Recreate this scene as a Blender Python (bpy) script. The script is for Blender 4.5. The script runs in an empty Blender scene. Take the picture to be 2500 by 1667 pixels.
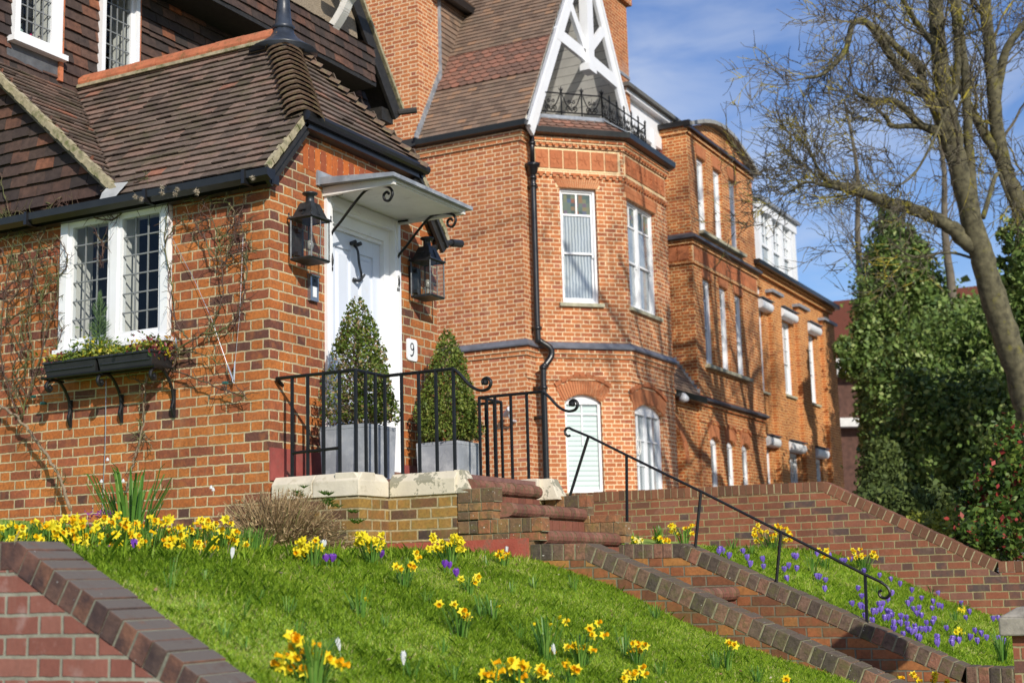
import bpy, math, random
import numpy as np
from mathutils import Vector, Matrix
from math import sin, cos, pi, sqrt, radians, atan2, hypot
scn = bpy.context.scene
# ------------------------------------------------------------------ camera
F = 3472.0                       # focal length in pixels of the 2500 px wide photograph (50 mm)
yaw, pit, rol = radians(-27.5), radians(9.55), radians(-1.53)
fw = Vector((sin(yaw)*cos(pit), cos(yaw)*cos(pit), sin(pit)))
r0 = Vector((cos(yaw), -sin(yaw), 0)); u0 = r0.cross(fw)
rt = r0*cos(rol) + u0*sin(rol); up = -r0*sin(rol) + u0*cos(rol)
CAM = Vector((6.32, -8.29, 1.5))
cam = bpy.data.objects.new('camera', bpy.data.cameras.new('camera'))
scn.collection.objects.link(cam)
cam.matrix_world = Matrix(((rt.x, up.x, -fw.x, CAM.x), (rt.y, up.y, -fw.y, CAM.y), (rt.z, up.z, -fw.z, CAM.z), (0, 0, 0, 1)))
cam.data.sensor_width = 36; cam.data.lens = F/2500*36; cam.data.clip_end = 3000
cam.data.dof.use_dof = True; cam.data.dof.focus_distance = 9.6; cam.data.dof.aperture_fstop = 3.2
scn.camera = cam
# ------------------------------------------------------------------ sky and sun
SUN = Vector((.66, -.55, .45)).normalized()           # towards the sun
w = bpy.data.worlds.new('World'); scn.world = w; w.use_nodes = True
nt = w.node_tree; bg = nt.nodes['Background']
sky = nt.nodes.new('ShaderNodeTexSky'); sky.sky_type = 'NISHITA'; sky.sun_disc = False
sky.sun_elevation = math.asin(SUN.z); sky.sun_rotation = atan2(SUN.x, SUN.y)
sky.air_density = 1.0; sky.dust_density = 0.25; sky.ozone_density = 2.0; sky.altitude = 200
tc = nt.nodes.new('ShaderNodeTexCoord')
mp = nt.nodes.new('ShaderNodeMapping'); mp.inputs['Scale'].default_value = (1.0, 1.0, 3.2); mp.inputs['Rotation'].default_value = (.35, .2, .4)
ns = nt.nodes.new('ShaderNodeTexNoise'); ns.inputs['Scale'].default_value = 9.0; ns.inputs['Detail'].default_value = 7; ns.inputs['Roughness'].default_value = .52
ns.inputs['Distortion'].default_value = .35
cr = nt.nodes.new('ShaderNodeMapRange'); cr.inputs[1].default_value = .40; cr.inputs[2].default_value = .80; cr.inputs[3].default_value = 0.05; cr.inputs[4].default_value = .60
mx = nt.nodes.new('ShaderNodeMix'); mx.data_type = 'RGBA'; mx.inputs[7].default_value = (4.9, 5.4, 6.4, 1)
L = nt.links.new
L(tc.outputs['Generated'], mp.inputs['Vector']); L(mp.outputs[0], ns.inputs['Vector']); L(ns.outputs[0], cr.inputs[0])
L(cr.outputs[0], mx.inputs[0])
hs = nt.nodes.new('ShaderNodeHueSaturation'); hs.inputs['Saturation'].default_value = 1.25; hs.inputs['Hue'].default_value = .515
L(sky.outputs[0], hs.inputs['Color']); L(hs.outputs[0], mx.inputs[6]); L(mx.outputs[2], bg.inputs['Color'])
bg.inputs['Strength'].default_value = .14
sl = bpy.data.lights.new('sun', 'SUN'); sl.energy = 4.6; sl.angle = radians(.53); sl.color = (1, .93, .82)
so = bpy.data.objects.new('sun', sl); scn.collection.objects.link(so)
so.rotation_euler = (-SUN).to_track_quat('-Z', 'Y').to_euler()
scn.view_settings.view_transform = 'Standard'; scn.view_settings.look = 'None'
scn.view_settings.exposure = 0.0; scn.view_settings.gamma = 1
scn.render.engine = 'CYCLES'
# ------------------------------------------------------------------ ray helpers (photo pixel -> point on a real plane)
def ray(x, y): return fw + rt*((x-1250)/F) - up*((y-833.5)/F)
def onx(x, y, X): d = ray(x, y); return CAM + d*((X-CAM.x)/d.x)
def ony(x, y, Y): d = ray(x, y); return CAM + d*((Y-CAM.y)/d.y)
def dep(x, y, Z): return CAM + ray(x, y)*Z
DD = 2500/2352
# ------------------------------------------------------------------ mesh helper
R = random.Random(7)
COL = scn.collection
class MB:
    def __init__(s): s.v = []; s.f = []; s.r = []; s.m = []
    def face(s, pts, r=None, m=0):
        n = len(s.v); s.v.extend([tuple(p) for p in pts]); s.f.append(tuple(range(n, n+len(pts))))
        s.r.append(R.random() if r is None else r); s.m.append(m)
    def raw(s, vs, fs, r=None, m=0):
        n = len(s.v); s.v.extend([tuple(p) for p in vs]); rr = R.random() if r is None else r
        for f in fs: s.f.append(tuple(n+i for i in f)); s.r.append(rr); s.m.append(m)
    def hexa(s, p, r=None, m=0):      # p: 4 bottom, 4 top, both counter-clockwise
        s.raw(p, [(3,2,1,0),(4,5,6,7),(0,1,5,4),(1,2,6,5),(2,3,7,6),(3,0,4,7)], r, m)
    def box(s, a, b, r=None, m=0):
        x0,y0,z0 = min(a[0],b[0]),min(a[1],b[1]),min(a[2],b[2]); x1,y1,z1 = max(a[0],b[0]),max(a[1],b[1]),max(a[2],b[2])
        s.hexa([(x0,y0,z0),(x1,y0,z0),(x1,y1,z0),(x0,y1,z0),(x0,y0,z1),(x1,y0,z1),(x1,y1,z1),(x0,y1,z1)], r, m)
    def obox(s, c, ax, ay, az, r=None, m=0):   # centre and half axes
        c = Vector(c); ax = Vector(ax); ay = Vector(ay); az = Vector(az)
        s.hexa([c-ax-ay-az, c+ax-ay-az, c+ax+ay-az, c-ax+ay-az, c-ax-ay+az, c+ax-ay+az, c+ax+ay+az, c-ax+ay+az], r, m)
    def bar(s, a, b, w, h, upv=(0,0,1), r=None, m=0):
        a = Vector(a); b = Vector(b); d = (b-a); l = d.length
        if l < 1e-6: return
        d /= l; side = d.cross(Vector(upv))
        if side.length < 1e-4: side = d.cross(Vector((1,0,0)))
        side.normalize(); u = side.cross(d).normalized()
        s.obox((a+b)/2, d*l/2, side*w/2, u*h/2, r, m)
    def tube(s, pts, rad, n=6, r=None, m=0, cap=True):
        pts = [Vector(p) for p in pts]; k = len(pts)
        if not hasattr(rad, '__len__'): rad = [rad]*k
        base = len(s.v); rr = R.random() if r is None else r
        prev = None
        for i, p in enumerate(pts):
            d = (pts[min(i+1,k-1)]-pts[max(i-1,0)])
            d = d.normalized() if d.length > 1e-9 else Vector((0,0,1))
            if prev is None:
                a = d.cross(Vector((0,0,1)));
                if a.length < .05: a = d.cross(Vector((1,0,0)))
                a.normalize()
            else:
                a = prev - d*prev.dot(d)
                a = a.normalized() if a.length > 1e-6 else d.orthogonal().normalized()
            prev = a; b = d.cross(a)
            for j in range(n):
                t = 2*pi*j/n; s.v.append(tuple(p + (a*cos(t)+b*sin(t))*rad[i]))
        for i in range(k-1):
            for j in range(n):
                j2 = (j+1) % n
                s.f.append((base+i*n+j, base+i*n+j2, base+(i+1)*n+j2, base+(i+1)*n+j)); s.r.append(rr); s.m.append(m)
        if cap:
            s.f.append(tuple(base+j for j in range(n))[::-1]); s.r.append(rr); s.m.append(m)
            s.f.append(tuple(base+(k-1)*n+j for j in range(n))); s.r.append(rr); s.m.append(m)
    def lathe(s, c, prof, n=12, r=None, m=0):    # prof: (radius, z)
        c = Vector(c); vs = []; fs = []
        for (rad, z) in prof:
            for j in range(n): t = 2*pi*j/n; vs.append((c.x+rad*cos(t), c.y+rad*sin(t), c.z+z))
        for i in range(len(prof)-1):
            for j in range(n): j2 = (j+1) % n; fs.append((i*n+j, i*n+j2, (i+1)*n+j2, (i+1)*n+j))
        fs.append(tuple(range(n))[::-1]); fs.append(tuple((len(prof)-1)*n+j for j in range(n)))
        s.raw(vs, fs, r, m)
    def build(s, name, mat, parent=None, smooth=False, bevel=0, local=False):
        me = bpy.data.meshes.new(name)
        off = Vector((0,0,0))
        if parent is not None and not local:
            q = parent
            while q is not None: off = off + Vector(q.location); q = q.parent
        vs = np.array(s.v, dtype=np.float64).reshape(-1, 3) - np.array(off)[None, :]
        me.from_pydata(vs.tolist(), [], s.f)
        mats = mat if isinstance(mat, (list, tuple)) else [mat]
        for mm in mats: me.materials.append(mm)
        at = me.attributes.new('rnd', 'FLOAT', 'FACE'); at.data.foreach_set('value', s.r)
        me.polygons.foreach_set('material_index', s.m)
        # metric UVs: u along the wall, v up
        nf = len(me.polygons); nrm = np.empty(nf*3, dtype=np.float32); me.polygons.foreach_get('normal', nrm); nrm = nrm.reshape(-1,3)
        lt = np.empty(nf, dtype=np.int32); me.polygons.foreach_get('loop_total', lt)
        li = np.empty(len(me.loops), dtype=np.int32); me.loops.foreach_get('vertex_index', li)
        ln = np.repeat(nrm, lt, axis=0); P = vs[li] + np.array(off)[None, :]
        t = np.stack([-ln[:,1], ln[:,0]], 1); tl = np.linalg.norm(t, axis=1); flat = tl < .3
        t = t/np.maximum(tl, 1e-6)[:, None]
        u = P[:,0]*t[:,0] + P[:,1]*t[:,1]; v = P[:,2].copy()
        sy = np.sqrt(np.maximum(1-ln[:,2]**2, .02)); v = np.where(flat, P[:,1], v/np.where(np.abs(ln[:,2]) > .2, sy, 1)); u = np.where(flat, P[:,0], u)
        uv = me.uv_layers.new(name='UVMap'); uv.data.foreach_set('uv', np.stack([u, v], 1).astype(np.float32).ravel())
        if smooth: me.polygons.foreach_set('use_smooth', [True]*nf)
        me.update()
        o = bpy.data.objects.new(name, me); COL.objects.link(o)
        if parent is not None: o.parent = parent
        if bevel:
            b = o.modifiers.new('b', 'BEVEL'); b.width = bevel; b.segments = 2; b.limit_method = 'ANGLE'
        return o
def tag(o, label=None, cat=None, group=None, kind=None):
    if label: o['label'] = label
    if cat: o['category'] = cat
    if group: o['group'] = group
    if kind: o['kind'] = kind
    return o
def thing(name, label, cat, loc=(0,0,0), group=None, rz=0):
    o = bpy.data.objects.new(name, None); COL.objects.link(o); o.location = loc; o.rotation_euler = (0,0,rz); o.empty_display_size = .1
    return tag(o, label, cat, group)
def copy_tree(o, parent=None):
    c = o.copy(); COL.objects.link(c)
    if parent is not None: c.parent = parent
    for ch in [k for k in bpy.data.objects if k.parent == o]: copy_tree(ch, c)
    return c
def arc(c, r, a0, a1, n, ax, ay):
    c = Vector(c); ax = Vector(ax); ay = Vector(ay)
    return [c + ax*(r*cos(a0+(a1-a0)*i/n)) + ay*(r*sin(a0+(a1-a0)*i/n)) for i in range(n+1)]
def scroll(c, r0_, r1_, a0, turns, ax, ay, n=22):
    c = Vector(c); ax = Vector(ax); ay = Vector(ay); o = []
    for i in range(n+1):
        t = i/n; r = r0_+(r1_-r0_)*t; a = a0+turns*2*pi*t
        o.append(c + ax*(r*cos(a)) + ay*(r*sin(a)))
    return o
def curve(pts, n=8):      # Catmull-Rom
    P = [Vector(p) for p in pts]; P = [P[0]*2-P[1]]+P+[P[-1]*2-P[-2]]; o = []
    for i in range(1, len(P)-2):
        a, b, c, d = P[i-1:i+3]
        for k in range(n):
            t = k/n; o.append(.5*((2*b)+(c-a)*t+(2*a-5*b+4*c-d)*t*t+(3*b-a-3*c+d)*t*t*t))
    o.append(P[-2]); return o
# ------------------------------------------------------------------ materials
def newmat(name):
    m = bpy.data.materials.new(name); m.use_nodes = True
    return m, m.node_tree, m.node_tree.nodes['Principled BSDF']
def nd(t, typ, **k):
    n = t.nodes.new(typ)
    for a, b in k.items(): setattr(n, a, b)
    return n
def mth(t, op, a, b=None, c=None):
    n = t.nodes.new('ShaderNodeMath'); n.operation = op
    for i, x in enumerate((a, b, c)):
        if x is None: continue
        if hasattr(x, 'default_value') or hasattr(x, 'is_output'): t.links.new(x, n.inputs[i])
        else: n.inputs[i].default_value = x
    return n.outputs[0]
def mixc(t, f, a, b, blend='MIX'):
    n = t.nodes.new('ShaderNodeMix'); n.data_type = 'RGBA'; n.blend_type = blend
    for i, x in ((0, f), (6, a), (7, b)):
        if hasattr(x, 'is_output'): t.links.new(x, n.inputs[i])
        elif i == 0: n.inputs[0].default_value = x
        else: n.inputs[i].default_value = (x[0], x[1], x[2], 1)
    return n.outputs[2]
def ramp(t, f, stops, interp='LINEAR'):
    n = t.nodes.new('ShaderNodeValToRGB'); n.color_ramp.interpolation = interp
    e = n.color_ramp.elements
    while len(e) < len(stops): e.new(.5)
    for i, (p, c) in enumerate(stops): e[i].position = p; e[i].color = (c[0], c[1], c[2], 1)
    t.links.new(f, n.inputs[0]); return n.outputs[0]
def noise(t, vec, scale, detail=4, rough=.55, col=False):
    n = t.nodes.new('ShaderNodeTexNoise'); n.inputs['Scale'].default_value = scale; n.inputs['Detail'].default_value = detail; n.inputs['Roughness'].default_value = rough
    if vec is not None: t.links.new(vec, n.inputs['Vector'])
    return n.outputs[1] if col else n.outputs[0]
def mrange(t, f, a, b, c=0., d=1.):
    n = t.nodes.new('ShaderNodeMapRange'); t.links.new(f, n.inputs[0])
    for i, x in enumerate((a, b, c, d)): n.inputs[i+1].default_value = x
    return n.outputs[0]
def bump(t, bs, h, strength=.5, dist=.01):
    n = t.nodes.new('ShaderNodeBump'); n.inputs['Strength'].default_value = strength; n.inputs['Distance'].default_value = dist
    t.links.new(h, n.inputs['Height']); t.links.new(n.outputs[0], bs.inputs['Normal']); return n
def wpos(t):
    g = t.nodes.new('ShaderNodeNewGeometry'); return g.outputs['Position']
def simple(name, col, rough=.6, var=.12, nscale=6, metal=0, bmp=0, bscale=60, spec=.5, dirt=None, coat=0):
    m, t, b = newmat(name); p = wpos(t); n = noise(t, p, nscale, 5)
    c = mixc(t, mrange(t, n, .3, .7), [x*(1-var) for x in col], [min(1, x*(1+var)) for x in col])
    if dirt:
        n2 = noise(t, p, dirt[1], 6, .7); c = mixc(t, mrange(t, n2, dirt[2], dirt[3]), c, dirt[0])
    t.links.new(c, b.inputs['Base Color']); b.inputs['Roughness'].default_value = rough; b.inputs['Metallic'].default_value = metal
    b.inputs['Specular IOR Level'].default_value = spec
    if coat: b.inputs['Coat Weight'].default_value = coat
    if bmp: bump(t, b, noise(t, p, bscale, 4), bmp, .004)
    return m
def brickmat(name, stops, mortar, course=.075, period=.3375, mj=.01, bstr=.6, stain=None, lichen=None, wear=.25, wob=.0015, soot=(1.1,.32,.22)):
    """Flemish bond from metric UVs: headers and stretchers alternate, courses shift by half a period"""
    m, t, b = newmat(name)
    uvn = nd(t, 'ShaderNodeUVMap'); p = wpos(t)
    wn = nd(t, 'ShaderNodeTexNoise'); wn.inputs['Scale'].default_value = 14; wn.inputs['Detail'].default_value = 3; t.links.new(p, wn.inputs['Vector'])
    sub = nd(t, 'ShaderNodeVectorMath', operation='SUBTRACT'); t.links.new(wn.outputs[1], sub.inputs[0]); sub.inputs[1].default_value = (.5,.5,.5)
    scl = nd(t, 'ShaderNodeVectorMath', operation='SCALE'); t.links.new(sub.outputs[0], scl.inputs[0]); scl.inputs['Scale'].default_value = wob*6
    add = nd(t, 'ShaderNodeVectorMath', operation='ADD'); t.links.new(uvn.outputs[0], add.inputs[0]); t.links.new(scl.outputs[0], add.inputs[1])
    sx = nd(t, 'ShaderNodeSeparateXYZ'); t.links.new(add.outputs[0], sx.inputs[0]); U, V = sx.outputs[0], sx.outputs[1]
    vr = mth(t, 'DIVIDE', V, course); row = mth(t, 'FLOOR', vr); fv = mth(t, 'FRACT', vr)
    par = mth(t, 'PINGPONG', row, 1.0)
    uu = mth(t, 'ADD', mth(t, 'DIVIDE', U, period), mth(t, 'MULTIPLY', par, .5))
    k = mth(t, 'FLOOR', uu); fu = mth(t, 'FRACT', uu)
    hdr = mth(t, 'LESS_THAN', fu, 1/3)
    # distance to the nearest vertical joint, in metres
    d0 = mth(t, 'MINIMUM', fu, mth(t, 'ABSOLUTE', mth(t, 'SUBTRACT', fu, 1/3))); d0 = mth(t, 'MINIMUM', d0, mth(t, 'SUBTRACT', 1.0, fu))
    du = mth(t, 'MULTIPLY', d0, period)
    dv = mth(t, 'MULTIPLY', mth(t, 'MINIMUM', fv, mth(t, 'SUBTRACT', 1.0, fv)), course)
    dm = mth(t, 'MINIMUM', du, dv)
    en = noise(t, p, 120, 2); dm = mth(t, 'ADD', dm, mth(t, 'MULTIPLY', mth(t, 'SUBTRACT', en, .5), .004))
    isb = mrange(t, dm, mj/2-.0012, mj/2+.0012)
    cid = nd(t, 'ShaderNodeCombineXYZ'); t.links.new(k, cid.inputs[0]); t.links.new(row, cid.inputs[1]); t.links.new(hdr, cid.inputs[2])
    w1 = nd(t, 'ShaderNodeTexWhiteNoise'); w1.noise_dimensions = '3D'; t.links.new(cid.outputs[0], w1.inputs['Vector'])
    base = ramp(t, w1.outputs['Value'], stops)
    fine = noise(t, p, 45, 6, .65); med = noise(t, p, 9, 5, .6)
    base = mixc(t, mrange(t, fine, .35, .75, 0, wear), base, [x*.35 for x in stops[0][1]])
    base = mixc(t, mrange(t, med, .5, .75, 0, .35), base, [min(1, x*1.25) for x in stops[-2][1]])
    mc = mixc(t, mrange(t, noise(t, p, 30, 4), .3, .7), [x*.75 for x in mortar], [min(1, x*1.12) for x in mortar])
    c = mixc(t, isb, mc, base)
    if stain: c = mixc(t, mrange(t, noise(t, p, stain[1], 5, .65), stain[2], stain[3], 0, stain[4]), c, stain[0])
    if lichen: c = mixc(t, mrange(t, noise(t, p, lichen[1], 4, .8), lichen[2], lichen[3], 0, lichen[4]), c, lichen[0])
    big = noise(t, p, soot[0], 6, .68); c = mixc(t, mrange(t, big, .44, .70, 0, soot[1]), c, [x*.22 for x in stops[1][1]])      # soot and damp
    sm = nd(t, 'ShaderNodeMapping'); sm.inputs['Scale'].default_value = (5, 5, .7); t.links.new(p, sm.inputs['Vector'])
    c = mixc(t, mrange(t, noise(t, sm.outputs[0], 1.3, 6, .7), .56, .74, 0, soot[2]), c, [min(1, x*.95) for x in mortar])        # lime streaks
    t.links.new(c, b.inputs['Base Color']); b.inputs['Roughness'].default_value = .88; b.inputs['Specular IOR Level'].default_value = .25
    h = mth(t, 'ADD', mth(t, 'MULTIPLY', isb, .8), mth(t, 'MULTIPLY', fine, .45)); h = mth(t, 'ADD', h, mth(t, 'MULTIPLY', w1.outputs['Value'], .18))
    bump(t, b, h, bstr, .006)
    return m
def unitmat(name, stops, rough=.85, fine=.3, dark=None, moss=None, bmp=.5, bscale=70, nsc=30, spec=.25, spots=None, top=None):
    """one random colour per brick, tile or leaf through the face attribute rnd"""
    m, t, b = newmat(name); p = wpos(t)
    a = nd(t, 'ShaderNodeAttribute'); a.attribute_name = 'rnd'
    c = ramp(t, a.outputs['Fac'], stops)
    n = noise(t, p, nsc, 5, .65); c = mixc(t, mrange(t, n, .35, .75, 0, fine), c, [x*.3 for x in stops[0][1]])
    if dark: c = mixc(t, mrange(t, noise(t, p, dark[1], 5, .6), dark[2], dark[3], 0, dark[4]), c, dark[0])
    if top:     # weather-blackened upper bed of a coping
        g = t.nodes.new('ShaderNodeNewGeometry'); sx = nd(t, 'ShaderNodeSeparateXYZ'); t.links.new(g.outputs['True Normal'], sx.inputs[0])
        f = mth(t, 'MULTIPLY', mrange(t, sx.outputs[2], .6, .75), mrange(t, noise(t, p, 11, 5, .7), .30, .46, .35, 1)); c = mixc(t, f, c, top)
    if moss: c = mixc(t, mrange(t, noise(t, p, moss[1], 6, .7), moss[2], moss[3], 0, moss[4]), c, moss[0])
    if spots: c = mixc(t, mrange(t, noise(t, p, spots[1], 2, .5), spots[2], spots[3], 0, 1), c, spots[0])
    t.links.new(c, b.inputs['Base Color']); b.inputs['Roughness'].default_value = rough; b.inputs['Specular IOR Level'].default_value = spec
    if bmp: bump(t, b, noise(t, p, bscale, 5), bmp, .005)
    return m
def leafmat(name, stops, rough=.5, trans=.25, spec=.4):
    m, t, b = newmat(name)
    a = nd(t, 'ShaderNodeAttribute'); a.attribute_name = 'rnd'; c = ramp(t, a.outputs['Fac'], stops)
    t.links.new(c, b.inputs['Base Color']); b.inputs['Roughness'].default_value = rough; b.inputs['Specular IOR Level'].default_value = spec
    if trans:
        tr = nd(t, 'ShaderNodeBsdfTranslucent'); t.links.new(c, tr.inputs[0]); ms = nd(t, 'ShaderNodeMixShader'); ms.inputs[0].default_value = trans
        t.links.new(b.outputs[0], ms.inputs[1]); t.links.new(tr.outputs[0], ms.inputs[2]); t.links.new(ms.outputs[0], t.nodes['Material Output'].inputs[0])
    return m
M = {}
M['brick_cottage'] = brickmat('cottage_brick', [(0,(0.115,0.062,0.051)),(.07,(0.209,0.078,0.054)),(.24,(0.398,0.118,0.051)),(.55,(0.524,0.163,0.043)),(.85,(0.607,0.208,0.051)),(1,(0.419,0.123,0.064))], (.60,.49,.30), mj=.0125, bstr=1.0, wear=.6, wob=.0024, soot=(1.7,.38,.20),
    stain=((.16,.08,.05),3.2,.58,.72,.5))
M['brick_villa'] = brickmat('villa_brick', [(0,(0.346,0.103,0.053)),(.3,(0.475,0.151,0.055)),(.6,(0.529,0.181,0.066)),(.9,(0.583,0.211,0.079)),(1,(0.454,0.157,0.092))], (.86,.67,.41), mj=.0150, bstr=.5, wear=.2)
M['brick_mid'] = brickmat('mid_brick', [(0,(0.314,0.082,0.037)),(.3,(0.493,0.133,0.037)),(.7,(0.566,0.164,0.043)),(1,(0.577,0.204,0.064))], (.80,.58,.28), mj=.016, bstr=.5, wear=.3, stain=((.16,.06,.04),.8,.52,.70,.5))
M['brick_far'] = brickmat('far_brick', [(0,(0.379,0.114,0.042)),(.5,(0.559,0.181,0.052)),(1,(0.619,0.239,0.072))], (.78,.54,.24), mj=.015, bstr=.4)
M['brick_garden'] = brickmat('garden_brick', [(0,(0.095,0.075,0.075)),(.14,(0.180,0.081,0.057)),(.4,(0.285,0.099,0.057)),(.8,(0.342,0.116,0.063)),(1,(0.266,0.116,0.086))], (.36,.30,.16), mj=.011, bstr=.7, wear=.35, stain=((.55,.36,.28),6,.58,.8,.30))
M['brick_front'] = brickmat('front_wall_brick', [(0,(0.233,0.090,0.064)),(.5,(0.291,0.112,0.079)),(1,(0.349,0.152,0.108))], (.34,.34,.25), mj=.013, bstr=.7, wear=.2, stain=((.62,.48,.42),5,.52,.72,.5))
M['brick_old'] = brickmat('old_yellow_brown_brick', [(0,(.07,.05,.045)),(.25,(.20,.10,.05)),(.6,(.34,.17,.05)),(1,(.42,.25,.06))], (.46,.38,.22), mj=.014, bstr=.9, wear=.5, stain=((.16,.15,.04),8,.5,.68,.5), lichen=((.6,.6,.5),60,.72,.76,.8))
M['brick_dwarf'] = brickmat('dwarf_wall_brick', [(0,(.17,.075,.04)),(.5,(.36,.13,.05)),(1,(.46,.22,.06))], (.20,.18,.12), mj=.012, bstr=.9, wear=.5, stain=((.15,.13,.05),6,.5,.7,.5))
M['cop_dwarf'] = unitmat('dwarf_coping', [(0,(0.088,0.072,0.055)),(.4,(0.165,0.116,0.083)),(.8,(0.242,0.143,0.094)),(1,(0.330,0.154,0.094))], fine=.7, bmp=1.0, top=(.12,.09,.065), moss=((.11,.11,.035),14,.5,.66,.6), spots=((.5,.48,.42),55,.72,.76))
M['cop_garden'] = unitmat('garden_coping', [(0,(.14,.07,.045)),(.5,(.22,.10,.06)),(1,(.29,.12,.07))], fine=.35)
M['cop_front'] = unitmat('front_coping', [(0,(0.105,0.083,0.066)),(.4,(0.197,0.101,0.073)),(1,(0.295,0.140,0.079))], fine=.5, top=(.135,.115,.10), dark=((.05,.035,.035),7,.42,.62,.85), bmp=.7, spots=((.4,.4,.38),60,.74,.78))
M['block_old'] = unitmat('stepped_block', [(0,(.12,.085,.055)),(.35,(.24,.14,.07)),(.7,(.36,.21,.085)),(1,(.34,.11,.06))], fine=.6, bmp=1.0, moss=((.22,.20,.06),15,.52,.66,.45), dark=((.10,.075,.05),22,.50,.64,.6), spots=((.7,.68,.6),50,.70,.73))
M['nosing'] = unitmat('red_step_nosing', [(0,(0.176,0.078,0.057)),(.5,(0.246,0.102,0.069)),(1,(0.299,0.144,0.098))], fine=.4, moss=((.11,.105,.045),24,.48,.60,.7), bmp=.6)
M['riser'] = unitmat('red_riser', [(0,(0.187,0.069,0.046)),(1,(0.272,0.103,0.063))], fine=.3, moss=((.12,.13,.04),8,.58,.7,.6))
M['mortar'] = simple('mortar', (.42,.37,.22), .9, .25, 30, bmp=.6)
M['mortar_pale'] = simple('pale_mortar', (.80,.62,.36), .9, .1, 30)
M['mortar_moss'] = simple('mossy_mortar', (.24,.22,.13), .95, .35, 30, bmp=.8)
M['gauged'] = unitmat('rubbed_brick', [(0,(0.452,0.159,0.068)),(1,(0.534,0.212,0.093))], fine=.12, bmp=.2)
M['terracotta'] = unitmat('terracotta_panel', [(0,(0.448,0.150,0.064)),(1,(0.529,0.191,0.082))], fine=.35, bmp=1.0, bscale=14, nsc=14)
M['tile_wing'] = unitmat('wing_roof_tile', [(0,(0.116,0.087,0.070)),(.3,(0.183,0.137,0.110)),(.65,(0.232,0.168,0.134)),(.96,(0.275,0.174,0.134)),(1,(0.403,0.168,0.106))], fine=.5, moss=((.10,.095,.045),3.5,.50,.68,.6), bmp=.6, nsc=18)
M['tile_hung'] = unitmat('hung_tile', [(0,(0.050,0.041,0.037)),(.4,(0.090,0.062,0.052)),(.8,(0.140,0.080,0.059)),(.96,(0.213,0.097,0.062)),(1,(0.470,0.160,0.067))], fine=.6, bmp=.6, dark=((.04,.028,.028),2.2,.45,.65,.6), nsc=18)
M['tile_villa'] = unitmat('villa_roof_tile', [(0,(0.171,0.118,0.087)),(.5,(0.238,0.168,0.124)),(.9,(0.281,0.187,0.131)),(1,(0.366,0.212,0.124))], fine=.3, bmp=.3, moss=((.13,.12,.085),1.2,.5,.7,.4))
M['tile_scallop'] = unitmat('scallop_tile', [(0,(0.183,0.112,0.087)),(.5,(0.244,0.137,0.100)),(1,(0.342,0.162,0.112))], fine=.3, bmp=.3)
M['tile_far'] = unitmat('far_roof_tile', [(0,(.14,.045,.03)),(1,(.22,.075,.05))], fine=.3)
M['ridge'] = simple('ridge_tile', (.46,.15,.07), .85, .25, 9, bmp=.5, dirt=((.16,.11,.04),14,.52,.7))
M['white'] = simple('white_paint', (.82,.83,.84), .4, .04, 3, dirt=((.60,.58,.54),7,.62,.85), bmp=.05, bscale=15)
M['white_old'] = simple('weathered_white_paint', (.72,.71,.67), .55, .08, 5, dirt=((.35,.32,.27),9,.60,.78))
M['door'] = simple('door_paint', (.66,.71,.80), .3, .03, 2, dirt=((.62,.63,.64),5,.60,.85))
M['cream'] = simple('cream_stone_paint', (.66,.59,.46), .75, .12, 6, bmp=.6, bscale=50, dirt=((.40,.34,.22),7,.54,.70))
M['cream_flake'] = simple('flaking_stone_paint', (.66,.59,.45), .75, .12, 6, bmp=.5, bscale=50, dirt=((.30,.28,.20),6,.50,.53))
M['redpaint'] = simple('red_plinth_paint', (.38,.08,.05), .7, .2, 9, bmp=.8, bscale=60, dirt=((.17,.11,.07),9,.50,.70))
M['maroon'] = simple('maroon_plinth_paint', (.30,.07,.058), .65, .18, 9, bmp=.4, bscale=50, dirt=((.20,.10,.08),8,.52,.72))
M['iron'] = simple('black_iron', (.008,.0085,.009), .42, .3, 20, spec=.4, bmp=.2, bscale=90)
M['gutter'] = simple('black_gutter', (.012,.012,.013), .3, .3, 12, spec=.6)
M['barge'] = simple('black_timber', (.022,.02,.018), .6, .4, 20, bmp=.4)
M['lead'] = simple('lead_sheet', (.24,.26,.29), .45, .25, 8, bmp=.4, bscale=25, dirt=((.40,.41,.42),12,.5,.7))
M['leadblack'] = simple('black_painted_lead', (.03,.037,.05), .38, .4, 8, bmp=.4, bscale=20)
M['stone'] = simple('stone_sill', (.42,.40,.28), .8, .2, 14, bmp=.4)
M['cap'] = simple('pier_cap_stone', (.30,.27,.22), .85, .3, 18, bmp=.6, bscale=60)
M['verge'] = simple('verge_mortar', (.36,.31,.20), .9, .35, 20, bmp=.9, bscale=40, dirt=((.13,.14,.05),12,.5,.65))
M['zinc'] = simple('grey_planter', (.26,.28,.31), .6, .2, 4, bmp=.3, bscale=60, dirt=((.42,.44,.46),6,.48,.68))
M['bronze'] = simple('lantern_metal', (.045,.05,.055), .42, .4, 16, metal=.5, bmp=.2, bscale=50)
M['roughcast'] = simple('pebbledash', (.26,.21,.15), .95, .5, 70, bmp=1, bscale=110)
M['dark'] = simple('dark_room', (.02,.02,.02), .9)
M['plastic'] = simple('black_plastic', (.02,.021,.023), .35, .2, 6, spec=.5)
M['camwhite'] = simple('camera_shell', (.5,.52,.55), .35, .05)
M['steel'] = simple('steel', (.35,.38,.42), .3, .05, metal=.8)
M['bark'] = simple('tree_bark', (.10,.09,.05), .95, .6, 9, bmp=1, bscale=30, dirt=((.17,.155,.025),3.2,.57,.66))
M['bark_far'] = simple('far_bark', (.13,.11,.08), .95, .3, 5)
M['twig'] = simple('twig_bark', (.10,.085,.055), .9, .5, 5, dirt=((.34,.28,.03),1.6,.54,.60))
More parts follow.
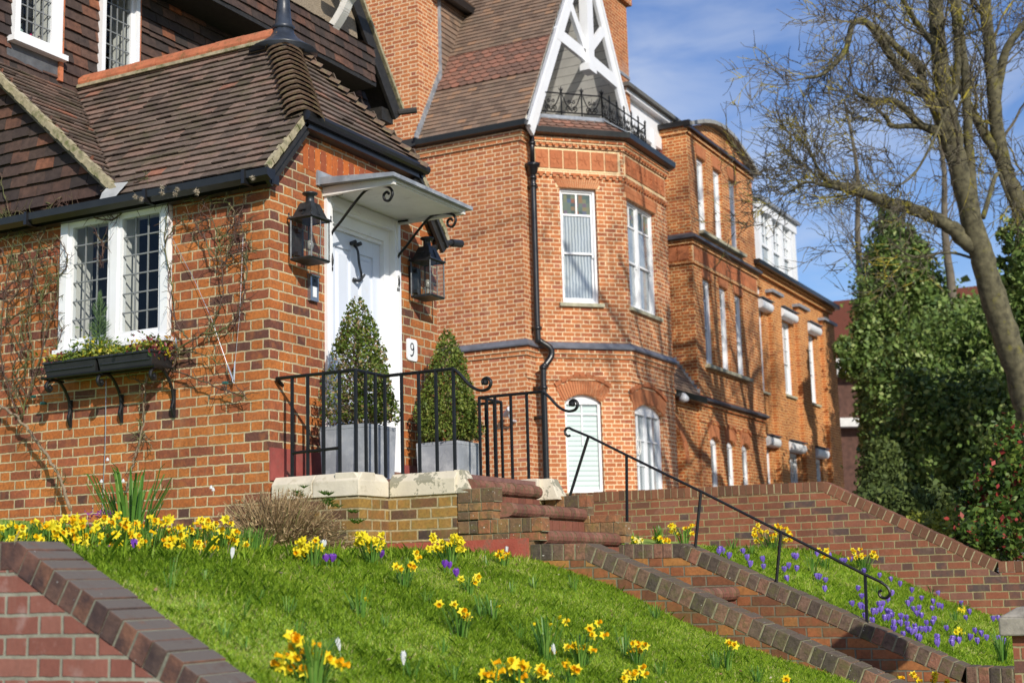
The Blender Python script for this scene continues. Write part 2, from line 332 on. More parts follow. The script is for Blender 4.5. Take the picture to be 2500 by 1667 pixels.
M['rose'] = simple('rose_stem', (.105,.11,.035), .7, .5, 9, dirt=((.10,.055,.04),5,.44,.54))
M['rosewood'] = simple('old_rose_wood', (.24,.18,.12), .9, .35, 30, bmp=.8)
M['earth'] = simple('garden_soil', (.06,.042,.028), .95, .4, 20, bmp=1, bscale=30)
M['turf'] = simple('turf_base', (.22,.33,.045), .95, .4, 12, bmp=1, bscale=40)
M['paving'] = simple('forecourt_paving', (.22,.20,.18), .9, .15, 5)
M['asphalt'] = simple('asphalt', (.05,.05,.052), .9, .2, 30, bmp=.5)
M['path'] = simple('path_brick', (.20,.10,.07), .9, .3, 20, bmp=.6)
M['grass'] = leafmat('grass_blade', [(0,(0.171,0.300,0.022)),(.35,(0.284,0.458,0.033)),(.7,(0.426,0.600,0.051)),(.92,(0.597,0.706,0.102)),(1,(0.825,0.731,0.350))], .5, .5, .25)
M['strap'] = leafmat('bulb_leaf', [(0,(.07,.18,.03)),(.6,(.13,.27,.04)),(1,(.24,.38,.08))], .4, .25)
M['yellow'] = leafmat('daffodil_petal', [(0,(.88,.70,.015)),(1,(.92,.80,.05))], .5, .3, .2)
M['paleyellow'] = leafmat('pale_petal', [(0,(.8,.72,.25)),(1,(.85,.8,.4))], .5, .3, .2)
M['orange'] = leafmat('daffodil_trumpet', [(0,(.86,.42,.006)),(1,(.90,.60,.01))], .5, .25, .2)
M['purple'] = leafmat('crocus_purple', [(0,(.16,.035,.42)),(1,(.30,.10,.62))], .4, .3)
M['violet'] = leafmat('crocus_violet', [(0,(.20,.12,.55)),(1,(.34,.22,.75))], .4, .3)
M['whitep'] = leafmat('white_petal', [(0,(.75,.75,.75)),(1,(.85,.86,.86))], .4, .3)
M['magenta'] = leafmat('magenta_bloom', [(0,(.20,.03,.20)),(1,(.34,.06,.32))], .6, .2)
M['box'] = leafmat('box_leaf', [(0,(.06,.10,.015)),(.5,(.14,.19,.03)),(.8,(.22,.26,.05)),(.95,(.30,.30,.07)),(1,(.30,.16,.07))], .5, .2, .3)
M['box_brown'] = leafmat('browned_box_leaf', [(0,(.05,.09,.012)),(.45,(.12,.18,.025)),(.7,(.20,.23,.05)),(.85,(.30,.20,.09)),(1,(.38,.28,.17))], .5, .2, .3)
M['ivy'] = leafmat('ivy_leaf', [(0,(0.048,0.090,0.022)),(.5,(0.120,0.192,0.042)),(.85,(0.216,0.300,0.072)),(1,(0.336,0.396,0.144))], .5, .12, .3)
M['hedge'] = leafmat('hedge_leaf', [(0,(0.042,0.060,0.018)),(.6,(0.084,0.120,0.030)),(1,(0.144,0.180,0.048))], .6, .1, .2)
M['photinia'] = leafmat('photinia_leaf', [(0,(.03,.06,.012)),(.55,(.07,.13,.02)),(.88,(.14,.20,.03)),(.91,(.30,.04,.03)),(1,(.40,.06,.05))], .5, .15, .3)
M['spurge'] = leafmat('yellow_shrub_leaf', [(0,(.10,.14,.02)),(1,(.40,.42,.05))], .5, .2)
M['dry'] = leafmat('dry_stem', [(0,(.16,.10,.055)),(.5,(.34,.23,.12)),(.9,(.46,.34,.19)),(1,(.14,.17,.04))], .8, .1, .2)
M['mixed'] = leafmat('mixed_bedding', [(0,(.04,.09,.015)),(.45,(.12,.19,.025)),(.7,(.30,.32,.05)),(.8,(.55,.45,.03)),(.88,(.24,.03,.05)),(1,(.20,.05,.06))], .4, .2)
M['conifer'] = leafmat('conifer_needle', [(0,(.06,.12,.05)),(1,(.14,.22,.09))], .6, .2)
M['fluff'] = simple('seed_fluff', (.42,.36,.27), 1, .2, 50)
def glassmat(name, tint, alpha, rough=.03):
    m, t, b = newmat(name); tr = nd(t, 'ShaderNodeBsdfTransparent'); tr.inputs[0].default_value = (*tint, 1)
    gl = nd(t, 'ShaderNodeBsdfGlossy'); gl.inputs['Roughness'].default_value = rough
    fr = nd(t, 'ShaderNodeLayerWeight'); fr.inputs[0].default_value = .5
    fac = mth(t, 'ADD', mth(t, 'MULTIPLY', mth(t, 'POWER', fr.outputs['Facing'], 4.0), .6), alpha)
    ms = nd(t, 'ShaderNodeMixShader'); t.links.new(fac, ms.inputs[0]); t.links.new(tr.outputs[0], ms.inputs[1]); t.links.new(gl.outputs[0], ms.inputs[2])
    p = wpos(t); bn = nd(t, 'ShaderNodeBump'); bn.inputs['Strength'].default_value = .08; bn.inputs['Distance'].default_value = .05
    t.links.new(noise(t, p, 3, 2), bn.inputs['Height']); t.links.new(bn.outputs[0], gl.inputs['Normal'])
    t.links.new(ms.outputs[0], t.nodes['Material Output'].inputs[0]); return m
M['glass'] = glassmat('clear_glass', (.85,.88,.88), .04)
def curtain():
    m, t, b = newmat('curtain_behind_glass'); uvn = nd(t, 'ShaderNodeUVMap'); p = wpos(t)
    wv = nd(t, 'ShaderNodeTexWave'); wv.bands_direction = 'X'; wv.inputs['Scale'].default_value = 5.5; wv.inputs['Distortion'].default_value = 1.6; wv.inputs['Detail'].default_value = 2; t.links.new(uvn.outputs[0], wv.inputs['Vector'])
    c = mixc(t, wv.outputs['Fac'], (.20,.24,.27), (.50,.55,.56)); n = noise(t, p, 1.3, 4, .6); c = mixc(t, mrange(t, n, .60, .74), c, (.14,.18,.22))
    t.links.new(c, b.inputs['Base Color']); b.inputs['Roughness'].default_value = .05; b.inputs['Specular IOR Level'].default_value = .9; b.inputs['Coat Weight'].default_value = .6
    bump(t, b, noise(t, p, 2.2, 2), .12, .05); return m
M['pane'] = curtain()
M['pane_dark'] = simple('dark_window_glass', (.07,.085,.10), .05, .5, 1.5, spec=.9)
def stained():
    m, t, b = newmat('stained_glass'); uvn = nd(t, 'ShaderNodeUVMap')
    v = nd(t, 'ShaderNodeTexVoronoi'); v.inputs['Scale'].default_value = 14; v.distance = 'CHEBYCHEV'; v.inputs['Randomness'].default_value = .15; t.links.new(uvn.outputs[0], v.inputs['Vector'])
    sx = nd(t, 'ShaderNodeSeparateXYZ'); t.links.new(v.outputs['Color'], sx.inputs[0])
    c = ramp(t, sx.outputs[0], [(0,(.07,.10,.10)),(.5,(.13,.17,.14)),(.75,(.20,.20,.11)),(.9,(.26,.10,.07)),(1,(.08,.13,.20))])
    t.links.new(c, b.inputs['Base Color']); b.inputs['Roughness'].default_value = .12; return m
M['stained'] = stained()
def louvre():
    m, t, b = newmat('shutter_behind_glass'); uvn = nd(t, 'ShaderNodeUVMap'); sx = nd(t, 'ShaderNodeSeparateXYZ'); t.links.new(uvn.outputs[0], sx.inputs[0])
    f = mth(t, 'FRACT', mth(t, 'DIVIDE', sx.outputs[1], .085)); c = mixc(t, mrange(t, f, .0, .35), (.26,.34,.33), (.60,.70,.66))
    t.links.new(c, b.inputs['Base Color']); b.inputs['Roughness'].default_value = .08; return m
M['louvre'] = louvre()
# ------------------------------------------------------------------ building helpers
def wallface(mb, p0, p1, z0, z1, holes=(), rev=.1, m=0):
    """vertical wall p0->p1 (outside on the right hand), holes (u0,u1,za,zb,rise) with reveals"""
    a = Vector((p0[0], p0[1], 0)); b = Vector((p1[0], p1[1], 0)); d = b-a; Ln = d.length; d.normalize(); n = Vector((d.y, -d.x, 0))
    P = lambda u, z, k=0: a + d*u + Vector((0,0,z)) - n*k
    us = sorted({0, Ln, *[h[0] for h in holes], *[h[1] for h in holes]}); zs = sorted({z0, z1, *[h[2] for h in holes], *[h[3] for h in holes]})
    for i in range(len(us)-1):
        for j in range(len(zs)-1):
            uc = (us[i]+us[i+1])/2; zc = (zs[j]+zs[j+1])/2
            if any(h[0] < uc < h[1] and h[2] < zc < h[3] for h in holes): continue
            mb.face([P(us[i],zs[j]), P(us[i+1],zs[j]), P(us[i+1],zs[j+1]), P(us[i],zs[j+1])], .5, m)
    for h in holes:
        ua, ub, za, zb, rise = h
        mb.face([P(ua,za), P(ua,za,rev), P(ua,zb,rev), P(ua,zb)][::-1], .5, m); mb.face([P(ub,za), P(ub,za,rev), P(ub,zb,rev), P(ub,zb)], .5, m)
        mb.face([P(ua,za), P(ub,za), P(ub,za,rev), P(ua,za,rev)], .5, m)
        if rise <= 0: mb.face([P(ua,zb), P(ub,zb), P(ub,zb,rev), P(ua,zb,rev)][::-1], .5, m)
        else:
            w_ = (ub-ua)/2; rad = (w_*w_+rise*rise)/(2*rise); uc = (ua+ub)/2; zc = zb-rad; an = math.asin(w_/rad); N = 8
            pts = [(uc+rad*sin(-an+2*an*i/N), zc+rad*cos(-an+2*an*i/N)) for i in range(N+1)]
            for i in range(N):
                q, s_ = pts[i], pts[i+1]
                mb.face([P(q[0],q[1]), P(s_[0],s_[1]), P(s_[0],zb+.0005), P(q[0],zb+.0005)], .5, m)
                mb.face([P(q[0],q[1]), P(q[0],q[1],rev), P(s_[0],s_[1],rev), P(s_[0],s_[1])], .5, m)
def strip(mb, p0, p1, z0, z1, out, inn=0.02, r=None, m=0, e0=0, e1=0):
    """horizontal moulding along p0->p1, standing out from the wall"""
    a = Vector((p0[0], p0[1], 0)); b = Vector((p1[0], p1[1], 0)); d = (b-a).normalized(); n = Vector((d.y, -d.x, 0)); a = a-d*e0; b = b+d*e1
    z0 = Vector((0,0,z0)); z1 = Vector((0,0,z1))
    mb.hexa([a-n*inn+z0, a+n*out+z0, b+n*out+z0, b-n*inn+z0, a-n*inn+z1, a+n*out+z1, b+n*out+z1, b-n*inn+z1], r, m)
def offs(path, out):
    """offset an open plan path to its right by out (mitred)"""
    P = [Vector((p[0], p[1])) for p in path]; o = []
    for i in range(len(P)):
        ns_ = []
        if i > 0: d = (P[i]-P[i-1]).normalized(); ns_.append(Vector((d.y, -d.x)))
        if i < len(P)-1: d = (P[i+1]-P[i]).normalized(); ns_.append(Vector((d.y, -d.x)))
        if len(ns_) == 2: b = (ns_[0]+ns_[1]).normalized(); k = out/max(.3, b.dot(ns_[0])); o.append(P[i]+b*k)
        else: o.append(P[i]+ns_[0]*out)
    return o
def sweep(mb, path, prof, m=0, r=.5):
    """profile (out, z) closed polygon swept along a plan path with mitres"""
    rings = []
    offset = [offs(path, q[0]) for q in prof]
    for i in range(len(path)): rings.append([(offset[k][i].x, offset[k][i].y, prof[k][1]) for k in range(len(prof))])
    n = len(prof); vs = [p for rg in rings for p in rg]; fs = []
    for i in range(len(path)-1):
        for k in range(n): k2 = (k+1) % n; fs.append((i*n+k, i*n+k2, (i+1)*n+k2, (i+1)*n+k))
    fs.append(tuple(range(n))[::-1]); fs.append(tuple((len(path)-1)*n+k for k in range(n)))
    mb.raw(vs, fs, r, m)
def clip_row(poly, v):
    xs = []
    for i in range(len(poly)):
        (u0_, v0_), (u1_, v1_) = poly[i], poly[(i+1) % len(poly)]
        if (v0_ <= v < v1_) or (v1_ <= v < v0_): xs.append(u0_+(u1_-u0_)*(v-v0_)/(v1_-v0_))
    return (min(xs), max(xs)) if len(xs) >= 2 else None
def tiles(mb, O, U, V, poly, gauge=.1, wid=.165, th=.012, jit=.004, shape='plain', rfun=None, m=0, edge_w=0):
    O = Vector(O); U = Vector(U).normalized(); V = Vector(V).normalized(); N = U.cross(V)
    vmin = min(p[1] for p in poly); vmax = max(p[1] for p in poly); k = 0
    n = int((vmax-vmin)/gauge)+1
    for k in range(n):
        v = vmin+k*gauge; iv = clip_row(poly, min(v+gauge*.5, vmax-1e-4))
        if not iv: continue
        ua, ub = iv; u = ua - ((k % 2)*.5+.0)*wid - .01*R.random()
        wav = .0
        while u < ub:
            a, b = max(u, ua), min(u+wid-.003, ub); u += wid
            if b-a < .02: continue
            jl = R.uniform(-jit, jit); j2 = R.uniform(-jit, jit); lf = th*1.15+R.random()*jit; tp = .003
            vb = v+R.uniform(-jit, jit)*.7; vt = max(vb+.01, min(v+gauge*1.35, vmax+.012))
            P = lambda uu, vv, h: O+U*uu+V*vv+N*h
            r = R.random() if rfun is None else rfun()
            if shape == 'plain':
                mb.hexa([P(a,vb,lf+jl), P(b,vb+j2*.5,lf+j2), P(b,vt,tp-th), P(a,vt,tp-th), P(a,vb,lf+th+jl), P(b,vb+j2*.5,lf+th+j2), P(b,vt,tp), P(a,vt,tp)], r, m)
            else:
                cx = (a+b)/2; hw = (b-a)/2; pts = [(cx+hw*cos(pi+pi*i/6), vb+gauge*.45+gauge*.45*sin(pi+pi*i/6)) for i in range(7)]
                top = [P(x, y, lf+th) for x, y in pts]+[P(b,vt,tp), P(a,vt,tp)]
                bot = [P(x, y, lf) for x, y in pts]
                q = len(mb.v); mb.raw(top+bot, [tuple(range(9))]+[(9+i, 10+i, i+1, i) for i in range(6)], r, m)
def fan(mb, O, U, uc, zspring, w0, w1, h, n, rise=0, out=.004, rows=1, gap=.004, r=None, m=0):
    """flat or cambered arch of thin voussoirs"""
    O = Vector(O); U = Vector(U).normalized(); N = Vector((U.y, -U.x, 0)); Z = Vector((0,0,1))
    def pt(t, s_):     # t -1..1 across, s_ 0..1 up
        ww = w0+(w1-w0)*s_; x = uc+t*ww; cam_ = rise*(1-t*t)*(1 if rise else 0)
        return O+U*x+Z*(zspring+cam_+s_*h)
    for i in range(n):
        t0 = -1+2*i/n; t1 = -1+2*(i+1)/n; g = gap/(w0*2/n)/n
        for q in range(rows):
            s0 = q/rows+.01; s1 = (q+1)/rows-.02
            a, b, c, d = pt(t0+g, s0), pt(t1-g, s0), pt(t1-g, s1), pt(t0+g, s1)
            mb.hexa([a-N*.01, b-N*.01, b+N*out, a+N*out, d-N*.01, c-N*.01, c+N*out, d+N*out], r, m)
def window(par, p0, d, u0, u1, z0, z1, inset=.1, kind='sash', rise=0, glass='pane', top='pane', bars=None, sill=True, fr=.055, silldrop=.0, horn=True, split=None):
    """white joinery + glass; p0 plan point of wall start, d unit direction, outside on the right"""
    a = Vector((p0[0], p0[1], 0)); d = Vector((d[0], d[1], 0)).normalized(); n = Vector((d.y, -d.x, 0)); Z = Vector((0,0,1))
    P = lambda u, z, o: a+d*u+Z*z+n*o
    o0 = -inset
    mb = MB(); g = MB(); g2 = MB()
    def B(ua, ub, za, zb, oa, ob, r=.5):
        q = [P(ua,za,oa), P(ub,za,oa), P(ub,za,ob), P(ua,za,ob), P(ua,zb,oa), P(ub,zb,oa), P(ub,zb,ob), P(ua,zb,ob)]
        mb.hexa([q[0],q[3],q[2],q[1],q[4],q[7],q[6],q[5]], r)
    zt = z1-rise
    B(u0, u0+fr, z0, zt, o0-.06, o0+.02); B(u1-fr, u1, z0, zt, o0-.06, o0+.02)
    B(u0+fr, u1-fr, z0, z0+fr*.9, o0-.06, o0+.025)
    if rise <= 0: B(u0+fr, u1-fr, z1-fr, z1, o0-.06, o0+.02)
    else:
        w_ = (u1-u0)/2; rad = (w_*w_+rise*rise)/(2*rise); uc = (u0+u1)/2; zc = z1-rad; an = math.asin(min(1, w_/rad)); N = 8
        for i in range(N):
            t0 = -an+2*an*i/N; t1 = -an+2*an*(i+1)/N
            q0 = (uc+rad*sin(t0), zc+rad*cos(t0)); q1 = (uc+rad*sin(t1), zc+rad*cos(t1)); zz = zt-.03
            mb.hexa([P(q0[0],zz,o0-.03), P(q0[0],zz,o0+.02), P(q1[0],zz,o0+.02), P(q1[0],zz,o0-.03), P(q0[0],q0[1],o0-.03), P(q0[0],q0[1],o0+.02), P(q1[0],q1[1],o0+.02), P(q1[0],q1[1],o0-.03)], .5)
    ia, ib = u0+fr, u1-fr; za, zb = z0+fr*.9, (zt-.03 if rise > 0 else z1-fr)
    cells = [(ia, ib)] if not split else []
    if split:
        cur = ia
        for s_ in split:
            c = ia+(ib-ia)*s_; B(c-fr*.7, c+fr*.7, za, zb, o0-.055, o0+.018); cells.append((cur, c-fr*.7)); cur = c+fr*.7
        cells.append((cur, ib))
    for (ca, cb) in cells:
        if kind == 'sash':
            zm = za+(zb-za)*.44; s = .035
            for (lo, hi, oo) in ((za, zm+.02, o0-.035), (zm-.02, zb, o0-.012)):
                bt = .07 if lo == za else .035
                B(ca, ca+s, lo, hi, oo-.03, oo); B(cb-s, cb, lo, hi, oo-.03, oo); B(ca+s, cb-s, lo, lo+bt, oo-.03, oo+.002); B(ca+s, cb-s, hi-s, hi, oo-.03, oo+.002)
            if horn:
                for x in (ca+s*.5, cb-s*.5): B(x-.015, x+.015, zm-.075, zm-.02, o0-.04, o0-.008)
            zl = zb-(zb-za)*.21
            if top == 'stained':
                B(ca+s, cb-s, zl-.017, zl+.017, o0-.042, o0-.009); B((ca+cb)/2-.014, (ca+cb)/2+.014, zl+.017, zb-s, o0-.04, o0-.011)
                g2.face([P(ca+s,zl,o0-.03), P(cb-s,zl,o0-.03), P(cb-s,zb-s,o0-.03), P(ca+s,zb-s,o0-.03)], .5)
                g.face([P(ca+s,zm,o0-.03), P(cb-s,zm,o0-.03), P(cb-s,zl,o0-.03), P(ca+s,zl,o0-.03)], .5)
            else:
                g.face([P(ca+s,zm,o0-.03), P(cb-s,zm,o0-.03), P(cb-s,zb-s,o0-.03), P(ca+s,zb-s,o0-.03)], .5)
            g.face([P(ca+s,za+.06,o0-.052), P(cb-s,za+.06,o0-.052), P(cb-s,zm-.02,o0-.052), P(ca+s,zm-.02,o0-.052)], .5)
        else:
            g.face([P(ca,za,o0-.03), P(cb,za,o0-.03), P(cb,zb,o0-.03), P(ca,zb,o0-.03)], .5)
        if bars:
            nx_, nz_ = bars[:2]; zlo, zhi = (za, zb) if len(bars) < 4 else (za+(zb-za)*bars[2], za+(zb-za)*bars[3])
            for i in range(1, nx_): x = ca+(cb-ca)*i/nx_; B(x-.011, x+.011, zlo, zhi, o0-.034, o0-.006)
            for j in range(1, nz_): z = zlo+(zhi-zlo)*j/nz_; B(ca, cb, z-.011, z+.011, o0-.036, o0-.004)
    wobj = mb.build('window', M['white'], par)
    g.build('pane', M[glass], wobj)
    if g2.f: g2.build('pane', M['stained'], wobj)
    if sill:
        s_ = MB(); c = a
        q = [P(u0-.07,z0-.07,-.1), P(u0-.07,z0-.07,.06), P(u1+.07,z0-.07,.06), P(u1+.07,z0-.07,-.1), P(u0-.07,z0+.004,-.1), P(u0-.07,z0-.012,.06), P(u1+.07,z0-.012,.06), P(u1+.07,z0+.004,-.1)]
        s_.hexa(q, .5); s_.build('sill', M['stone'], wobj)
    return wobj
def gutter_on(par, path, z, out=.12, mat='gutter', name='gutter', size=.1):
    mb = MB(); prof = [(out-.02, z-size), (out+size*.9, z-size*.75), (out+size, z), (out+size*.85, z), (out+size*.75, z-size*.6), (out-.0, z-size*.7), (out-.02, z)]
    sweep(mb, path, prof[::-1]); return mb.build(name, M[mat], par)

# ================================================================== COTTAGE (number 9)
H = thing('brick_house', 'brick cottage with brown tiled porch roof, white front door and leaded windows', 'house', (0, 0, 2.2))
mb = MB()
wallface(mb, (-7, 0), (0, 0), 1.5, 4.60, [(4.94, 6.07, 3.40, 4.50, 0)], .05)
wallface(mb, (0, 0), (0, 2.42), 1.5, 4.58, [(.71, 1.77, 2.40, 4.56, 0)], .09)
wallface(mb, (0, 2.42), (-3.05, 2.42), 1.5, 4.6)
mb.face([(0,0,4.58),(0,2.42,4.58),(0,2.02,5.07),(0,.36,5.07)], .5)
o = mb.build('wall', M['brick_cottage'], H)
# soldier course above the door
mb = MB()
for i in range(14):
    y = .42+i*.079; mb.box((-.02, y, 4.70), (.003, y+.068, 4.90))
mb.build('soldier_course', unitmat('soldier_brick', [(0,(.30,.08,.04)),(.5,(.56,.15,.035)),(1,(.66,.20,.05))], fine=.4, bmp=.6), H)
# painted plinth
mb = MB()
mb.box((-.02, .002, 2.26), (.012, .70, 2.50)); mb.box((-.02, 1.78, 2.26), (.012, 2.43, 2.48))
mb.build('plinth', M['maroon'], H)
# wing roof: two slopes and a half hip
RY, RZ, EZ = 1.165, 6.20, 4.55; ED = 1.3; th_ = atan2(RZ-EZ, ED); sl_ = hypot(RZ-EZ, ED)
HX = .10; HZ = 5.09; hv = (HZ-EZ)/sin(th_); RX = HX-(RZ-HZ)/math.tan(th_)
sv = Vector((0, cos(th_), sin(th_)))
XV = -1.46; cs = math.tan(radians(42)); 
# valley between the wing slope and the catslide
def cat_z(x): return 4.65+cs*(XV-x)
vl = [(XV, -.13, EZ), (-3.05, -.13+(cat_z(-3.05)-EZ)/math.tan(th_), cat_z(-3.05))]
mb = MB()
topx = XV-(RZ-4.65)/cs
def rr_wing():
    x = R.random(); return x if x < .97 else 1
tiles(mb, (0, -.13, EZ), (1,0,0), sv, [(XV-.03, 0), (HX, 0), (HX, hv), (RX, sl_), (topx-.03, sl_)], .088, .165, .012, .004)
# hidden far slope
tiles(mb, (0, 2.46, EZ), (-1,0,0), (0, -cos(th_), sin(th_)), [(3.05, 0), (-HX, 0), (-HX, hv), (-RX, sl_), (3.05, sl_)], .2, .33, .012, .003)
# half hip
tiles(mb, (HX, 0, HZ), (0,1,0), (-cos(th_), 0, sin(th_)), [(RY-.84, 0), (RY+.84, 0), (RY, (RZ-HZ)/sin(th_))], .088, .165, .012, .004)
roof = mb.build('roof', M['tile_wing'], H)
# under-sheet so that no light leaks through the tiles
mb = MB(); e = .012
def lower(p): return (p[0], p[1], p[2]-.03)
mb.face([lower(p) for p in ((XV,-.1,EZ),(HX-.02,-.1,EZ),(HX-.02,.3,HZ),(RX,RY,RZ),(topx,RY,RZ))]); mb.face([lower(p) for p in ((HX-.02,2.43,EZ),(-3.0,2.43,EZ),(-3.0,RY,RZ),(RX,RY,RZ),(HX-.02,2.03,HZ))])
mb.face([lower(p) for p in ((HX-.02,.3,HZ),(HX-.02,2.03,HZ),(RX,RY,RZ))])
mb.build('roof_underlay', M['dark'], H)
# ridge tiles
mb = MB()
n = 7; x0 = -3.04; x1 = RX-.02
for i in range(n):
    a = x0+(x1-x0)*i/n; b = x0+(x1-x0)*(i+1)/n-.008; dz = R.uniform(-.003,.003)
    k = 8; vs = []
    for x in (a, b):
        for j in range(k+1):
            t = radians(-25)+radians(230)*j/k; vs.append((x, RY+.115*cos(t), RZ-.045+dz+.105*sin(t)))
    mb.raw(vs, [(j, j+1, k+1+j+1, k+1+j) for j in range(k)]+[tuple(range(k+1))[::-1], tuple(range(k+1, 2*k+2))])
mb.build('ridge', M['ridge'], H)
mb = MB(); mb.box((x0, RY-.135, RZ-.10), (x1, RY+.13, RZ-.072)); mb.build('ridge_bedding', M['verge'], H)
# bonnet tiles on the two hips
mb = MB()
for s_ in (-1, 1):
    A = Vector((HX, RY+s_*.86, HZ)); B_ = Vector((RX, RY, RZ)); D_ = (B_-A).normalized(); side = D_.cross(Vector((0,0,1))).normalized(); U_ = side.cross(D_)
    nb = 16; Lh = (B_-A).length
    for i in range(nb):
        c = A+D_*(Lh*i/nb); wd = .155; ht = .062; k = 8; vs = []
        for (q, lift, sc) in ((0, .060, 1), (.17, .022, .74), (0, .042, 1), (.17, .004, .74)):
            for j in range(k+1):
                t = pi*j/k; vs.append(c+D_*(q-.02)+side*(cos(t)*wd*sc)+U_*(sin(t)*ht*sc-.06+lift)+Vector((0,0,-abs(cos(t))*.035)))
        K = k+1; fs = [(j, K+j, K+j+1, j+1) for j in range(k)]+[(2*K+j, j, j+1, 2*K+j+1) for j in range(k)]
        mb.raw(vs, fs)
mb.build('hip_tiles', unitmat('bonnet_tile', [(0,(.12,.08,.055)),(1,(.20,.13,.09))], fine=.5, moss=((.24,.21,.11),14,.50,.66,.7), bmp=.9), H)
# lead saddle and finial
mb = MB(); c = Vector((RX+.03, RY, RZ))
mb.lathe(c+Vector((0,0,-.17)), [(.30,0),(.22,.05),(.13,.12),(.095,.17),(.085,.22)], 14); 
mb.lathe(c+Vector((0,0,.03)), [(.095,0),(.10,.03),(.075,.05),(.06,.2),(.052,.3),(.058,.31),(.056,.33),(.035,.34),(.03,.37),(.02,.42),(.03,.6),(.012,.9)], 12)
for a_ in range(4):
    t = a_*pi/2+.5; dx, dy = cos(t), sin(t)
    mb.tube(curve([c+Vector((.02*dx,.02*dy,.36)), c+Vector((.05*dx,.05*dy,.5)), c+Vector((.13*dx,.13*dy,.6)), c+Vector((.17*dx,.17*dy,.56)), c+Vector((.15*dx,.15*dy,.52))], 5), .014, 5)
mb.build('finial', M['leadblack'], H, smooth=True)
# catslide roof facing the street and its mortared verge
mb = MB(); cl = hypot(1.6, 1.6*cs); cu = Vector((0,1,0)); cv = Vector((-cos(radians(42)), 0, sin(radians(42))))
vlen = (XV+3.05)/cos(radians(42)); yv = lambda q: -.13+q*sin(radians(42))/math.tan(th_)
tiles(mb, (XV, 0, 4.65), cu, cv, [(-.10, 0), (yv(0)+.05, 0), (yv(vlen)+.05, vlen), (-.10, vlen)], .088, .165, .012, .004)
mb.build('side_roof', M['tile_wing'], H)
mb = MB()
A = Vector((XV+.06, -.11, 4.60)); B_ = Vector((-4.6, -.11, cat_z(-4.6)-.02)); nn = 46
for i in range(nn):
    p = A+(B_-A)*(i/nn); q = A+(B_-A)*((i+1)/nn); mb.bar(p, q, .05, .05+.016*(i % 2)+.008*R.random(), (0,0,1))
mb.build('verge_mortar', M['verge'], H)
mb = MB(); mb.bar(A+Vector((.02,.03,-.065)), B_+Vector((.02,.03,-.065)), .05, .05); mb.build('verge_board', simple('grey_verge_board', (.20,.17,.12), .9, .3, 20, bmp=.5), H)
mb = MB()   # front verge of the wing, left rake and right rake
for (ya, za, yb, zb) in ((-.15, EZ, .32, HZ-.02), (2.48, EZ-.02, 2.0, HZ-.02)):
    for i in range(9):
        f0, f1 = i/9, (i+1)/9; mb.bar((HX-.01, ya+(yb-ya)*f0, za+(zb-za)*f0-.005), (HX-.01, ya+(yb-ya)*f1, za+(zb-za)*f1-.005), .05, .032+.014*(i % 2), (1,0,0))
mb.build('verge_mortar', M['verge'], H)
mb = MB()
for (ya, za, yb, zb) in ((-.15, EZ, .32, HZ), (2.48, EZ-.02, 2.0, HZ)):
    sg = 1 if ya < 1 else -1
    mb.bar((HX-.045, ya+.02*sg, za-.075), (HX-.045, yb+.02*sg, zb-.075), .11, .03, (0,1,.5)); mb.bar((HX-.03, ya+.02*sg, za-.09), (HX-.03, yb+.02*sg, zb-.09), .03, .13, (0,0,1))
mb.build('bargeboard', M['barge'], H)
mb = MB(); mb.box((-.002, .30, HZ-.11), (HX+.01, 2.04, HZ-.045)); mb.tube([(HX+.03, .28, HZ-.025), (HX+.03, 2.07, HZ-.025)], .042, 10)
mb.build('hip_gutter', M['gutter'], H)
mb = MB()   # long eaves gutter
zz = EZ-.02
pr = [(0, 0), (.105, .0), (.10, -.055), (.052, -.085), (.005, -.055)]
vs = []
for x in (-7, .13):
    for (q, h) in pr: vs.append((x, -.10-q, zz+h))
mb.raw(vs, [(i, (i+1) % 5, 5+(i+1) % 5, 5+i) for i in range(5)]+[(4,3,2,1,0), (5,6,7,8,9)])
for x in (-2.3, -1.05, -.1): mb.box((x, -.215, zz-.095), (x+.03, -.095, zz+.01))
mb.box((-7, -.09, zz-.09), (.09, -.002, zz-.02))
mb.build('gutter', M['gutter'], H)
mb = MB(); mb.face([(XV-.06, -.15, 4.60), (XV+.15, -.17, 4.58), (XV+.17, -.11, 4.66), (XV-.02, -.10, 4.68)]); mb.face([(XV-.06,-.152,4.60),(XV+.15,-.172,4.58),(XV+.13,-.2,4.53),(XV-.05,-.19,4.53)])
mb.build('valley_lead', simple('pale_lead', (.45,.46,.45), .5, .2, 9), H)
# tile hanging under the side verge (plane of the window wall)
mb = MB()
tiles(mb, (0, -.022, 4.62), (1,0,0), (0,0,1), [(-7, 0), (XV, 0), (-4.9, cat_z(-4.9)-4.66), (-7, cat_z(-4.9)-4.66)], .105, .19, .013, .007)
mb.face([(-7,-.003,4.58),(XV,-.003,4.58),(-4.9,-.003,cat_z(-4.9)-.05),(-7,-.003,cat_z(-4.9)-.05)])
# upper storey wall facing the street
UX = -3.05
tiles(mb, (UX+.022, 0, 0), (0,1,0), (0,0,1), [(-.9, 5.6), (6.2, 5.6), (6.2, 7.3), (5.2, 8.8), (-.9, 8.8)], .105, .19, .013, .006) if False else None

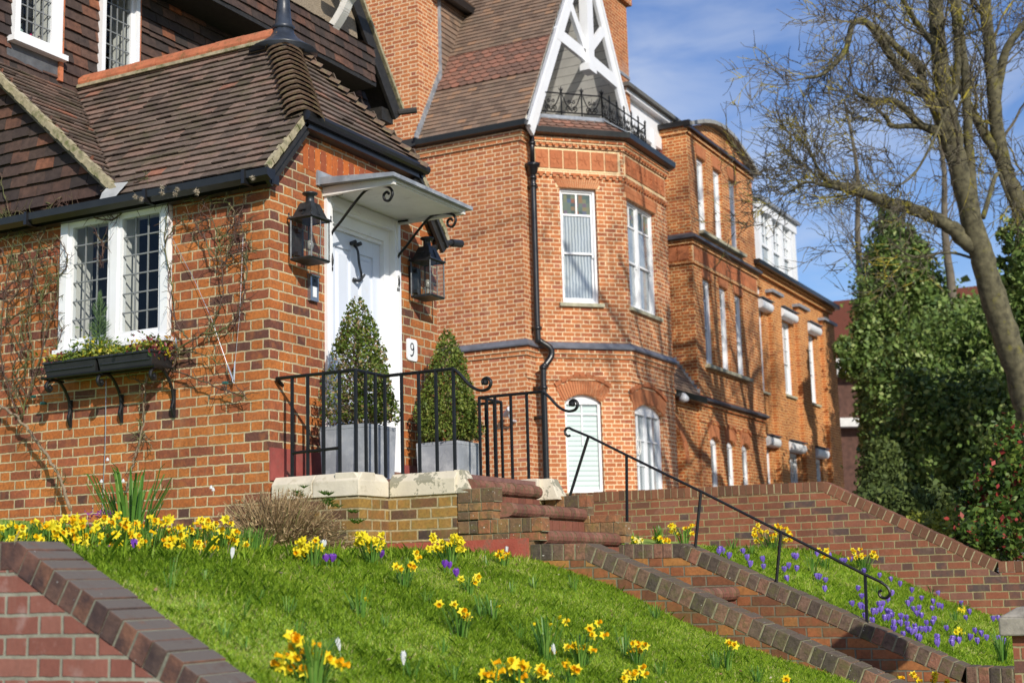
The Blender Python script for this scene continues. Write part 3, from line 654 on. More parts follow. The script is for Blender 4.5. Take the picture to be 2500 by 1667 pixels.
def hung(y0, y1, z0, z1, rt_=None):
    poly = [(y0, z0), (y1, z0), (y1, z1), (y0, z1)] if rt_ is None else rt_
    tiles(mb, (UX+.022, 0, 0), (0,1,0), (0,0,1), poly, .105, .19, .013, .006)
    mb.face([(UX, p[0], p[1]) for p in poly])
hung(-2.2, .24, 5.7, 9.2); hung(.80, 1.30, 5.9, 9.2); hung(.24, .80, 7.70, 9.2); hung(.24, .80, 5.7, 6.2); hung(1.30, 1.81, 7.9, 9.2)
hung(1.81, 6.4, 4.0, 7.0); hung(0,0,0,0,[(1.81, 7.0), (6.4, 7.0), (4.75, 9.2), (1.81, 9.2)])
mb.build('tile_hanging', M['tile_hung'], H)
mb = MB(); mb.box((UX-.002, .2, 6.12), (UX+.045, .82, 6.31)); mb.build('apron_flashing', simple('dark_lead', (.10,.105,.11), .5, .3, 9, bmp=.4), H)
mb = MB()
for y in (.80, 1.81): mb.box((UX-.02, y-.005, 6.1), (UX+.065, y+.045, 7.95))
mb.build('corner_tiles', M['ridge'], H)
# leaded windows
def leaded(par, O, U, N, w_, h, lights, nx_, nz_, fr=.07, depth=.05, name='window', open_room=True, sill=True):
    O = Vector(O); U = Vector(U); N = Vector(N); Z = Vector((0,0,1)); P = lambda u, z, o: O+U*u+Z*z+N*o
    f = MB()
    def B(mb_, ua, ub, za, zb, oa, ob):
        q = [P(ua,za,oa), P(ub,za,oa), P(ub,za,ob), P(ua,za,ob), P(ua,zb,oa), P(ub,zb,oa), P(ub,zb,ob), P(ua,zb,ob)]; mb_.hexa([q[0],q[3],q[2],q[1],q[4],q[7],q[6],q[5]], .5)
    B(f, 0, fr, 0, h, -.05, depth); B(f, w_-fr, w_, 0, h, -.05, depth); B(f, fr, w_-fr, h-.06, h, -.05, depth-.005); B(f, fr, w_-fr, 0, .05, -.05, depth-.005)
    cw = (w_-fr)/lights; cells = []
    for i in range(lights):
        ca = fr*.5+cw*i+fr*.5; cb = ca+cw-fr*1.0
        if i > 0: B(f, ca-fr*1.0, ca, .05, h-.06, -.05, depth-.01)
        s = .035; B(f, ca, ca+s, .05, h-.06, -.03, .022); B(f, cb-s, cb, .05, h-.06, -.03, .022); B(f, ca+s, cb-s, .05, .05+s, -.03, .022); B(f, ca+s, cb-s, h-.06-s, h-.06, -.03, .022)
        cells.append((ca+s, cb-s, .05+s, h-.06-s))
    wo = f.build(name, M['white'], par)
    g = MB(); l = MB()
    for (ca, cb, za, zb) in cells:
        g.face([P(ca,za,0), P(cb,za,0), P(cb,zb,0), P(ca,zb,0)])
        for i in range(1, nx_): x = ca+(cb-ca)*i/nx_; B(l, x-.0055, x+.0055, za, zb, -.004, .006)
        for j in range(1, nz_): z = za+(zb-za)*j/nz_; B(l, ca, cb, z-.0055, z+.0055, -.0045, .0065)
    g.build('pane', M['glass'], wo); l.build('lead_bars', simple('lead_came', (.20,.21,.21), .5, .1, 9), wo)
    rm = MB(); dk = MB(); dpt = -.30
    # white splayed lining and the dark room behind it
    rm.face([P(.02,.03,-.051), P(.02,.03,dpt), P(.02,h-.02,dpt), P(.02,h-.02,-.051)]); rm.face([P(w_-.02,.03,-.051), P(w_-.02,.03,dpt), P(w_-.02,h-.02,dpt), P(w_-.02,h-.02,-.051)])
    rm.face([P(.02,.03,-.051), P(w_-.02,.03,-.051), P(w_-.02,.03,dpt), P(.02,.03,dpt)]); rm.face([P(.02,h-.02,-.051), P(w_-.02,h-.02,-.051), P(w_-.02,h-.02,dpt), P(.02,h-.02,dpt)])
    for i in range(1, lights): x = fr*.5+cw*i+fr*.0; B(rm, x-.0, x+.05, .03, h-.02, -.2, -.052)
    rm.build('lining', M['white_old'], wo)
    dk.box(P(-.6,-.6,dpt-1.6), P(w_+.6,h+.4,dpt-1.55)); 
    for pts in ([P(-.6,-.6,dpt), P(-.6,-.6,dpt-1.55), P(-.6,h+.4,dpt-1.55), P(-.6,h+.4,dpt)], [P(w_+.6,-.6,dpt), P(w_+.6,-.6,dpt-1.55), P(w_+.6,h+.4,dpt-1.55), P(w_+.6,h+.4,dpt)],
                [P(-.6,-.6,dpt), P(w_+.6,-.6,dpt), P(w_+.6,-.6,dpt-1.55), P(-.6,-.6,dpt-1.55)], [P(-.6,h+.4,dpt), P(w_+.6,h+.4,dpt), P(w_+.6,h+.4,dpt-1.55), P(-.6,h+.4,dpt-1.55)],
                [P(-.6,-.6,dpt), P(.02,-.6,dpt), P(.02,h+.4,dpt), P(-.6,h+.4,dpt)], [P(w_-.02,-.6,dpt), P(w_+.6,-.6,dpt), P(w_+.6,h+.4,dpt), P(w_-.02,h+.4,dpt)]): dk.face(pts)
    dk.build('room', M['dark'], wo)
    return wo
leaded(H, (-2.06, .0, 3.405), (1,0,0), (0,-1,0), 1.125, 1.09, 2, 3, 6, .075, .045)
leaded(H, (UX+.03, .24, 6.33), (0,1,0), (1,0,0), .56, 1.38, 1, 4, 9, .06, .06)
leaded(H, (UX+.03, 1.30, 6.30), (0,1,0), (1,0,0), .51, 1.58, 1, 4, 10, .05, .06)
mb = MB(); mb.box((UX+.02, .2, 6.28), (UX+.13, .84, 6.33)); mb.build('sill', M['white'], H)
mb = MB(); mb.box((-2.09, -.075, 3.372), (-.905, -.002, 3.405)); mb.build('sill', M['white'], H)
# bottles on the upper sill
for y, col, h in ((.37, (.10,.30,.18), .13), (.43,(.35,.45,.42),.16), (.56,(.55,.02,.12),.11), (.66,(.55,.48,.42),.13)):
    b_ = MB(); b_.lathe((UX-.06, y, 6.38), [(.03,0),(.032,.02),(.032,h*.6),(.012,h*.75),(.012,h)], 10)
    tag(b_.build('bottle', simple('bottle_glass', col, .15, .05, spec=.8), None, True), 'small %s bottle on the sill inside the upper left leaded window' % {.37:'green', .43:'clear', .56:'pink', .66:'beige'}[y], 'bottle', 'bottles on the upstairs window sill')
# jetty with roughcast panel, white brackets
mb = MB(); JX = -2.6
tiles(mb, (JX+.012, 0, 7.42), (0,1,0), (0,0,1), [(.4, 0), (5.42, 0), (5.42, .42), (.4, .42)], .105, .19, .013, .006)
mb.face([(JX,.4,7.42),(JX,5.42,7.42),(JX,5.42,7.86),(JX,.4,7.86)])
mb.build('jetty_tiles', M['tile_hung'], H)
mb = MB(); mb.box((UX, .4, 7.37), (JX+.03, 5.44, 7.43)); mb.box((UX, 5.38, 7.43), (JX, 5.42, 7.86)); mb.build('jetty_soffit', M['barge'], H)
mb = MB(); mb.face([(JX-.06,.4,7.86),(JX-.06,5.2,7.86),(JX-.06,4.9,9.2),(JX-.06,.4,9.2)]); mb.face([(JX-.06,.4,7.86),(JX,.4,7.86),(JX,5.42,7.86),(JX-.06,5.2,7.86)]); mb.build('roughcast_panel', M['roughcast'], H)
mb = MB()
for y in (4.62, ):
    pts = curve([(JX-.02, y, 7.84), (JX+.06, y, 7.93), (JX+.13, y, 8.02), (JX+.20, y, 8.14), (JX+.33, y, 8.22)], 5)
    for a, b in zip(pts[:-1], pts[1:]): mb.bar(a, b, .12, .085, (0,0,1))
    mb.bar((JX-.04, y, 8.32), (JX+.36, y, 8.30), .14, .09); mb.bar((JX+.36, y-.5, 8.34), (JX+.36, y+.5, 8.34), .07, .10)
mb.build('bracket', M['white_old'], H)
mb = MB()
mb.bar((-2.78, 5.98, 7.20), (-2.78, 4.05, 9.67), .30, .05, (0,.8,.6)); mb.bar((-2.62, 5.99, 7.16), (-2.62, 4.05, 9.64), .04, .17, (0,.8,.6))
mb.tube([(-2.9, 5.95, 7.20), (-2.6, 6.0, 7.22), (-2.42, 6.12, 7.25)], .04, 8); mb.box((-3.0, 5.7, 7.06), (-2.66, 5.95, 7.22))
mb.build('bargeboard', M['barge'], H)
mb = MB(); mb.bar((-2.61, 6.10, 7.24), (-2.61, 4.15, 9.74), .07, .04, (0,.8,.6)); mb.build('verge_mortar', M['verge'], H)
mb = MB()  # body of the house behind, so that light does not leak and a step aside shows a solid
mb.box((-7, 2.5, 1.5), (-3.1, 6.3, 6.9)); mb.box((-7, 2.9, 6.9), (-3.9, 5.2, 8.8)); mb.build('house_core', M['tile_hung'], H)
# front door and frame
D_ = MB(); 
D_.box((-.12, .70, 2.40), (.025, .78, 4.56)); D_.box((-.12, 1.70, 2.40), (.025, 1.79, 4.56)); D_.box((-.12, .78, 4.46), (.022, 1.70, 4.56))
D_.box((-.12, .78, 2.40), (-.035, .86, 4.46)); D_.box((-.12, 1.62, 2.40), (-.035, 1.70, 4.46)); D_.box((-.12, .86, 4.36), (-.035, 1.62, 4.46))
D_.box((-.12,.86,4.33),(-.055,1.62,4.36)); D_.box((-.003, .735, 2.4), (.034, .76, 4.56)); D_.box((-.003, 1.73, 2.4), (.034, 1.75, 4.56)); D_.box((-.05, .80, 4.475), (.03, 1.69, 4.50))
D_.build('door_frame', M['white'], H)
dr = MB(); DX = -.10
dr.box((DX-.04, .86, 2.44), (DX, 1.62, 4.33))
for (a, b) in ((.86,.96),(1.19,1.29),(1.52,1.62)): dr.box((DX, a+.001, 2.44), (DX+.018, b-.001, 4.33))
for (za, zb) in ((2.44,2.66),(3.20,3.36),(4.20,4.33)):
    for (a, b) in ((.96,1.19),(1.29,1.52)): dr.box((DX, a, za), (DX+.017, b, zb))
for (a, b) in ((.96,1.19),(1.29,1.52)):
    for (za, zb) in ((2.66,3.20),(3.36,4.20)): 
        dr.hexa([(DX,a+.03,za+.03),(DX,b-.03,za+.03),(DX,b-.03,zb-.03),(DX,a+.03,zb-.03),(DX+.016,a+.055,za+.055),(DX+.016,b-.055,za+.055),(DX+.016,b-.055,zb-.055),(DX+.016,a+.055,zb-.055)])
door = dr.build('door', M['door'], H)
kn = MB(); kx = DX+.05
kn.tube(curve([(kx-.02,1.23,4.25),(kx+.01,1.23,4.20),(kx+.015,1.24,4.10),(kx+.015,1.27,4.02),(kx+.0,1.30,3.985),(kx+.01,1.33,4.02)],5), .010, 6)
kn.tube([(kx-.04,1.19,4.26),(kx+.02,1.19,4.27)], .017, 8); kn.tube([(kx-.04,1.265,4.26),(kx+.02,1.265,4.27)], .017, 8); kn.tube([(kx-.01,1.19,4.255),(kx-.01,1.265,4.255)], .009, 6)
kn.tube(curve([(kx-.02,1.20,3.965),(kx+.01,1.25,3.955),(kx+.01,1.29,3.985)],5), .013, 6); kn.tube([(kx-.06,1.24,3.96),(kx,1.24,3.955)], .012, 6)
kn.build('knocker', M['bronze'], door, smooth=True)
mb = MB(); mb.box((-.12, .79, 2.34), (.10, 1.69, 2.40)); mb.build('threshold', M['path'], H)
# canopy with scrolled iron brackets
cn = MB(); y0_, y1_ = .62, 1.86
cn.hexa([(-.01,y0_+.07,4.565),(.64,y0_+.07,4.545),(.64,y1_-.07,4.545),(-.01,y1_-.07,4.565),(-.01,y0_+.07,4.60),(.64,y0_+.07,4.57),(.64,y1_-.07,4.57),(-.01,y1_-.07,4.60)])
cn.box((-.01, y0_+.06, 4.53), (.66, y0_+.10, 4.60)); cn.box((-.01, y1_-.10, 4.53), (.66, y1_-.06, 4.60)); cn.box((.60, y0_+.10, 4.555), (.655, y1_-.10, 4.60))
cp = cn.build('canopy', M['white_old'], H)
ld = MB(); ld.hexa([(-.02,y0_-.01,4.61),(.70,y0_,4.575),(.70,y1_,4.575),(-.02,y1_+.01,4.61),(-.02,y0_-.01,4.67),(.70,y0_,4.605),(.70,y1_,4.605),(-.02,y1_+.01,4.67)]); ld.box((-.004, y0_-.03, 4.60), (.02, y1_+.03, 4.72)); ld.build('canopy_lead', M['lead'], cp)
for y in (.76, 1.74):
    br = MB()
    br.tube(curve([(.02,y,3.96),(.035,y,4.02),(.02,y,4.10),(.012,y,4.17),(.035,y,4.25),(.12,y,4.33),(.23,y,4.44),(.34,y,4.535),(.42,y,4.555),(.50,y,4.555),(.575,y,4.53),(.60,y,4.48),(.57,y,4.43),(.53,y,4.44),(.52,y,4.48),(.55,y,4.50),(.57,y,4.48)],5), [.011]*81, 6)
    br.tube([(.012,y,4.58),(.012,y,4.50)], .010, 5); br.tube([(.0,y,4.545),(.13,y,4.545)], .009, 5); br.tube([(.02,y,3.94),(.02,y,3.97)], .018, 7)
    br.build('canopy_bracket', M['iron'], cp, smooth=True)
# ------------------------------------------------------------------ things fixed to the cottage
def lantern(y, label):
    t = thing('wall_lantern', label, 'lantern', (.14, y, 3.9), 'lanterns beside the front door')
    xa, xb = .045, .235; ya, yb = y-.115, y+.115; z0_, z1_ = 3.925, 4.235; f = MB(); s = .008
    for (x, yy) in ((xa,ya),(xa,yb),(xb,ya),(xb,yb)): f.tube([(x,yy,z0_),(x,yy,z1_)], s, 4)
    f.tube([(xb,y,z0_),(xb,y,z1_)], .005, 4)
    for z in (z0_, z1_): f.tube([(xa,ya,z),(xb,ya,z),(xb,yb,z),(xa,yb,z),(xa,ya,z)], s+.002, 4)
    f.hexa([(xa,ya,z0_-.012),(xb,ya,z0_-.012),(xb,yb,z0_-.012),(xa,yb,z0_-.012),(xa,ya,z0_+.004),(xb,ya,z0_+.004),(xb,yb,z0_+.004),(xa,yb,z0_+.004)])
    f.box((.0, ya+.03, z0_+.05), (.02, yb-.03, z1_-.03)); f.box((.0, y-.02, z1_-.08), (xa, y+.02, z1_-.05)); f.box((.0, y-.02, z0_+.05), (xa, y+.02, z0_+.08))
    f.build('frame', M['bronze'], t)
    rf = MB(); q = .02; cx = (xa+xb)/2
    rf.hexa([(xa-q,ya-q,z1_),(xb+q,ya-q,z1_),(xb+q,yb+q,z1_),(xa-q,yb+q,z1_),(xa-q+.012,ya-q+.012,z1_+.018),(xb+q-.012,ya-q+.012,z1_+.018),(xb+q-.012,yb+q-.012,z1_+.018),(xa-q+.012,yb+q-.012,z1_+.018)])
    rf.hexa([(xa+.005,ya+.012,z1_+.018),(xb-.005,ya+.012,z1_+.018),(xb-.005,yb-.012,z1_+.018),(xa+.005,yb-.012,z1_+.018),(cx-.05,y-.06,z1_+.13),(cx+.05,y-.06,z1_+.13),(cx+.05,y+.06,z1_+.13),(cx-.05,y+.06,z1_+.13)])
    for (x, yy) in ((xa-q+.01,ya-q+.01),(xb+q-.01,ya-q+.01),(xb+q-.01,yb+q-.01)): rf.lathe((x,yy,z1_+.01), [(.006,0),(.004,.02),(.008,.028),(.002,.04)], 6)
    rf.box((cx+.028, y-.016, z1_+.06), (cx+.078, y+.016, z1_+.064)); rf.bar((xb-.005+.001, y, z1_+.03), (cx+.062, y, z1_+.10), .008, .008)
    rf.bar((cx, ya+.014, z1_+.03), (cx, y-.068, z1_+.10), .008, .008); rf.bar((cx-.03, y-.095, z1_+.068), (cx+.03, y-.095, z1_+.068), .008, .008)
    rf.build('roof', M['bronze'], t)
    ch = MB(); ch.lathe((cx,y,z1_+.115), [(.055,0),(.058,.012),(.04,.02),(.034,.03),(.032,.075),(.055,.085),(.06,.092),(.058,.10),(.03,.108),(.0,.11)], 14); ch.build('chimney', M['bronze'], t, smooth=True)
    g = MB(); e_ = .002
    for pts in ([(xa,ya+e_,z0_),(xb,ya+e_,z0_),(xb,ya+e_,z1_),(xa,ya+e_,z1_)], [(xb-e_,ya,z0_),(xb-e_,yb,z0_),(xb-e_,yb,z1_),(xb-e_,ya,z1_)], [(xa,yb-e_,z0_),(xb,yb-e_,z0_),(xb,yb-e_,z1_),(xa,yb-e_,z1_)]): g.face(pts)
    g.build('glass', M['glass'], t)
    bu = MB(); bu.lathe((cx,y,z0_+.004), [(.03,0),(.028,.02),(.012,.03),(.012,.07)], 10); bu.lathe((cx,y,z0_+.075), [(.012,0),(.026,.02),(.03,.045),(.02,.075),(.0,.085)], 10); bu.build('bulb', simple('bulb_glass', (.30,.28,.24), .15, .1), t, smooth=True)
lantern(.315, 'dark metal glazed lantern on the brick wall left of the white door')
lantern(2.035, 'dark metal glazed lantern right of the white door, half in the canopy shadow')
bb = MB(); bb.box((0, .475, 3.66), (.03, .58, 3.855)); bb.hexa([(.0,.47,3.85),(.045,.47,3.85),(.045,.585,3.85),(.0,.585,3.85),(.0,.47,3.875),(.04,.47,3.865),(.04,.585,3.865),(.0,.585,3.875)])
t = thing('door_entry_panel', 'slim grey door entry panel under the left lantern', 'intercom', (0, .52, 3.66)); bb.build('housing', M['steel'], t)
b2 = MB(); b2.box((.0305, .505, 3.69), (.034, .55, 3.77)); b2.build('button_plate', M['white'], t); b2 = MB(); b2.box((.0305, .50, 3.775), (.034, .565, 3.845)); b2.tube([(.03,.53,3.82),(.04,.53,3.82)], .01, 10); b2.build('camera_eye', M['plastic'], t)
# number plate with a 9
t = thing('house_number_plate', 'white oval-cornered plate with the black number 9 right of the door', 'number plate', (0, 1.98, 3.47))
cy_, cz_ = 1.975, 3.472; pts = []
for (sx_, sz_, a0) in ((1,1,0),(-1,1,90),(-1,-1,180),(1,-1,270)):
    for i in range(5): a = radians(a0+i*22.5); pts.append((cy_+sx_*.055+.028*cos(a), cz_+sz_*.066+.028*sin(a)))
pl = MB(); vs = [(.002,p[0],p[1]) for p in pts]+[(.012,p[0],p[1]) for p in pts]; k = len(pts)
pl.raw(vs, [tuple(range(k, 2*k))]+[(i,(i+1)%k,k+(i+1)%k,k+i) for i in range(k)]); pl.build('plate', M['white'], t)
ng = MB(); nx9 = .0135
ring = [(nx9, cy_-.002+.024*cos(a), cz_+.028+.028*sin(a)) for a in [2*pi*i/20 for i in range(21)]]
def flatline(mb_, pts_, wd):
    for i in range(len(pts_)-1):
        a = Vector(pts_[i]); b = Vector(pts_[i+1]); d_ = (b-a).normalized(); s_ = Vector((0, -d_.z, d_.y))*wd/2; a = a-d_*wd*.15; b = b+d_*wd*.15
        mb_.hexa([a-s_-Vector((.002,0,0)), b-s_-Vector((.002,0,0)), b+s_-Vector((.002,0,0)), a+s_-Vector((.002,0,0)), a-s_, b-s_, b+s_, a+s_])
flatline(ng, ring, .011); flatline(ng, curve([(nx9,cy_+.022,cz_+.034),(nx9,cy_+.023,cz_-.005),(nx9,cy_+.008,cz_-.042),(nx9,cy_-.018,cz_-.054),(nx9,cy_-.028,cz_-.048)],5), .013)
ng.build('numeral', M['plastic'], t)
t = thing('security_camera', 'black tubular camera at the corner above the right lantern', 'camera', (.0, 2.42, 4.5))
cm = MB(); cm.tube([(.03,2.36,4.47),(.09,2.47,4.50),(.10,2.53,4.51)], [.03,.03,.026], 10); cm.tube([(.10,2.53,4.51),(.115,2.68,4.53)], [.036,.036], 12); cm.build('barrel', M['plastic'], t, smooth=False)
cm = MB(); cm.tube([(0,2.36,4.44),(.04,2.38,4.45)], .03, 8); cm.build('mount', M['plastic'], t)

# ================================================================== VILLA with bay and gable
V = thing('villa', 'tall red brick villa with octagonal bay, steep tiled roof and white gable', 'house', (-4.4, 13, 3))
Y2, X2 = 12.8, -4.4; B0 = (X2, 13.16); B1 = (-3.17, 14.39); B2 = (-3.17, 16.45); B3 = (X2, 17.68); s2 = sqrt(.5)
path = [(-12, Y2), (X2, Y2), B0, B1, B2, B3, (X2, 21.6)]
mb = MB(); zT = 9.15
wallface(mb, (-12, Y2), (X2, Y2), 1.5, zT); wallface(mb, (X2, Y2), B0, 1.5, zT)
Lc = hypot(1.23, 1.23)
wallface(mb, B0, B1, 1.5, zT, [(.53, 1.21, 6.22, 8.27, 0), (.50, 1.17, 2.2, 4.62, .13)], .11)
wallface(mb, B1, B2, 1.5, zT, [(.11, 1.44, 6.20, 8.17, 0), (.10, 1.42, 2.6, 4.52, .16)], .11)
wallface(mb, B2, B3, 1.5, zT); wallface(mb, B3, (-12, B3[1]), 1.5, zT)
mb.build('wall', M['brick_villa'], V)
# lower storey stands out a little under the lead string
mb = MB(); pth = [(-12, Y2), (X2, Y2), B0, B1, B2, B3, (-8, B3[1])]
sweep(mb, pth, [(-.01,5.25),(.03,5.25),(.03,5.32),(.055,5.32),(.055,5.39),(-.01,5.39)]); sweep(mb, pth[1:], [(-.01,4.86),(.025,4.86),(.025,4.93),(-.01,4.93)])
mb.build('string_brick', M['brick_villa'], V)
mb = MB(); sweep(mb, pth, [(-.01,5.39),(.10,5.40),(.105,5.425),(.03,5.52),(-.01,5.53)]); mb.build('string_lead', simple('blue_grey_lead', (.13,.14,.165), .4, .2, 8, bmp=.3), V)
# dog-tooth brick cornice, terracotta frieze
mb = MB()
for (o_, za, zb) in ((.03,9.08,9.15),(.06,9.15,9.20),(.09,9.20,9.27)):
    pass
sweep(mb, pth[:6], [(-.01,9.00),(.035,9.00),(.035,9.07),(-.01,9.07)]); sweep(mb, pth[:6], [(-.01,9.10),(.08,9.10),(.08,9.17),(-.01,9.17)])
sweep(mb, pth[2:6], [(-.01,8.50),(.03,8.50),(.03,8.54),(-.01,8.54)])
mb.build('cornice', M['brick_villa'], V)
mb = MB(); sweep(mb, pth[:6], [(-.01,9.07),(.055,9.07),(.055,9.10),(-.01,9.10)]); sweep(mb, pth[2:6], [(-.01,8.54),(.022,8.54),(.022,8.565),(-.01,8.565)]); mb.build('cornice_joint', M['mortar_pale'], V)
mb = MB()   # dentils
for (a, b) in ((B0,B1),(B1,B2)):
    a = Vector(a+(0,)); b = Vector(b+(0,)); d = (b-a).normalized(); nn = Vector((d.y,-d.x,0)); Ls = (b-a).length; k = int(Ls/.13)
    for i in range(k+1):
        c = a+d*(Ls*(i+.5)/(k+1)); mb.obox(c+nn*.022+Vector((0,0,8.475)), d*.03, nn*.022, Vector((0,0,.022))); mb.obox(c+nn*.045+Vector((0,0,9.04)), d*.028, nn*.03, Vector((0,0,.02)))
mb.build('dentils', M['gauged'], V)
mb = MB(); bk = MB()
for (a, b, n) in ((B0,B1,6),(B1,B2,7)):
    a = Vector(a+(0,)); b = Vector(b+(0,)); d = (b-a).normalized(); nn = Vector((d.y,-d.x,0)); Ls = (b-a).length
    bk.obox(a+d*Ls/2+nn*.0+Vector((0,0,8.78)), d*(Ls/2-.05), nn*.006, Vector((0,0,.20)))
    for i in range(n):
        c = a+d*(.09+(Ls-.18)*(i+.5)/n); mb.obox(c+nn*.012+Vector((0,0,8.78)), d*((Ls-.18)/n/2-.012), nn*.012, Vector((0,0,.165)))
        for q in range(5):   # low relief leaf
            an_ = q*1.25+.4; mb.obox(c+nn*.026+Vector((0,0,8.78))+d*.05*cos(an_)+Vector((0,0,.06*sin(an_))), d*.03*cos(an_)+Vector((0,0,.045*sin(an_))), nn*.007, (-d*sin(an_)+Vector((0,0,cos(an_))))*.012)
mb.build('frieze_panel', M['terracotta'], V); bk.build('frieze_backing', M['mortar_pale'], V)
# window heads
mb = MB(); bk = MB(); o0 = Vector(B0+(0,)); d0 = Vector((s2,s2,0)); n0 = Vector((s2,-s2,0)); o1 = Vector(B1+(0,)); d1 = Vector((0,1,0)); n1 = Vector((1,0,0))
fan(mb, o0+n0*.004, d0, .87, 8.275, .36, .48, .20, 20, out=.012, rows=2, gap=.008); bk.obox(o0+d0*.87+n0*.0+Vector((0,0,8.375)), d0*.41, n0*.006, Vector((0,0,.10)))
fan(mb, o1+n1*.004, d1, .775, 8.175, .70, .80, .22, 34, out=.012, rows=2, gap=.008); bk.obox(o1+d1*.775+Vector((0,0,8.285)), d1*.74, n1*.006, Vector((0,0,.11)))
fan(mb, o0+n0*.004, d0, .835, 4.49, .37, .50, .24, 20, rise=.135, out=.012, rows=1, gap=.008); fan(mb, o1+n1*.004, d1, .76, 4.37, .70, .84, .26, 32, rise=.16, out=.012, rows=1, gap=.008)
fan(mb, o0+n0*.004, d0, .835, 4.745, .49, .53, .06, 9, rise=.17, out=.03, gap=.01, r=.0); fan(mb, o1+n1*.004, d1, .76, 4.645, .82, .87, .06, 14, rise=.19, out=.03, gap=.01, r=.0)
mb.build('brick_arch', M['gauged'], V); bk.build('arch_joints', M['mortar_pale'], V)
window(V, B0, d0, .53, 1.21, 6.22, 8.27, .09, glass='pane', top='stained', fr=.045)
window(V, B1, d1, .11, 1.44, 6.20, 8.17, .09, glass='pane', top='stained', fr=.045, split=[.48])
window(V, B0, d0, .50, 1.17, 2.95, 4.62, .09, glass='louvre', rise=.13, fr=.05, bars=(2,2,.52,1.25), kind='plain')
window(V, B1, d1, .10, 1.42, 2.95, 4.52, .09, glass='pane', rise=.16, fr=.05, bars=(2,3), kind='plain', split=[.5])
mb = MB(); c_ = o1+d1*.42+n1*-.088+Vector((0,0,3.78)); mb.tube([c_+d1*(.10*cos(a))+Vector((0,0,.16*sin(a))) for a in [2*pi*i/20 for i in range(21)]], .010, 5)
mb.tube([c_+Vector((0,0,.24)), c_-Vector((0,0,.06))], .008, 5)
for a_ in (-1, 1): mb.tube([c_+Vector((0,0,.02)), c_+d1*.06*a_-Vector((0,0,.13))], .008, 5)
mb.build('window_wreath', M['white_old'], V)
# gutters
gutter_on(V, [(-6.4, Y2-.02), (X2+.02, Y2-.02), (B0[0]+.02, B0[1]-.02), (B1[0]+.02, B1[1]-.01), (B2[0]+.02, B2[1]), (B3[0]+.02, B3[1]+.02)], 9.30, .06, size=.13)
# bay roof: scalloped tiles with lead hips
mb = MB(); out_ = .16; lo = offs([B0,B1,B2,B3], out_); RP = [(-4.32,13.28),(-3.43,14.17),(-3.43,16.25),(-4.32,17.14)]
zl, zh = 9.27, 9.54
for i in range(3):
    a = Vector((lo[i].x, lo[i].y, zl)); b = Vector((lo[i+1].x, lo[i+1].y, zl)); c = Vector((*RP[i+1], zh)); d = Vector((*RP[i], zh)); U = (b-a).normalized(); Nn = (b-a).cross(d-a).normalized(); Vv = Nn.cross(U)
    cc = lambda p: ((p-a).dot(U), (p-a).dot(Vv))
    tiles(mb, a, U, Vv, [cc(a), cc(b), cc(c), cc(d)], .085, .17, .012, .002, shape='scallop')
    mb.face([a-Nn*.012, b-Nn*.012, c-Nn*.012, d-Nn*.012])
mb.build('bay_roof', M['tile_scallop'], V)
mb = MB(); 
sweep(mb, RP, [(-.25,9.50),(.03,9.50),(.05,9.53),(.02,9.60),(-.25,9.61)])
for i in (0,1,2):
    mb.bar((lo[i].x, lo[i].y, zl+.03), (*RP[i], zh+.03), .10 if i else .22, .02, (0,0,1))
mb.face([(X2-.1,13.28,9.61),(*RP[0],9.61),(*RP[1],9.61),(*RP[2],9.61),(*RP[3],9.61),(X2-.1,17.14,9.61)])
mb.build('bay_lead', M['lead'], V)
# main roof
RYv, RZv, EZv, EYv = 15.38, 13.75, 9.24, 12.68; tv = atan2(RZv-EZv, RYv-EYv); lv = hypot(RZv-EZv, RYv-EYv); GX = -4.26
mb = MB(); svv = (0, cos(tv), sin(tv)); sc0, sc1 = (10.42-EZv)/sin(tv), (11.25-EZv)/sin(tv)
tiles(mb, (0,EYv,EZv), (1,0,0), svv, [(-6.42,0),(GX,0),(GX,sc0),(-6.42,sc0)], .105, .17, .012, .002)
tiles(mb, (0,EYv,EZv), (1,0,0), svv, [(-12,sc1),(GX,sc1),(GX,lv),(-12,lv)], .105, .17, .012, .002)
tiles(mb, (0,RYv+(RYv-EYv),EZv), (-1,0,0), (0,-cos(tv),sin(tv)), [(-GX,0),(12,0),(12,lv),(-GX,lv)], .21, .34, .012, .002)
mb.build('roof', M['tile_villa'], V)
mb = MB(); tiles(mb, (0,EYv,EZv), (1,0,0), svv, [(-6.42,sc0),(GX,sc0),(GX,sc1),(-6.42,sc1)], .115, .17, .012, .002, shape='scallop'); mb.build('scalloped_band', M['tile_scallop'], V)
mb = MB(); e_=.03
mb.face([(-12,EYv,EZv-e_),(GX-.02,EYv,EZv-e_),(GX-.02,RYv,RZv-e_),(-12,RYv,RZv-e_)]); mb.face([(GX-.02,2*RYv-EYv,EZv-e_),(-12,2*RYv-EYv,EZv-e_),(-12,RYv,RZv-e_),(GX-.02,RYv,RZv-e_)])
mb.build('roof_underlay', M['dark'], V)
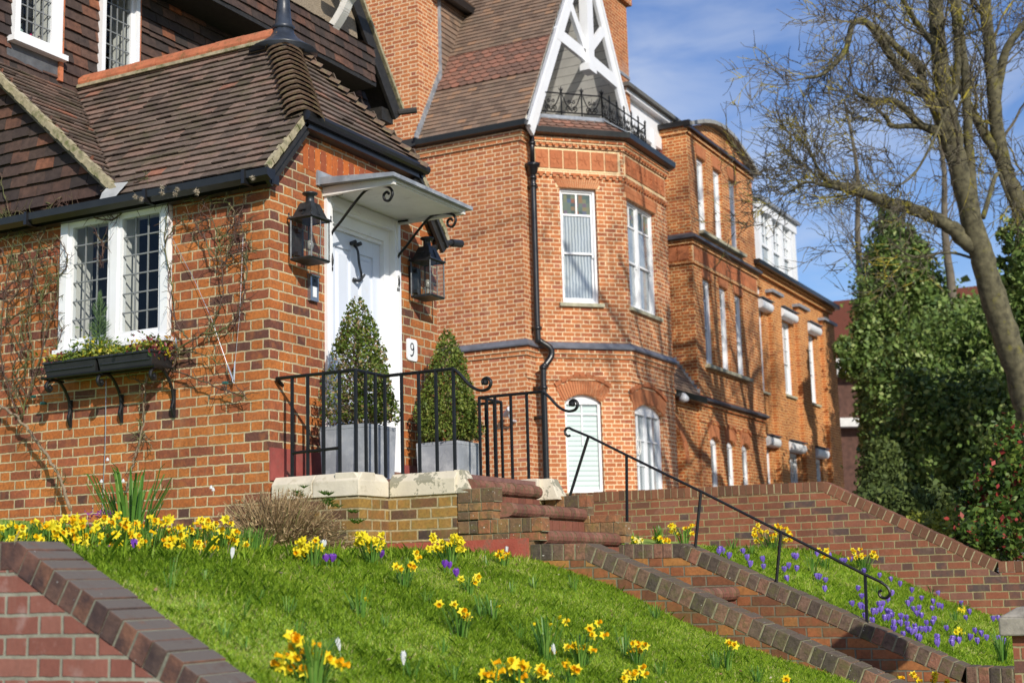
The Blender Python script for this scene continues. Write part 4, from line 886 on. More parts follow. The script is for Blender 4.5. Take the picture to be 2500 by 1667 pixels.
# chimney beside the roof, and tile hung dormer cheek
mb = MB(); mb.box((-8.2, Y2-.004, 9.0), (-6.42, Y2+.75, 16.5)); mb.box((-12,Y2-.003,9.0),(-6.43,Y2+.2,9.6)); ch = mb.build('chimney', M['brick_villa'], V)
mb = MB()
for i in range(24):
    z = 9.35+i*.075; y = EYv+(z-EZv)/math.tan(tv); mb.box((-6.425, min(y-.12,Y2+.8), z), (-6.40+.001*(i%2), y+.0, z+.0745))
mb.box((-6.43,13.52,10.6),(-6.38,13.58,13.6))
mb.build('stepped_lead', M['lead'], ch)
mb = MB(); tiles(mb, (-6.40, 0, 0), (0,1,0), (0,0,1), [(13.57,10.3),(14.5,12.25),(13.57,12.25)], .105, .17, .012, .002); tiles(mb, (-6.40,0,0), (0,1,0), (0,0,1), [(13.57,12.25),(14.5,12.25),(14.6,12.4),(13.57,12.4)], .105,.17)
mb.face([(-6.41,13.57,10.3),(-6.41,14.6,12.4),(-6.41,13.57,12.4)]); mb.box((-9,13.57,10.4),(-6.42,14.5,12.4))
mb.build('dormer_cheek', M['tile_villa'], V)
mb = MB(); mb.box((-6.42,13.2,12.33),(-6.25,14.6,12.42)); mb.box((-6.30,13.2,12.28),(-6.18,14.62,12.42)); mb.build('dormer_gutter', M['gutter'], V)
mb = MB(); tiles(mb, (-6.2,13.0,12.42), (0,1,0), (-.7,0,.7), [(0,0),(1.8,0),(1.8,1.6),(0,1.6)], .105, .17); mb.build('dormer_roof', M['tile_villa'], V)
# gable: bargeboards, king post, braces
mb = MB(); gx = GX+.05; foot = Vector((gx, EYv+.0, EZv-.03)); apex = Vector((gx, RYv, RZv+.02)); foot2 = Vector((gx, 2*RYv-EYv, EZv-.03))
def board(a, b, wd, t_=.06, sx=0): mb.bar(Vector(a)+Vector((sx,0,0)), Vector(b)+Vector((sx,0,0)), t_, wd, (0,0,1)) if False else _bd(mb, Vector(a)+Vector((sx,0,0)), Vector(b)+Vector((sx,0,0)), wd, t_)
def _bd(mb_, a, b, wd, t_):
    d_ = (b-a).normalized(); nrm = Vector((1,0,0)); s_ = nrm.cross(d_).normalized(); mb_.obox((a+b)/2, d_*(b-a).length/2, nrm*t_/2, s_*wd/2)
dl = (apex-foot).normalized(); inn = Vector((0, dl.z, -dl.y))
board(foot+inn*.13, apex+inn*.13, .26); board(foot+inn*.03, apex+inn*.03, .06, .10, .02)
dr_ = (apex-foot2).normalized(); inr = Vector((0, -abs(dr_.z), -abs(dr_.y)))
board(foot2+inr*.13, apex+inr*.13, .26); board(foot2+inr*.03, apex+inr*.03, .06, .10, .02)
mb.box((gx-.07, 15.21, 11.02), (gx+.10, 15.47, 13.6)); mb.box((gx-.08, 15.17, 10.98), (gx+.12, 15.51, 11.12))
def P2(px, py): return onx(1200+px/4.355, py/4.355, gx)
ky = 15.3
board((gx, 13.98, 11.32), (gx, ky, 11.28), .24, .07); board((gx, 14.55, 12.15), (gx, ky, 11.35), .18, .07)
board((gx, 13.98+.03, 11.38), (gx, ky-.0, 11.30), .01) 
board((gx, 16.72, 11.20), (gx, ky, 11.28), .24, .07); board((gx, 16.2, 12.15), (gx, ky, 11.35), .18, .07)
mb.build('gable_frame', M['white'], V)
mb = MB(); XR = -5.9   # boarded lining of the gable recess: undersides of both slopes, back wall, floor
zf = 9.62; k_ = (RZv-EZv)/(RYv-EYv)
yl = lambda z: EYv+.12+(z-EZv)/k_
zs_ = [zf+(13.4-zf)*i/26 for i in range(27)]
for i in range(26):
    za, zb2 = zs_[i], zs_[i+1]-.006
    for s_ in (1, -1):
        ya, yb = (yl(za), yl(zb2)) if s_ > 0 else (2*RYv-yl(za), 2*RYv-yl(zb2))
        mb.face([(GX-.0,ya,za),(XR,ya,za),(XR,yb,zb2),(GX-.0,yb,zb2)])
        ya2 = yb; yb2 = yl(zs_[i+1])+.012 if s_ > 0 else 2*RYv-yl(zs_[i+1])-.012
mb.face([(XR,yl(zf),zf),(XR,2*RYv-yl(zf),zf),(XR,2*RYv-yl(13.4),13.4),(XR,yl(13.4),13.4)])
mb.build('gable_lining', M['white_old'], V)
mb = MB(); mb.box((-5.0, 13.72, 9.62), (-4.9, 13.86, 10.62)); mb.box((-5.0,13.86,9.62),(-4.95,14.7,9.78)); mb.build('balcony_door', simple('brown_timber', (.16,.06,.03), .6, .3, 12), V)
mb = MB(); mb.box((-4.5, 13.28, 9.62), (-4.36, 13.42, 9.98)); mb.build('balcony_pier', M['white'], V)
# balcony railing
t = thing('balcony_railing', 'black wrought iron balcony railing with scrolls on top of the bay', 'railing', (-3.43, 15.2, 9.6))
mb = MB(); rp = [(-4.25,13.35),(-3.43,14.17),(-3.43,16.2),(-4.25,17.02)]; zb_, zt_ = 9.66, 10.01
for i in range(3):
    a = Vector((*rp[i],0)); b = Vector((*rp[i+1],0)); d = (b-a).normalized(); Ls = (b-a).length; up_ = Vector((0,0,1)); n = max(2, round(Ls/.36))
    for z in (zb_, zt_): mb.tube([a+up_*z, b+up_*z], .014, 5)
    for k in range(n+1):
        c = a+d*(Ls*k/n); mb.tube([c+up_*(zb_-.05), c+up_*(zt_+.02)], .014, 5)
        mb.tube(curve([c+up_*(zt_), c+up_*(zt_+.05), c+up_*(zt_+.13)], 3), [.012,.02,.02,.012,.018,.012,.004], 5)
        for s_ in (-1,1): mb.tube(curve([c+up_*(zt_+.03), c+up_*(zt_+.07)+d*s_*.03, c+up_*(zt_+.10)+d*s_*.035], 3), .008, 4)
    for k in range(n):
        c = a+d*(Ls*(k+.5)/n); 
        for s_ in (-1,1):
            mb.tube(scroll(c+d*s_*.055+up_*(zb_+.08), .055, .015, -pi/2, s_*1.3, d, up_, 14), .010, 4)
            mb.tube(curve([c+up_*(zb_+.03), c+up_*(zb_+.16)+d*s_*.10, c+up_*(zt_-.02)+d*s_*.17], 5), .010, 4); mb.tube(scroll(c+d*s_*.035+up_*(zb_+.20), .035, .01, pi/2, -s_*1.1, d, up_, 10), .009, 4)
        mb.tube([c+up_*(zb_+.02), c+up_*(zb_+.29)], [.009,.004], 4)
mb.build('ironwork', M['iron'], t)
# right chimney
t = thing('chimney_stack', 'tall brick chimney stack right of the white gable, streaked with salts', 'chimney', (-5.3, 18.9, 9))
mb = MB(); mb.box((-6.6, 18.5, 9.0), (-5.15, 19.7, 14.1)); mb.box((-6.7, 18.4, 14.1), (-5.05, 19.8, 14.35)); mb.build('stack', brickmat('chimney_brick', [(0,(.36,.10,.04)),(1,(.58,.18,.06))], (.7,.5,.26), mj=.014, stain=((.6,.45,.38),1.4,.56,.75,.6)), t)
mb = MB(); mb.box((-6.61, 18.49, 12.35), (-5.13, 19.71, 12.42)); mb.build('lead_tray', M['lead'], t)
# downpipe with hopper
mb = MB(); px_, py_ = -4.28, 13.02
mb.tube([(px_,py_,9.2),(px_,py_,8.62)], .045, 10); mb.lathe((px_,py_,8.40), [(.05,0),(.08,.05),(.10,.14),(.135,.16),(.14,.21),(.12,.215)], 8)
mb.tube(curve([(px_,py_,8.45),(px_,py_,7.0),(px_,py_,5.62),(px_+.03,py_+.04,5.50),(px_+.16,py_+.14,5.38),(px_+.17,py_+.15,5.24),(px_+.10,py_+.06,5.08),(px_+.07,py_+.03,4.98),(px_+.07,py_+.03,4.0),(px_+.07,py_+.03,2.6)],6), .055, 10)
for z in (8.98, 8.36, 8.22, 5.72, 5.04, 4.7): mb.tube([(px_+(.07 if z < 5.2 else 0),py_+(.03 if z < 5.2 else 0),z-.03),(px_+(.07 if z < 5.2 else 0),py_+(.03 if z < 5.2 else 0),z+.03)], .068, 10)
for z in (8.2, 5.72, 4.7, 4.2): mb.box((px_-.12,py_-.0,z-.03),(px_+.06,py_+.06,z+.03))
mb.build('downpipe', M['gutter'], V, smooth=True)
t = thing('security_camera', 'grey bullet camera on the villa side wall behind the planters', 'camera', (-4.7, 12.78, 4.2))
mb = MB(); mb.tube([(-4.76,12.68,4.24),(-4.58,12.50,4.32)], .045, 10); mb.build('barrel', M['camwhite'], t); mb = MB(); mb.tube([(-4.63,12.80,4.14),(-4.63,12.66,4.14),(-4.66,12.60,4.25)], .025, 8); mb.build('mount', M['camwhite'], t)

# ================================================================== MIDDLE HOUSE with curved pediment
T = thing('terrace_house', 'red brick house with a curved pediment over three tall sash windows per floor', 'house', (-4.6, 23, 3))
X3, Y3, Y4 = -4.61, 21.7, 26.45
mb = MB()
wallface(mb, (-9, Y3), (X3, Y3), 1.5, 11.75)
top = [(y-Y3, y-Y3+.60, 9.40, 11.22, 0) for y in (22.30, 23.44, 24.58)]
mid = [(y-Y3, y-Y3+.60, 6.28, 8.30, 0) for y in (22.32, 23.45, 24.56)]
low = [(y-Y3, y-Y3+.58, 2.6, 4.62, .12) for y in (22.30, 23.43, 24.50)]
wallface(mb, (X3, Y3), (X3, Y4), 1.5, 11.75, top+mid+low, .12)
wallface(mb, (X3, Y4), (-9, Y4), 1.5, 11.75)
# pediment tympanum
N = 12; pts = []
for i in range(N+1): t_ = i/N; pts.append((X3+.002, Y3+(Y4-Y3)*t_, 11.75+.52*sin(pi*t_)))
mb.face(pts)
mb.build('wall', M['brick_mid'], T)
mb = MB(); pr = []
for i in range(N):
    t0, t1 = i/N, (i+1)/N
    a = Vector((X3+.12, Y3-.1+(Y4-Y3+.2)*t0, 11.80+.55*sin(pi*t0))); b = Vector((X3+.12, Y3-.1+(Y4-Y3+.2)*t1, 11.80+.55*sin(pi*t1))); mb.bar(a-Vector((.05,0,.02)), b-Vector((.05,0,.02)), .26, .09, (0,0,1))
mb.build('pediment_cap', simple('grey_stone_capping', (.30,.30,.28), .8, .2, 7), T)
mb = MB(); mb.box((-9, Y3-.16, 11.74), (X3+.15, Y3+.02, 11.86)); mb.box((X3, Y3-.14, 11.70), (X3+.13, Y4+.1, 11.76)); mb.build('gutter', M['gutter'], T)
mb = MB(); mb.box((-9, Y3-.06, 11.60), (X3+.05, Y3+.01, 11.74)); mb.box((X3-.01, Y3-.05, 11.6), (X3+.05, Y4+.04, 11.69)); sweep(mb, [(-5.8,Y3),(X3,Y3),(X3,Y4)], [(-.01,8.98),(.05,8.98),(.05,9.08),(-.01,9.08)]); sweep(mb, [(-5.8,Y3),(X3,Y3),(X3,Y4)], [(-.01,8.52),(.04,8.52),(.04,8.58),(-.01,8.58)])
sweep(mb, [(X3,Y3),(X3,Y4)], [(-.01,5.28),(.05,5.28),(.05,5.36),(-.01,5.36)]); sweep(mb, [(X3,Y3),(X3,Y4)], [(-.01,4.90),(.03,4.90),(.03,4.97),(-.01,4.97)])
mb.build('brick_band', M['brick_mid'], T)
mb = MB(); sweep(mb, [(-5.8,Y3),(X3,Y3),(X3,Y4)], [(-.01,9.08),(.16,9.10),(.16,9.16),(.02,9.24),(-.01,9.24)]); sweep(mb, [(X3,Y3),(X3,Y4)], [(-.01,5.36),(.14,5.38),(.14,5.42),(.02,5.50),(-.01,5.50)]); mb.build('string_lead', simple('dark_blue_lead', (.07,.075,.09), .45, .2, 8), T)
mb = MB(); bk = MB()
for i in range(15):
    y = Y3+.1+i*.305; mb.box((X3-.01, y, 8.62), (X3+.02, y+.27, 8.94))
for x in (-5.25, -4.95): mb.box((x, Y3-.02, 8.62), (x+.27, Y3+.01, 8.94))
mb.build('frieze_panel', M['terracotta'], T); bk.box((X3-.01, Y3+.05, 8.60), (X3+.006, Y4-.05, 8.96)); bk.build('frieze_backing', M['mortar_pale'], T)
mb = MB()
for y in (22.60, 23.74, 24.88): fan(mb, (X3,0,0), (0,1,0), y, 11.23, .32, .38, .28, 14, out=.012, gap=.006)
for y in (22.62, 23.75, 24.86): fan(mb, (X3,0,0), (0,1,0), y, 8.31, .32, .37, .20, 14, out=.012, gap=.006)
for y in (22.59, 23.72, 24.79): fan(mb, (X3,0,0), (0,1,0), y, 4.51, .32, .40, .30, 12, rise=.12, out=.015, gap=.006); fan(mb, (X3,0,0), (0,1,0), y, 4.82, .40, .43, .05, 7, rise=.14, out=.04, gap=.006, r=0)
mb.build('brick_arch', M['gauged'], T)
for h in top: window(T, (X3,Y3), (0,1), h[0], h[1], h[2], h[3], .10, glass='pane', top='pane', fr=.085, sill=False)
for h in mid: window(T, (X3,Y3), (0,1), h[0], h[1], h[2], h[3], .10, glass='pane', top='stained', fr=.085, sill=False)
for h in low: window(T, (X3,Y3), (0,1), h[0], h[1], 3.3, h[3], .10, glass='pane_dark', rise=.12, fr=.05, sill=False)
mb = MB(); mb.box((X3-.02, 22.2, 9.32), (X3+.14, 25.3, 9.39)); mb.box((X3-.02, 22.2, 6.18), (X3+.12, 25.3, 6.26)); mb.build('sill', M['stone'], T)
mb = MB(); mb.box((X3-.85, Y3-.012, 11.22), (X3-.6, Y3-.0, 11.45)); mb.build('air_brick', simple('vent_terracotta', (.24,.07,.05), .8, .3, 40), T)
# white clad attic behind the pediment
mb = MB(); mb.box((-7.6, 19.4, 11.6), (-5.25, 25.5, 12.0)); mb.box((-7.6, 19.4, 12.0), (-5.10, 25.5, 12.10)); mb.box((-5.3,19.4,11.3),(-5.22,25.5,11.6))
for k in range(8): mb.box((-5.25, 19.5+k*.8, 11.05), (-5.18, 19.62+k*.8, 11.62))
mb.box((-7.6, 19.5, 10.5), (-5.35, 25.4, 11.6)); mb.build('attic_cladding', M['white'], T)
mb = MB(); mb.box((-7.7, 19.3, 12.10), (-5.0, 25.6, 12.19)); mb.build('attic_roof', simple('flat_roof_felt', (.12,.12,.11), .9), T)
# lean-to porch with arch between villa and middle house
mb = MB(); PX = X3-.05
wallface(mb, (PX, 17.9), (PX, Y3), 1.5, 5.25, [(1.2, 2.9, 2.0, 4.75, .85)], .35); mb.build('porch_wall', M['brick_mid'], T)
mb = MB()
for i in range(13):
    a0 = pi*i/13; a1 = pi*(i+1)/13-.03; c = Vector((PX, 19.95, 3.9))
    mb.hexa([c+Vector((o_,-cos(a)*r_,sin(a)*r_)) for o_, in ((-.02,),(.02,)) for (a, r_) in ((a0,.86),(a1,.86),(a1,1.08),(a0,1.08))])
mb.build('porch_arch', M['gauged'], T)
mb = MB(); mb.face([(PX-.5,18.5,2),(PX-.5,21.4,2),(PX-.5,21.4,5),(PX-.5,18.5,5)]); mb.build('porch_back', M['brick_mid'], T)
mb = MB(); tiles(mb, (PX+.12, 17.7, 5.42), (0,1,0), (-.55,0,.8), [(0,0),(3.98,0),(3.98,.9),(0,.9)], .105, .17, .012, .002); mb.face([(PX+.12,17.7,5.40),(PX+.12,21.68,5.40),(PX-.5,21.68,6.25),(PX-.5,17.7,6.25)]); mb.build('porch_roof', M['tile_villa'], T)
mb = MB()
for i in range(9): mb.box((PX-.5+i*.065, Y3-.015, 6.25-i*.095), (PX-.5+(i+1)*.065-.001, Y3-.003, 6.40-i*.095))
mb.build('stepped_lead', M['lead'], T)
mb = MB(); mb.box((PX+.08, 17.9, 5.28), (PX+.24, Y3, 5.42)); mb.build('porch_gutter', M['gutter'], T)
t = thing('wall_lamp', 'small white lamp under the porch gutter between the two houses', 'lamp', (PX+.25, 20.1, 5.2)); mb = MB(); mb.lathe((PX+.28,20.15,5.16), [(.02,0),(.10,.03),(.11,.10),(.06,.16),(.02,.2)], 12); mb.build('shade', M['camwhite'], t, True); mb = MB(); mb.tube([(PX,20.15,5.35),(PX+.28,20.15,5.35)], .02, 6); mb.build('arm', M['camwhite'], t)

# ================================================================== FAR HOUSE with piers and shutter boxes
E_ = thing('terrace_house', 'orange brick end house with tall piers, roller shutter boxes and white attic bay', 'house', (-4.6, 30, 3))
mb = MB(); X4 = -4.61-.12; YE = 33.75
ww = [(28.52,29.66,6.27,8.30),(31.10,32.04,6.28,8.28)]; wl = [(28.52,29.72,2.6,4.70),(31.06,32.02,2.6,4.70)]; wn = [(26.75,27.2,6.14,8.9),(26.75,27.25,2.6,4.66)]
wallface(mb, (X4, Y4), (X4, YE), 1.5, 9.35, [(a-Y4,b-Y4,c,d,0) for a,b,c,d in ww+wl+wn], .12); wallface(mb, (X4, YE), (-10, YE), 1.5, 9.35)
for (a, b) in ((27.55,28.35),(29.98,30.85),(32.55,33.75)): mb.box((X4-.05, a, 1.5), (X3+.02, b, 8.82))
mb.build('wall', M['brick_far'], E_)
mb = MB()
for (a, b) in ((27.5,28.4),(29.93,30.9),(32.5,33.82)): mb.box((X4-.02, a-.04, 8.82), (X3+.10, b+.04, 8.90))
mb.build('pier_cap', M['lead'], E_)
mb = MB(); mb.box((X4-.01, Y4, 9.2), (X4+.10, YE+.1, 9.30)); mb.box((X4-.01, Y4, 9.30), (X4+.16, YE+.15, 9.36)); mb.build('cornice', M['brick_far'], E_)
mb = MB(); mb.box((X4-.2, Y4-.2, 9.36), (X4+.28, YE+.3, 9.48)); mb.build('gutter', M['gutter'], E_)
mb = MB(); mb.box((-9, Y4, 9.44), (X4-.15, YE, 9.5)); mb.build('roof', M['lead'], E_)
for (a,b,c,d) in ww: window(E_, (X4,0), (0,1), a, b, c, d, .10, glass='pane', top='pane', bars=(3,3,.45,1), fr=.06)
for (a,b,c,d) in wl: window(E_, (X4,0), (0,1), a, b, 3.3, d, .10, glass='pane', top='pane', bars=(3,3,.45,1), fr=.06, sill=False)
window(E_, (X4,0), (0,1), 26.75, 27.2, 6.14, 8.9, .10, glass='pane', fr=.06); window(E_, (X4,0), (0,1), 26.75, 27.25, 3.2, 4.66, .10, glass='pane_dark', fr=.06, sill=False)
for (a,b,z) in ((28.42,29.76,8.30),(31.0,32.14,8.28),(28.42,29.82,4.70),(30.96,32.12,4.70),(26.6,27.5,8.25),(26.6,27.5,4.70)):
    mb = MB(); n = 8; vs = []
    for y in (a, b):
        for i in range(n+1): t_ = -pi/2+pi*i/n; vs.append((X4+.12+.085*cos(t_), y, z+.14+.12*sin(t_)))
        vs += [(X4, y, z+.27), (X4, y, z+.01)]
    K = n+3; mb.raw(vs, [(i,(i+1)%K,K+(i+1)%K,K+i) for i in range(K)]+[tuple(range(K))[::-1], tuple(range(K,2*K))]); so_ = mb.build('shutter_box', M['white'], E_)
    mb = MB(); mb.box((X4, a-.03, z+.275), (X4+.23, b+.03, z+.30)); mb.build('shutter_flashing', simple('dark_flashing', (.06,.07,.09), .5), so_)
# white attic bay on the roof
mb = MB(); AX = -5.2
mb.box((-7, 28.75, 9.48), (AX, 32.25, 9.75)); mb.box((-7.05, 28.7, 11.45), (AX+.05, 32.3, 11.72))
for y in (28.78, 29.85, 30.85, 31.75, 32.15): mb.box((AX-.12, y-.09, 9.75), (AX+.02, y+.09, 11.45))
for x in (-5.3, -6.1, -7.0): mb.box((x-.08, 28.73, 9.75), (x+.1, 28.85, 11.45))
for (a, b) in ((28.87,29.76),(29.94,30.76),(30.94,31.66)):
    mb.box((AX-.09,a,10.5),(AX-.04,b,10.58)); 
    for q in (.33,.66): y = a+(b-a)*q; mb.box((AX-.08,y-.015,10.58),(AX-.05,y+.015,11.45))
    for z in (10.85,11.15): mb.box((AX-.08,a,z-.015),(AX-.05,b,z+.015))
for z in (10.45,11.0): mb.box((-6.2, 28.75, z-.03), (-5.3, 28.8, z+.03))
mb.box((-5.75,28.75,9.8),(-5.72,28.8,11.4))
at = mb.build('attic_bay', M['white'], E_)
g = MB(); g.box((-6.9,28.82,9.6),(AX-.1,32.1,11.5)); g.build('pane', simple('attic_glass', (.30,.36,.40), .06, .3, 2, spec=.8), at)
mb = MB(); mb.box((-7.15, 28.6, 11.72), (AX+.14, 32.4, 11.82)); mb.build('attic_roof', M['lead'], at)
# ================================================================== GROUND
def gz(x, y=0):
    K = [(-40,3.0),(-4,2.25),(0,1.80),(.5,1.73),(1.6,1.66),(2.0,1.62),(2.5,1.445),(3.0,1.21),(3.65,.965),(4.0,.86),(4.6,.62),(5.1,.45),(5.3,.3)]
    if y > 1.9: K = [(-40,3.0),(-4,2.3),(0,1.95),(1.5,1.76),(2.3,1.69),(2.77,1.52),(3.44,1.19),(3.92,1.02),(4.6,.72),(5.3,.5)]
    for i in range(len(K)-1):
        if x <= K[i+1][0]: a, b = K[i], K[i+1]; t_ = max(0, (x-a[0])/(b[0]-a[0])); z = a[1]+(b[1]-a[1])*t_; break
    else: z = K[-1][1]
    bmp_ = .003*sin(x*5+y*3.1)+.004*sin(x*2.3-y*4.7)
    return z+bmp_
def sheet(name, x0, x1, y0, y1, nx_, ny_, f, mat, **k):
    mb = MB(); vs = []; fs = []
    for i in range(nx_+1):
        for j in range(ny_+1): x = x0+(x1-x0)*i/nx_; y = y0+(y1-y0)*j/ny_; vs.append((x, y, f(x, y)))
    for i in range(nx_):
        for j in range(ny_): a = i*(ny_+1)+j; fs.append((a, a+ny_+1, a+ny_+2, a+1))
    mb.raw(vs, fs, .5); return tag(mb.build(name, mat, None, True), **k)
mb = MB(); mb.face([(-600,-600,-.02),(600,-600,-.02),(600,900,-.02),(-600,900,-.02)]); tag(mb.build('ground', M['earth']), kind='structure')
mb = MB(); mb.face([(7.2,-600,.0),(14,-600,.0),(14,900,.0),(7.2,900,.0)]); tag(mb.build('road', M['asphalt']), kind='structure')
mb = MB(); mb.box((5.32,-80,-.02),(7.2,300,.12)); tag(mb.build('pavement', M['paving']), kind='structure')
sheet('lawn_ground', -8, 5.1, -4.22, .40, 80, 40, gz, M['turf'], kind='structure')
sheet('bank_ground', -8, 5.1, 1.96, 6.42, 80, 30, gz, M['turf'], kind='structure')
def fz(x, y): return (2.25 if x < 1.2 else max(.15, 2.25-.42*(x-1.2)))+.01*(y-6)
sheet('forecourt', -60, 5.3, 6.6, 140, 40, 30, fz, M['paving'], kind='structure')
def pz(x, y): return 1.58 if x < 2.35 else max(.3, 1.58-.446*(x-2.35))
sheet('path', -3, 5.3, .58, 1.78, 60, 2, lambda x, y: pz(x, y)-.12, M['path'], kind='structure')
# ------------------------------------------------------------------ garden walls
def coping(brk, mor, prof, y0, y1, h, pitch=.078, jit=.003, joint=.009, over=.0):
    P = [Vector((p[0], 0, p[1])) for p in prof]
    for i in range(len(P)-1):
        a, b = P[i], P[i+1]; d = (b-a).normalized(); n = Vector((-d.z, 0, d.x)); Ls = (b-a).length; k = max(1, round(Ls/pitch)); pt = Ls/k
        a2 = a+d*.002; b2 = b-d*.002
        c = (a2+b2)/2-n*(h/2+.004); mor.obox(c+Vector((0,(y0+y1)/2,0)), d*(b2-a2).length/2, Vector((0,(y1-y0)/2-.004,0)), n*(h/2-.002))
        for q in range(k):
            m_ = a+d*(pt*(q+.5))-n*(h/2)+Vector((R.uniform(-jit,jit), 0, R.uniform(-jit,jit)))
            ja = Vector((0, R.uniform(-jit, jit), 0)); tw = R.uniform(-.022,.022); dd = (d+n*tw).normalized(); n_2 = Vector((-dd.z,0,dd.x))
            brk.obox(m_+ja+Vector((0,(y0+y1)/2,0)), dd*(pt/2-joint/2), Vector((0,(y1-y0)/2+.001,0)), n_2*(h/2))
def garden_wall(name, label, prof, y0, y1, h, wallmat, copmat, mormat, zbase, pitch=.078, bev=.004):
    t = thing(name, label, 'wall', (prof[0][0], y0, zbase))
    mb = MB(); P = [(p[0], p[1]-h-.004) for p in prof]
    # lower the body under slopes by the vertical measure of the coping
    for i in range(len(P)-1):
        (xa, za), (xb, zb) = P[i], P[i+1]; sl__ = (zb-za)/(xb-xa); k = h*(sqrt(1+sl__*sl__)-1); za -= k; zb -= k
        q = [(xa,y0+.002,zbase),(xb,y0+.002,zbase),(xb,y1-.002,zbase),(xa,y1-.002,zbase),(xa,y0+.002,za),(xb,y0+.002,zb),(xb,y1-.002,zb),(xa,y1-.002,za)]
        mb.raw(q, [(0,1,5,4),(2,3,7,6),(4,5,6,7)]+([(3,0,4,7)] if i == 0 else [])+([(1,2,6,5)] if i == len(P)-2 else []))
    mb.build('wall_face', wallmat, t)
    bk = MB(); mo = MB(); coping(bk, mo, prof, y0, y1, h, pitch)
    bk.build('coping', copmat, t, bevel=bev); mo.build('coping_mortar', mormat, t)
    return t
garden_wall('garden_wall', 'blurred red brick wall with sloping dark coping in the lower left corner', [(-3,1.70),(2.23,1.695),(2.90,1.33),(5.1,.13)], -4.45, -4.225, .102, M['brick_front'], M['cop_front'], simple('grey_green_mortar',(.20,.20,.145),.9,.25,30,bmp=.6), 0.0, .078)
garden_wall('dwarf_wall', 'low brick wall left of the path with mossy sloping coping beside the lawn', [(1.90,1.742),(2.32,1.735),(4.72,.66)], .38, .60, .108, M['brick_dwarf'], M['cop_dwarf'], M['mortar_moss'], .2, .083, .005)
garden_wall('dwarf_wall', 'low brick wall right of the path carrying the handrail posts', [(1.92,1.755),(2.47,1.745),(4.45,.855),(5.05,.84)], 1.76, 1.98, .106, M['brick_dwarf'], M['cop_dwarf'], M['mortar_moss'], .2, .080, .005)
garden_wall('garden_wall', 'long red brick wall behind the purple crocuses, its coping sloping down to the right', [(-4.3,2.50),(-.5,2.465),(2.30,2.440),(3.97,1.565),(5.2,1.56)], 6.4, 6.62, .105, M['brick_garden'], M['cop_garden'], M['mortar'], .2, .078, .003)
# ------------------------------------------------------------------ podium, steps
S_ = thing('door_steps', 'brick doorstep podium with cream stone kerb and red rounded steps', 'steps', (.7, .4, 1.6))
mb = MB(); mb.box((.0, .0, 1.5), (.77, 2.23, 2.115)); mb.box((.77, .383, 1.5), (1.335, 1.85, 2.113)); mb.build('podium', M['brick_old'], S_)
def kerb(mb_, a, b, side, h0=2.115, ends=(0,0)):
    a = Vector((*a,0)); b = Vector((*b,0)); d = (b-a).normalized(); n = Vector((d.y,-d.x,0)); Ls = (b-a).length
    prof = [(-.20,h0),(.012,h0),(.012,h0+.11),(-.035,h0+.165),(-.20,h0+.168)]
    vs = [];
    for q in (a-d*ends[0], b+d*ends[1]):
        for (o_, z) in prof: vs.append(q+n*o_+Vector((0,0,z)))
    mb_.raw(vs, [(i, (i+1) % 5, 5+(i+1) % 5, 5+i) for i in range(5)]+[(4,3,2,1,0),(5,6,7,8,9)])
mb = MB(); kerb(mb, (.03,0), (.385,0), 1); kerb(mb, (.39,0), (.77,0), 1, ends=(0,.01)); kerb(mb, (.77,.0), (.77,.375), 1)
kerb(mb, (.77,1.858), (.77,2.23), 1); kerb(mb, (1.33,1.85), (.77,1.85), 1) if False else None
mb.box((.60,1.65,2.115),(1.335,1.862,2.284))
mb.build('stone_kerb', M['cream'], S_, bevel=.006)
mb = MB(); kerb(mb, (.785,.383), (1.33,.383), 1, ends=(0,.0))
mb.hexa([(1.30,.37,2.115),(1.44,.38,2.115),(1.44,.56,2.115),(1.30,.57,2.115),(1.30,.41,2.283),(1.36,.42,2.283),(1.36,.52,2.283),(1.30,.56,2.283)])
mb.hexa([(1.30,1.68,2.115),(1.50,1.68,2.115),(1.50,1.87,2.115),(1.30,1.87,2.115),(1.30,1.70,2.283),(1.42,1.72,2.283),(1.42,1.84,2.283),(1.30,1.85,2.283)])
mb.build('stone_kerb', M['cream_flake'], S_, bevel=.006)
mb = MB(); mb.box((.03,.03,2.2),(.60,2.2,2.262)); mb.box((.60,.56,2.2),(1.32,1.66,2.261)); mb.build('podium_floor', simple('tiled_floor', (.20,.10,.08), .8, .2, 20), S_)
for (xf, zt2, ya, yb) in ((1.46,2.215,.44,1.50),(1.72,2.04,.50,1.74),(1.99,1.84,.50,1.78),(2.9,1.42,.60,1.76)):
    nz_ = MB(); rs = MB(); n = int((yb-ya)/.072)
    for i in range(n):
        y = ya+(yb-ya)*i/n; y2 = ya+(yb-ya)*(i+1)/n-.005; k = 6; vs = []; rj = R.uniform(-.002,.002)
        for yy in (y, y2):
            vs += [(xf-.24, yy, zt2+rj), (xf-.045, yy, zt2+rj)]
            for j in range(k+1): a = pi/2-pi*j/k*.95; vs.append((xf-.05+.05*cos(a)+rj, yy, zt2-.05+.05*sin(a)+rj))
            vs += [(xf-.24, yy, zt2-.105)]
        K = k+4; nz_.raw(vs, [(q, (q+1) % K, K+(q+1) % K, K+q) for q in range(K)]+[tuple(range(K))[::-1], tuple(range(K,2*K))])
    n = int((yb-ya)/.11)
    for i in range(n):
        y = ya+(yb-ya)*i/n; rs.box((xf-.26, y, zt2-.19), (xf-.03, y+(yb-ya)/n-.008, zt2-.108))
    nz_.build('rounded_tread', M['nosing'], S_); rs.build('riser', M['riser'], S_)
mb = MB()
for (xf, zt2, ya, yb) in ((1.44,2.21,.45,1.49),(1.70,2.03,.51,1.73),(1.97,1.83,.51,1.76)): mb.box((xf-.4, ya, 1.4), (xf-.035, yb, zt2-.012))
mb.build('step_core', M['mortar_moss'], S_)
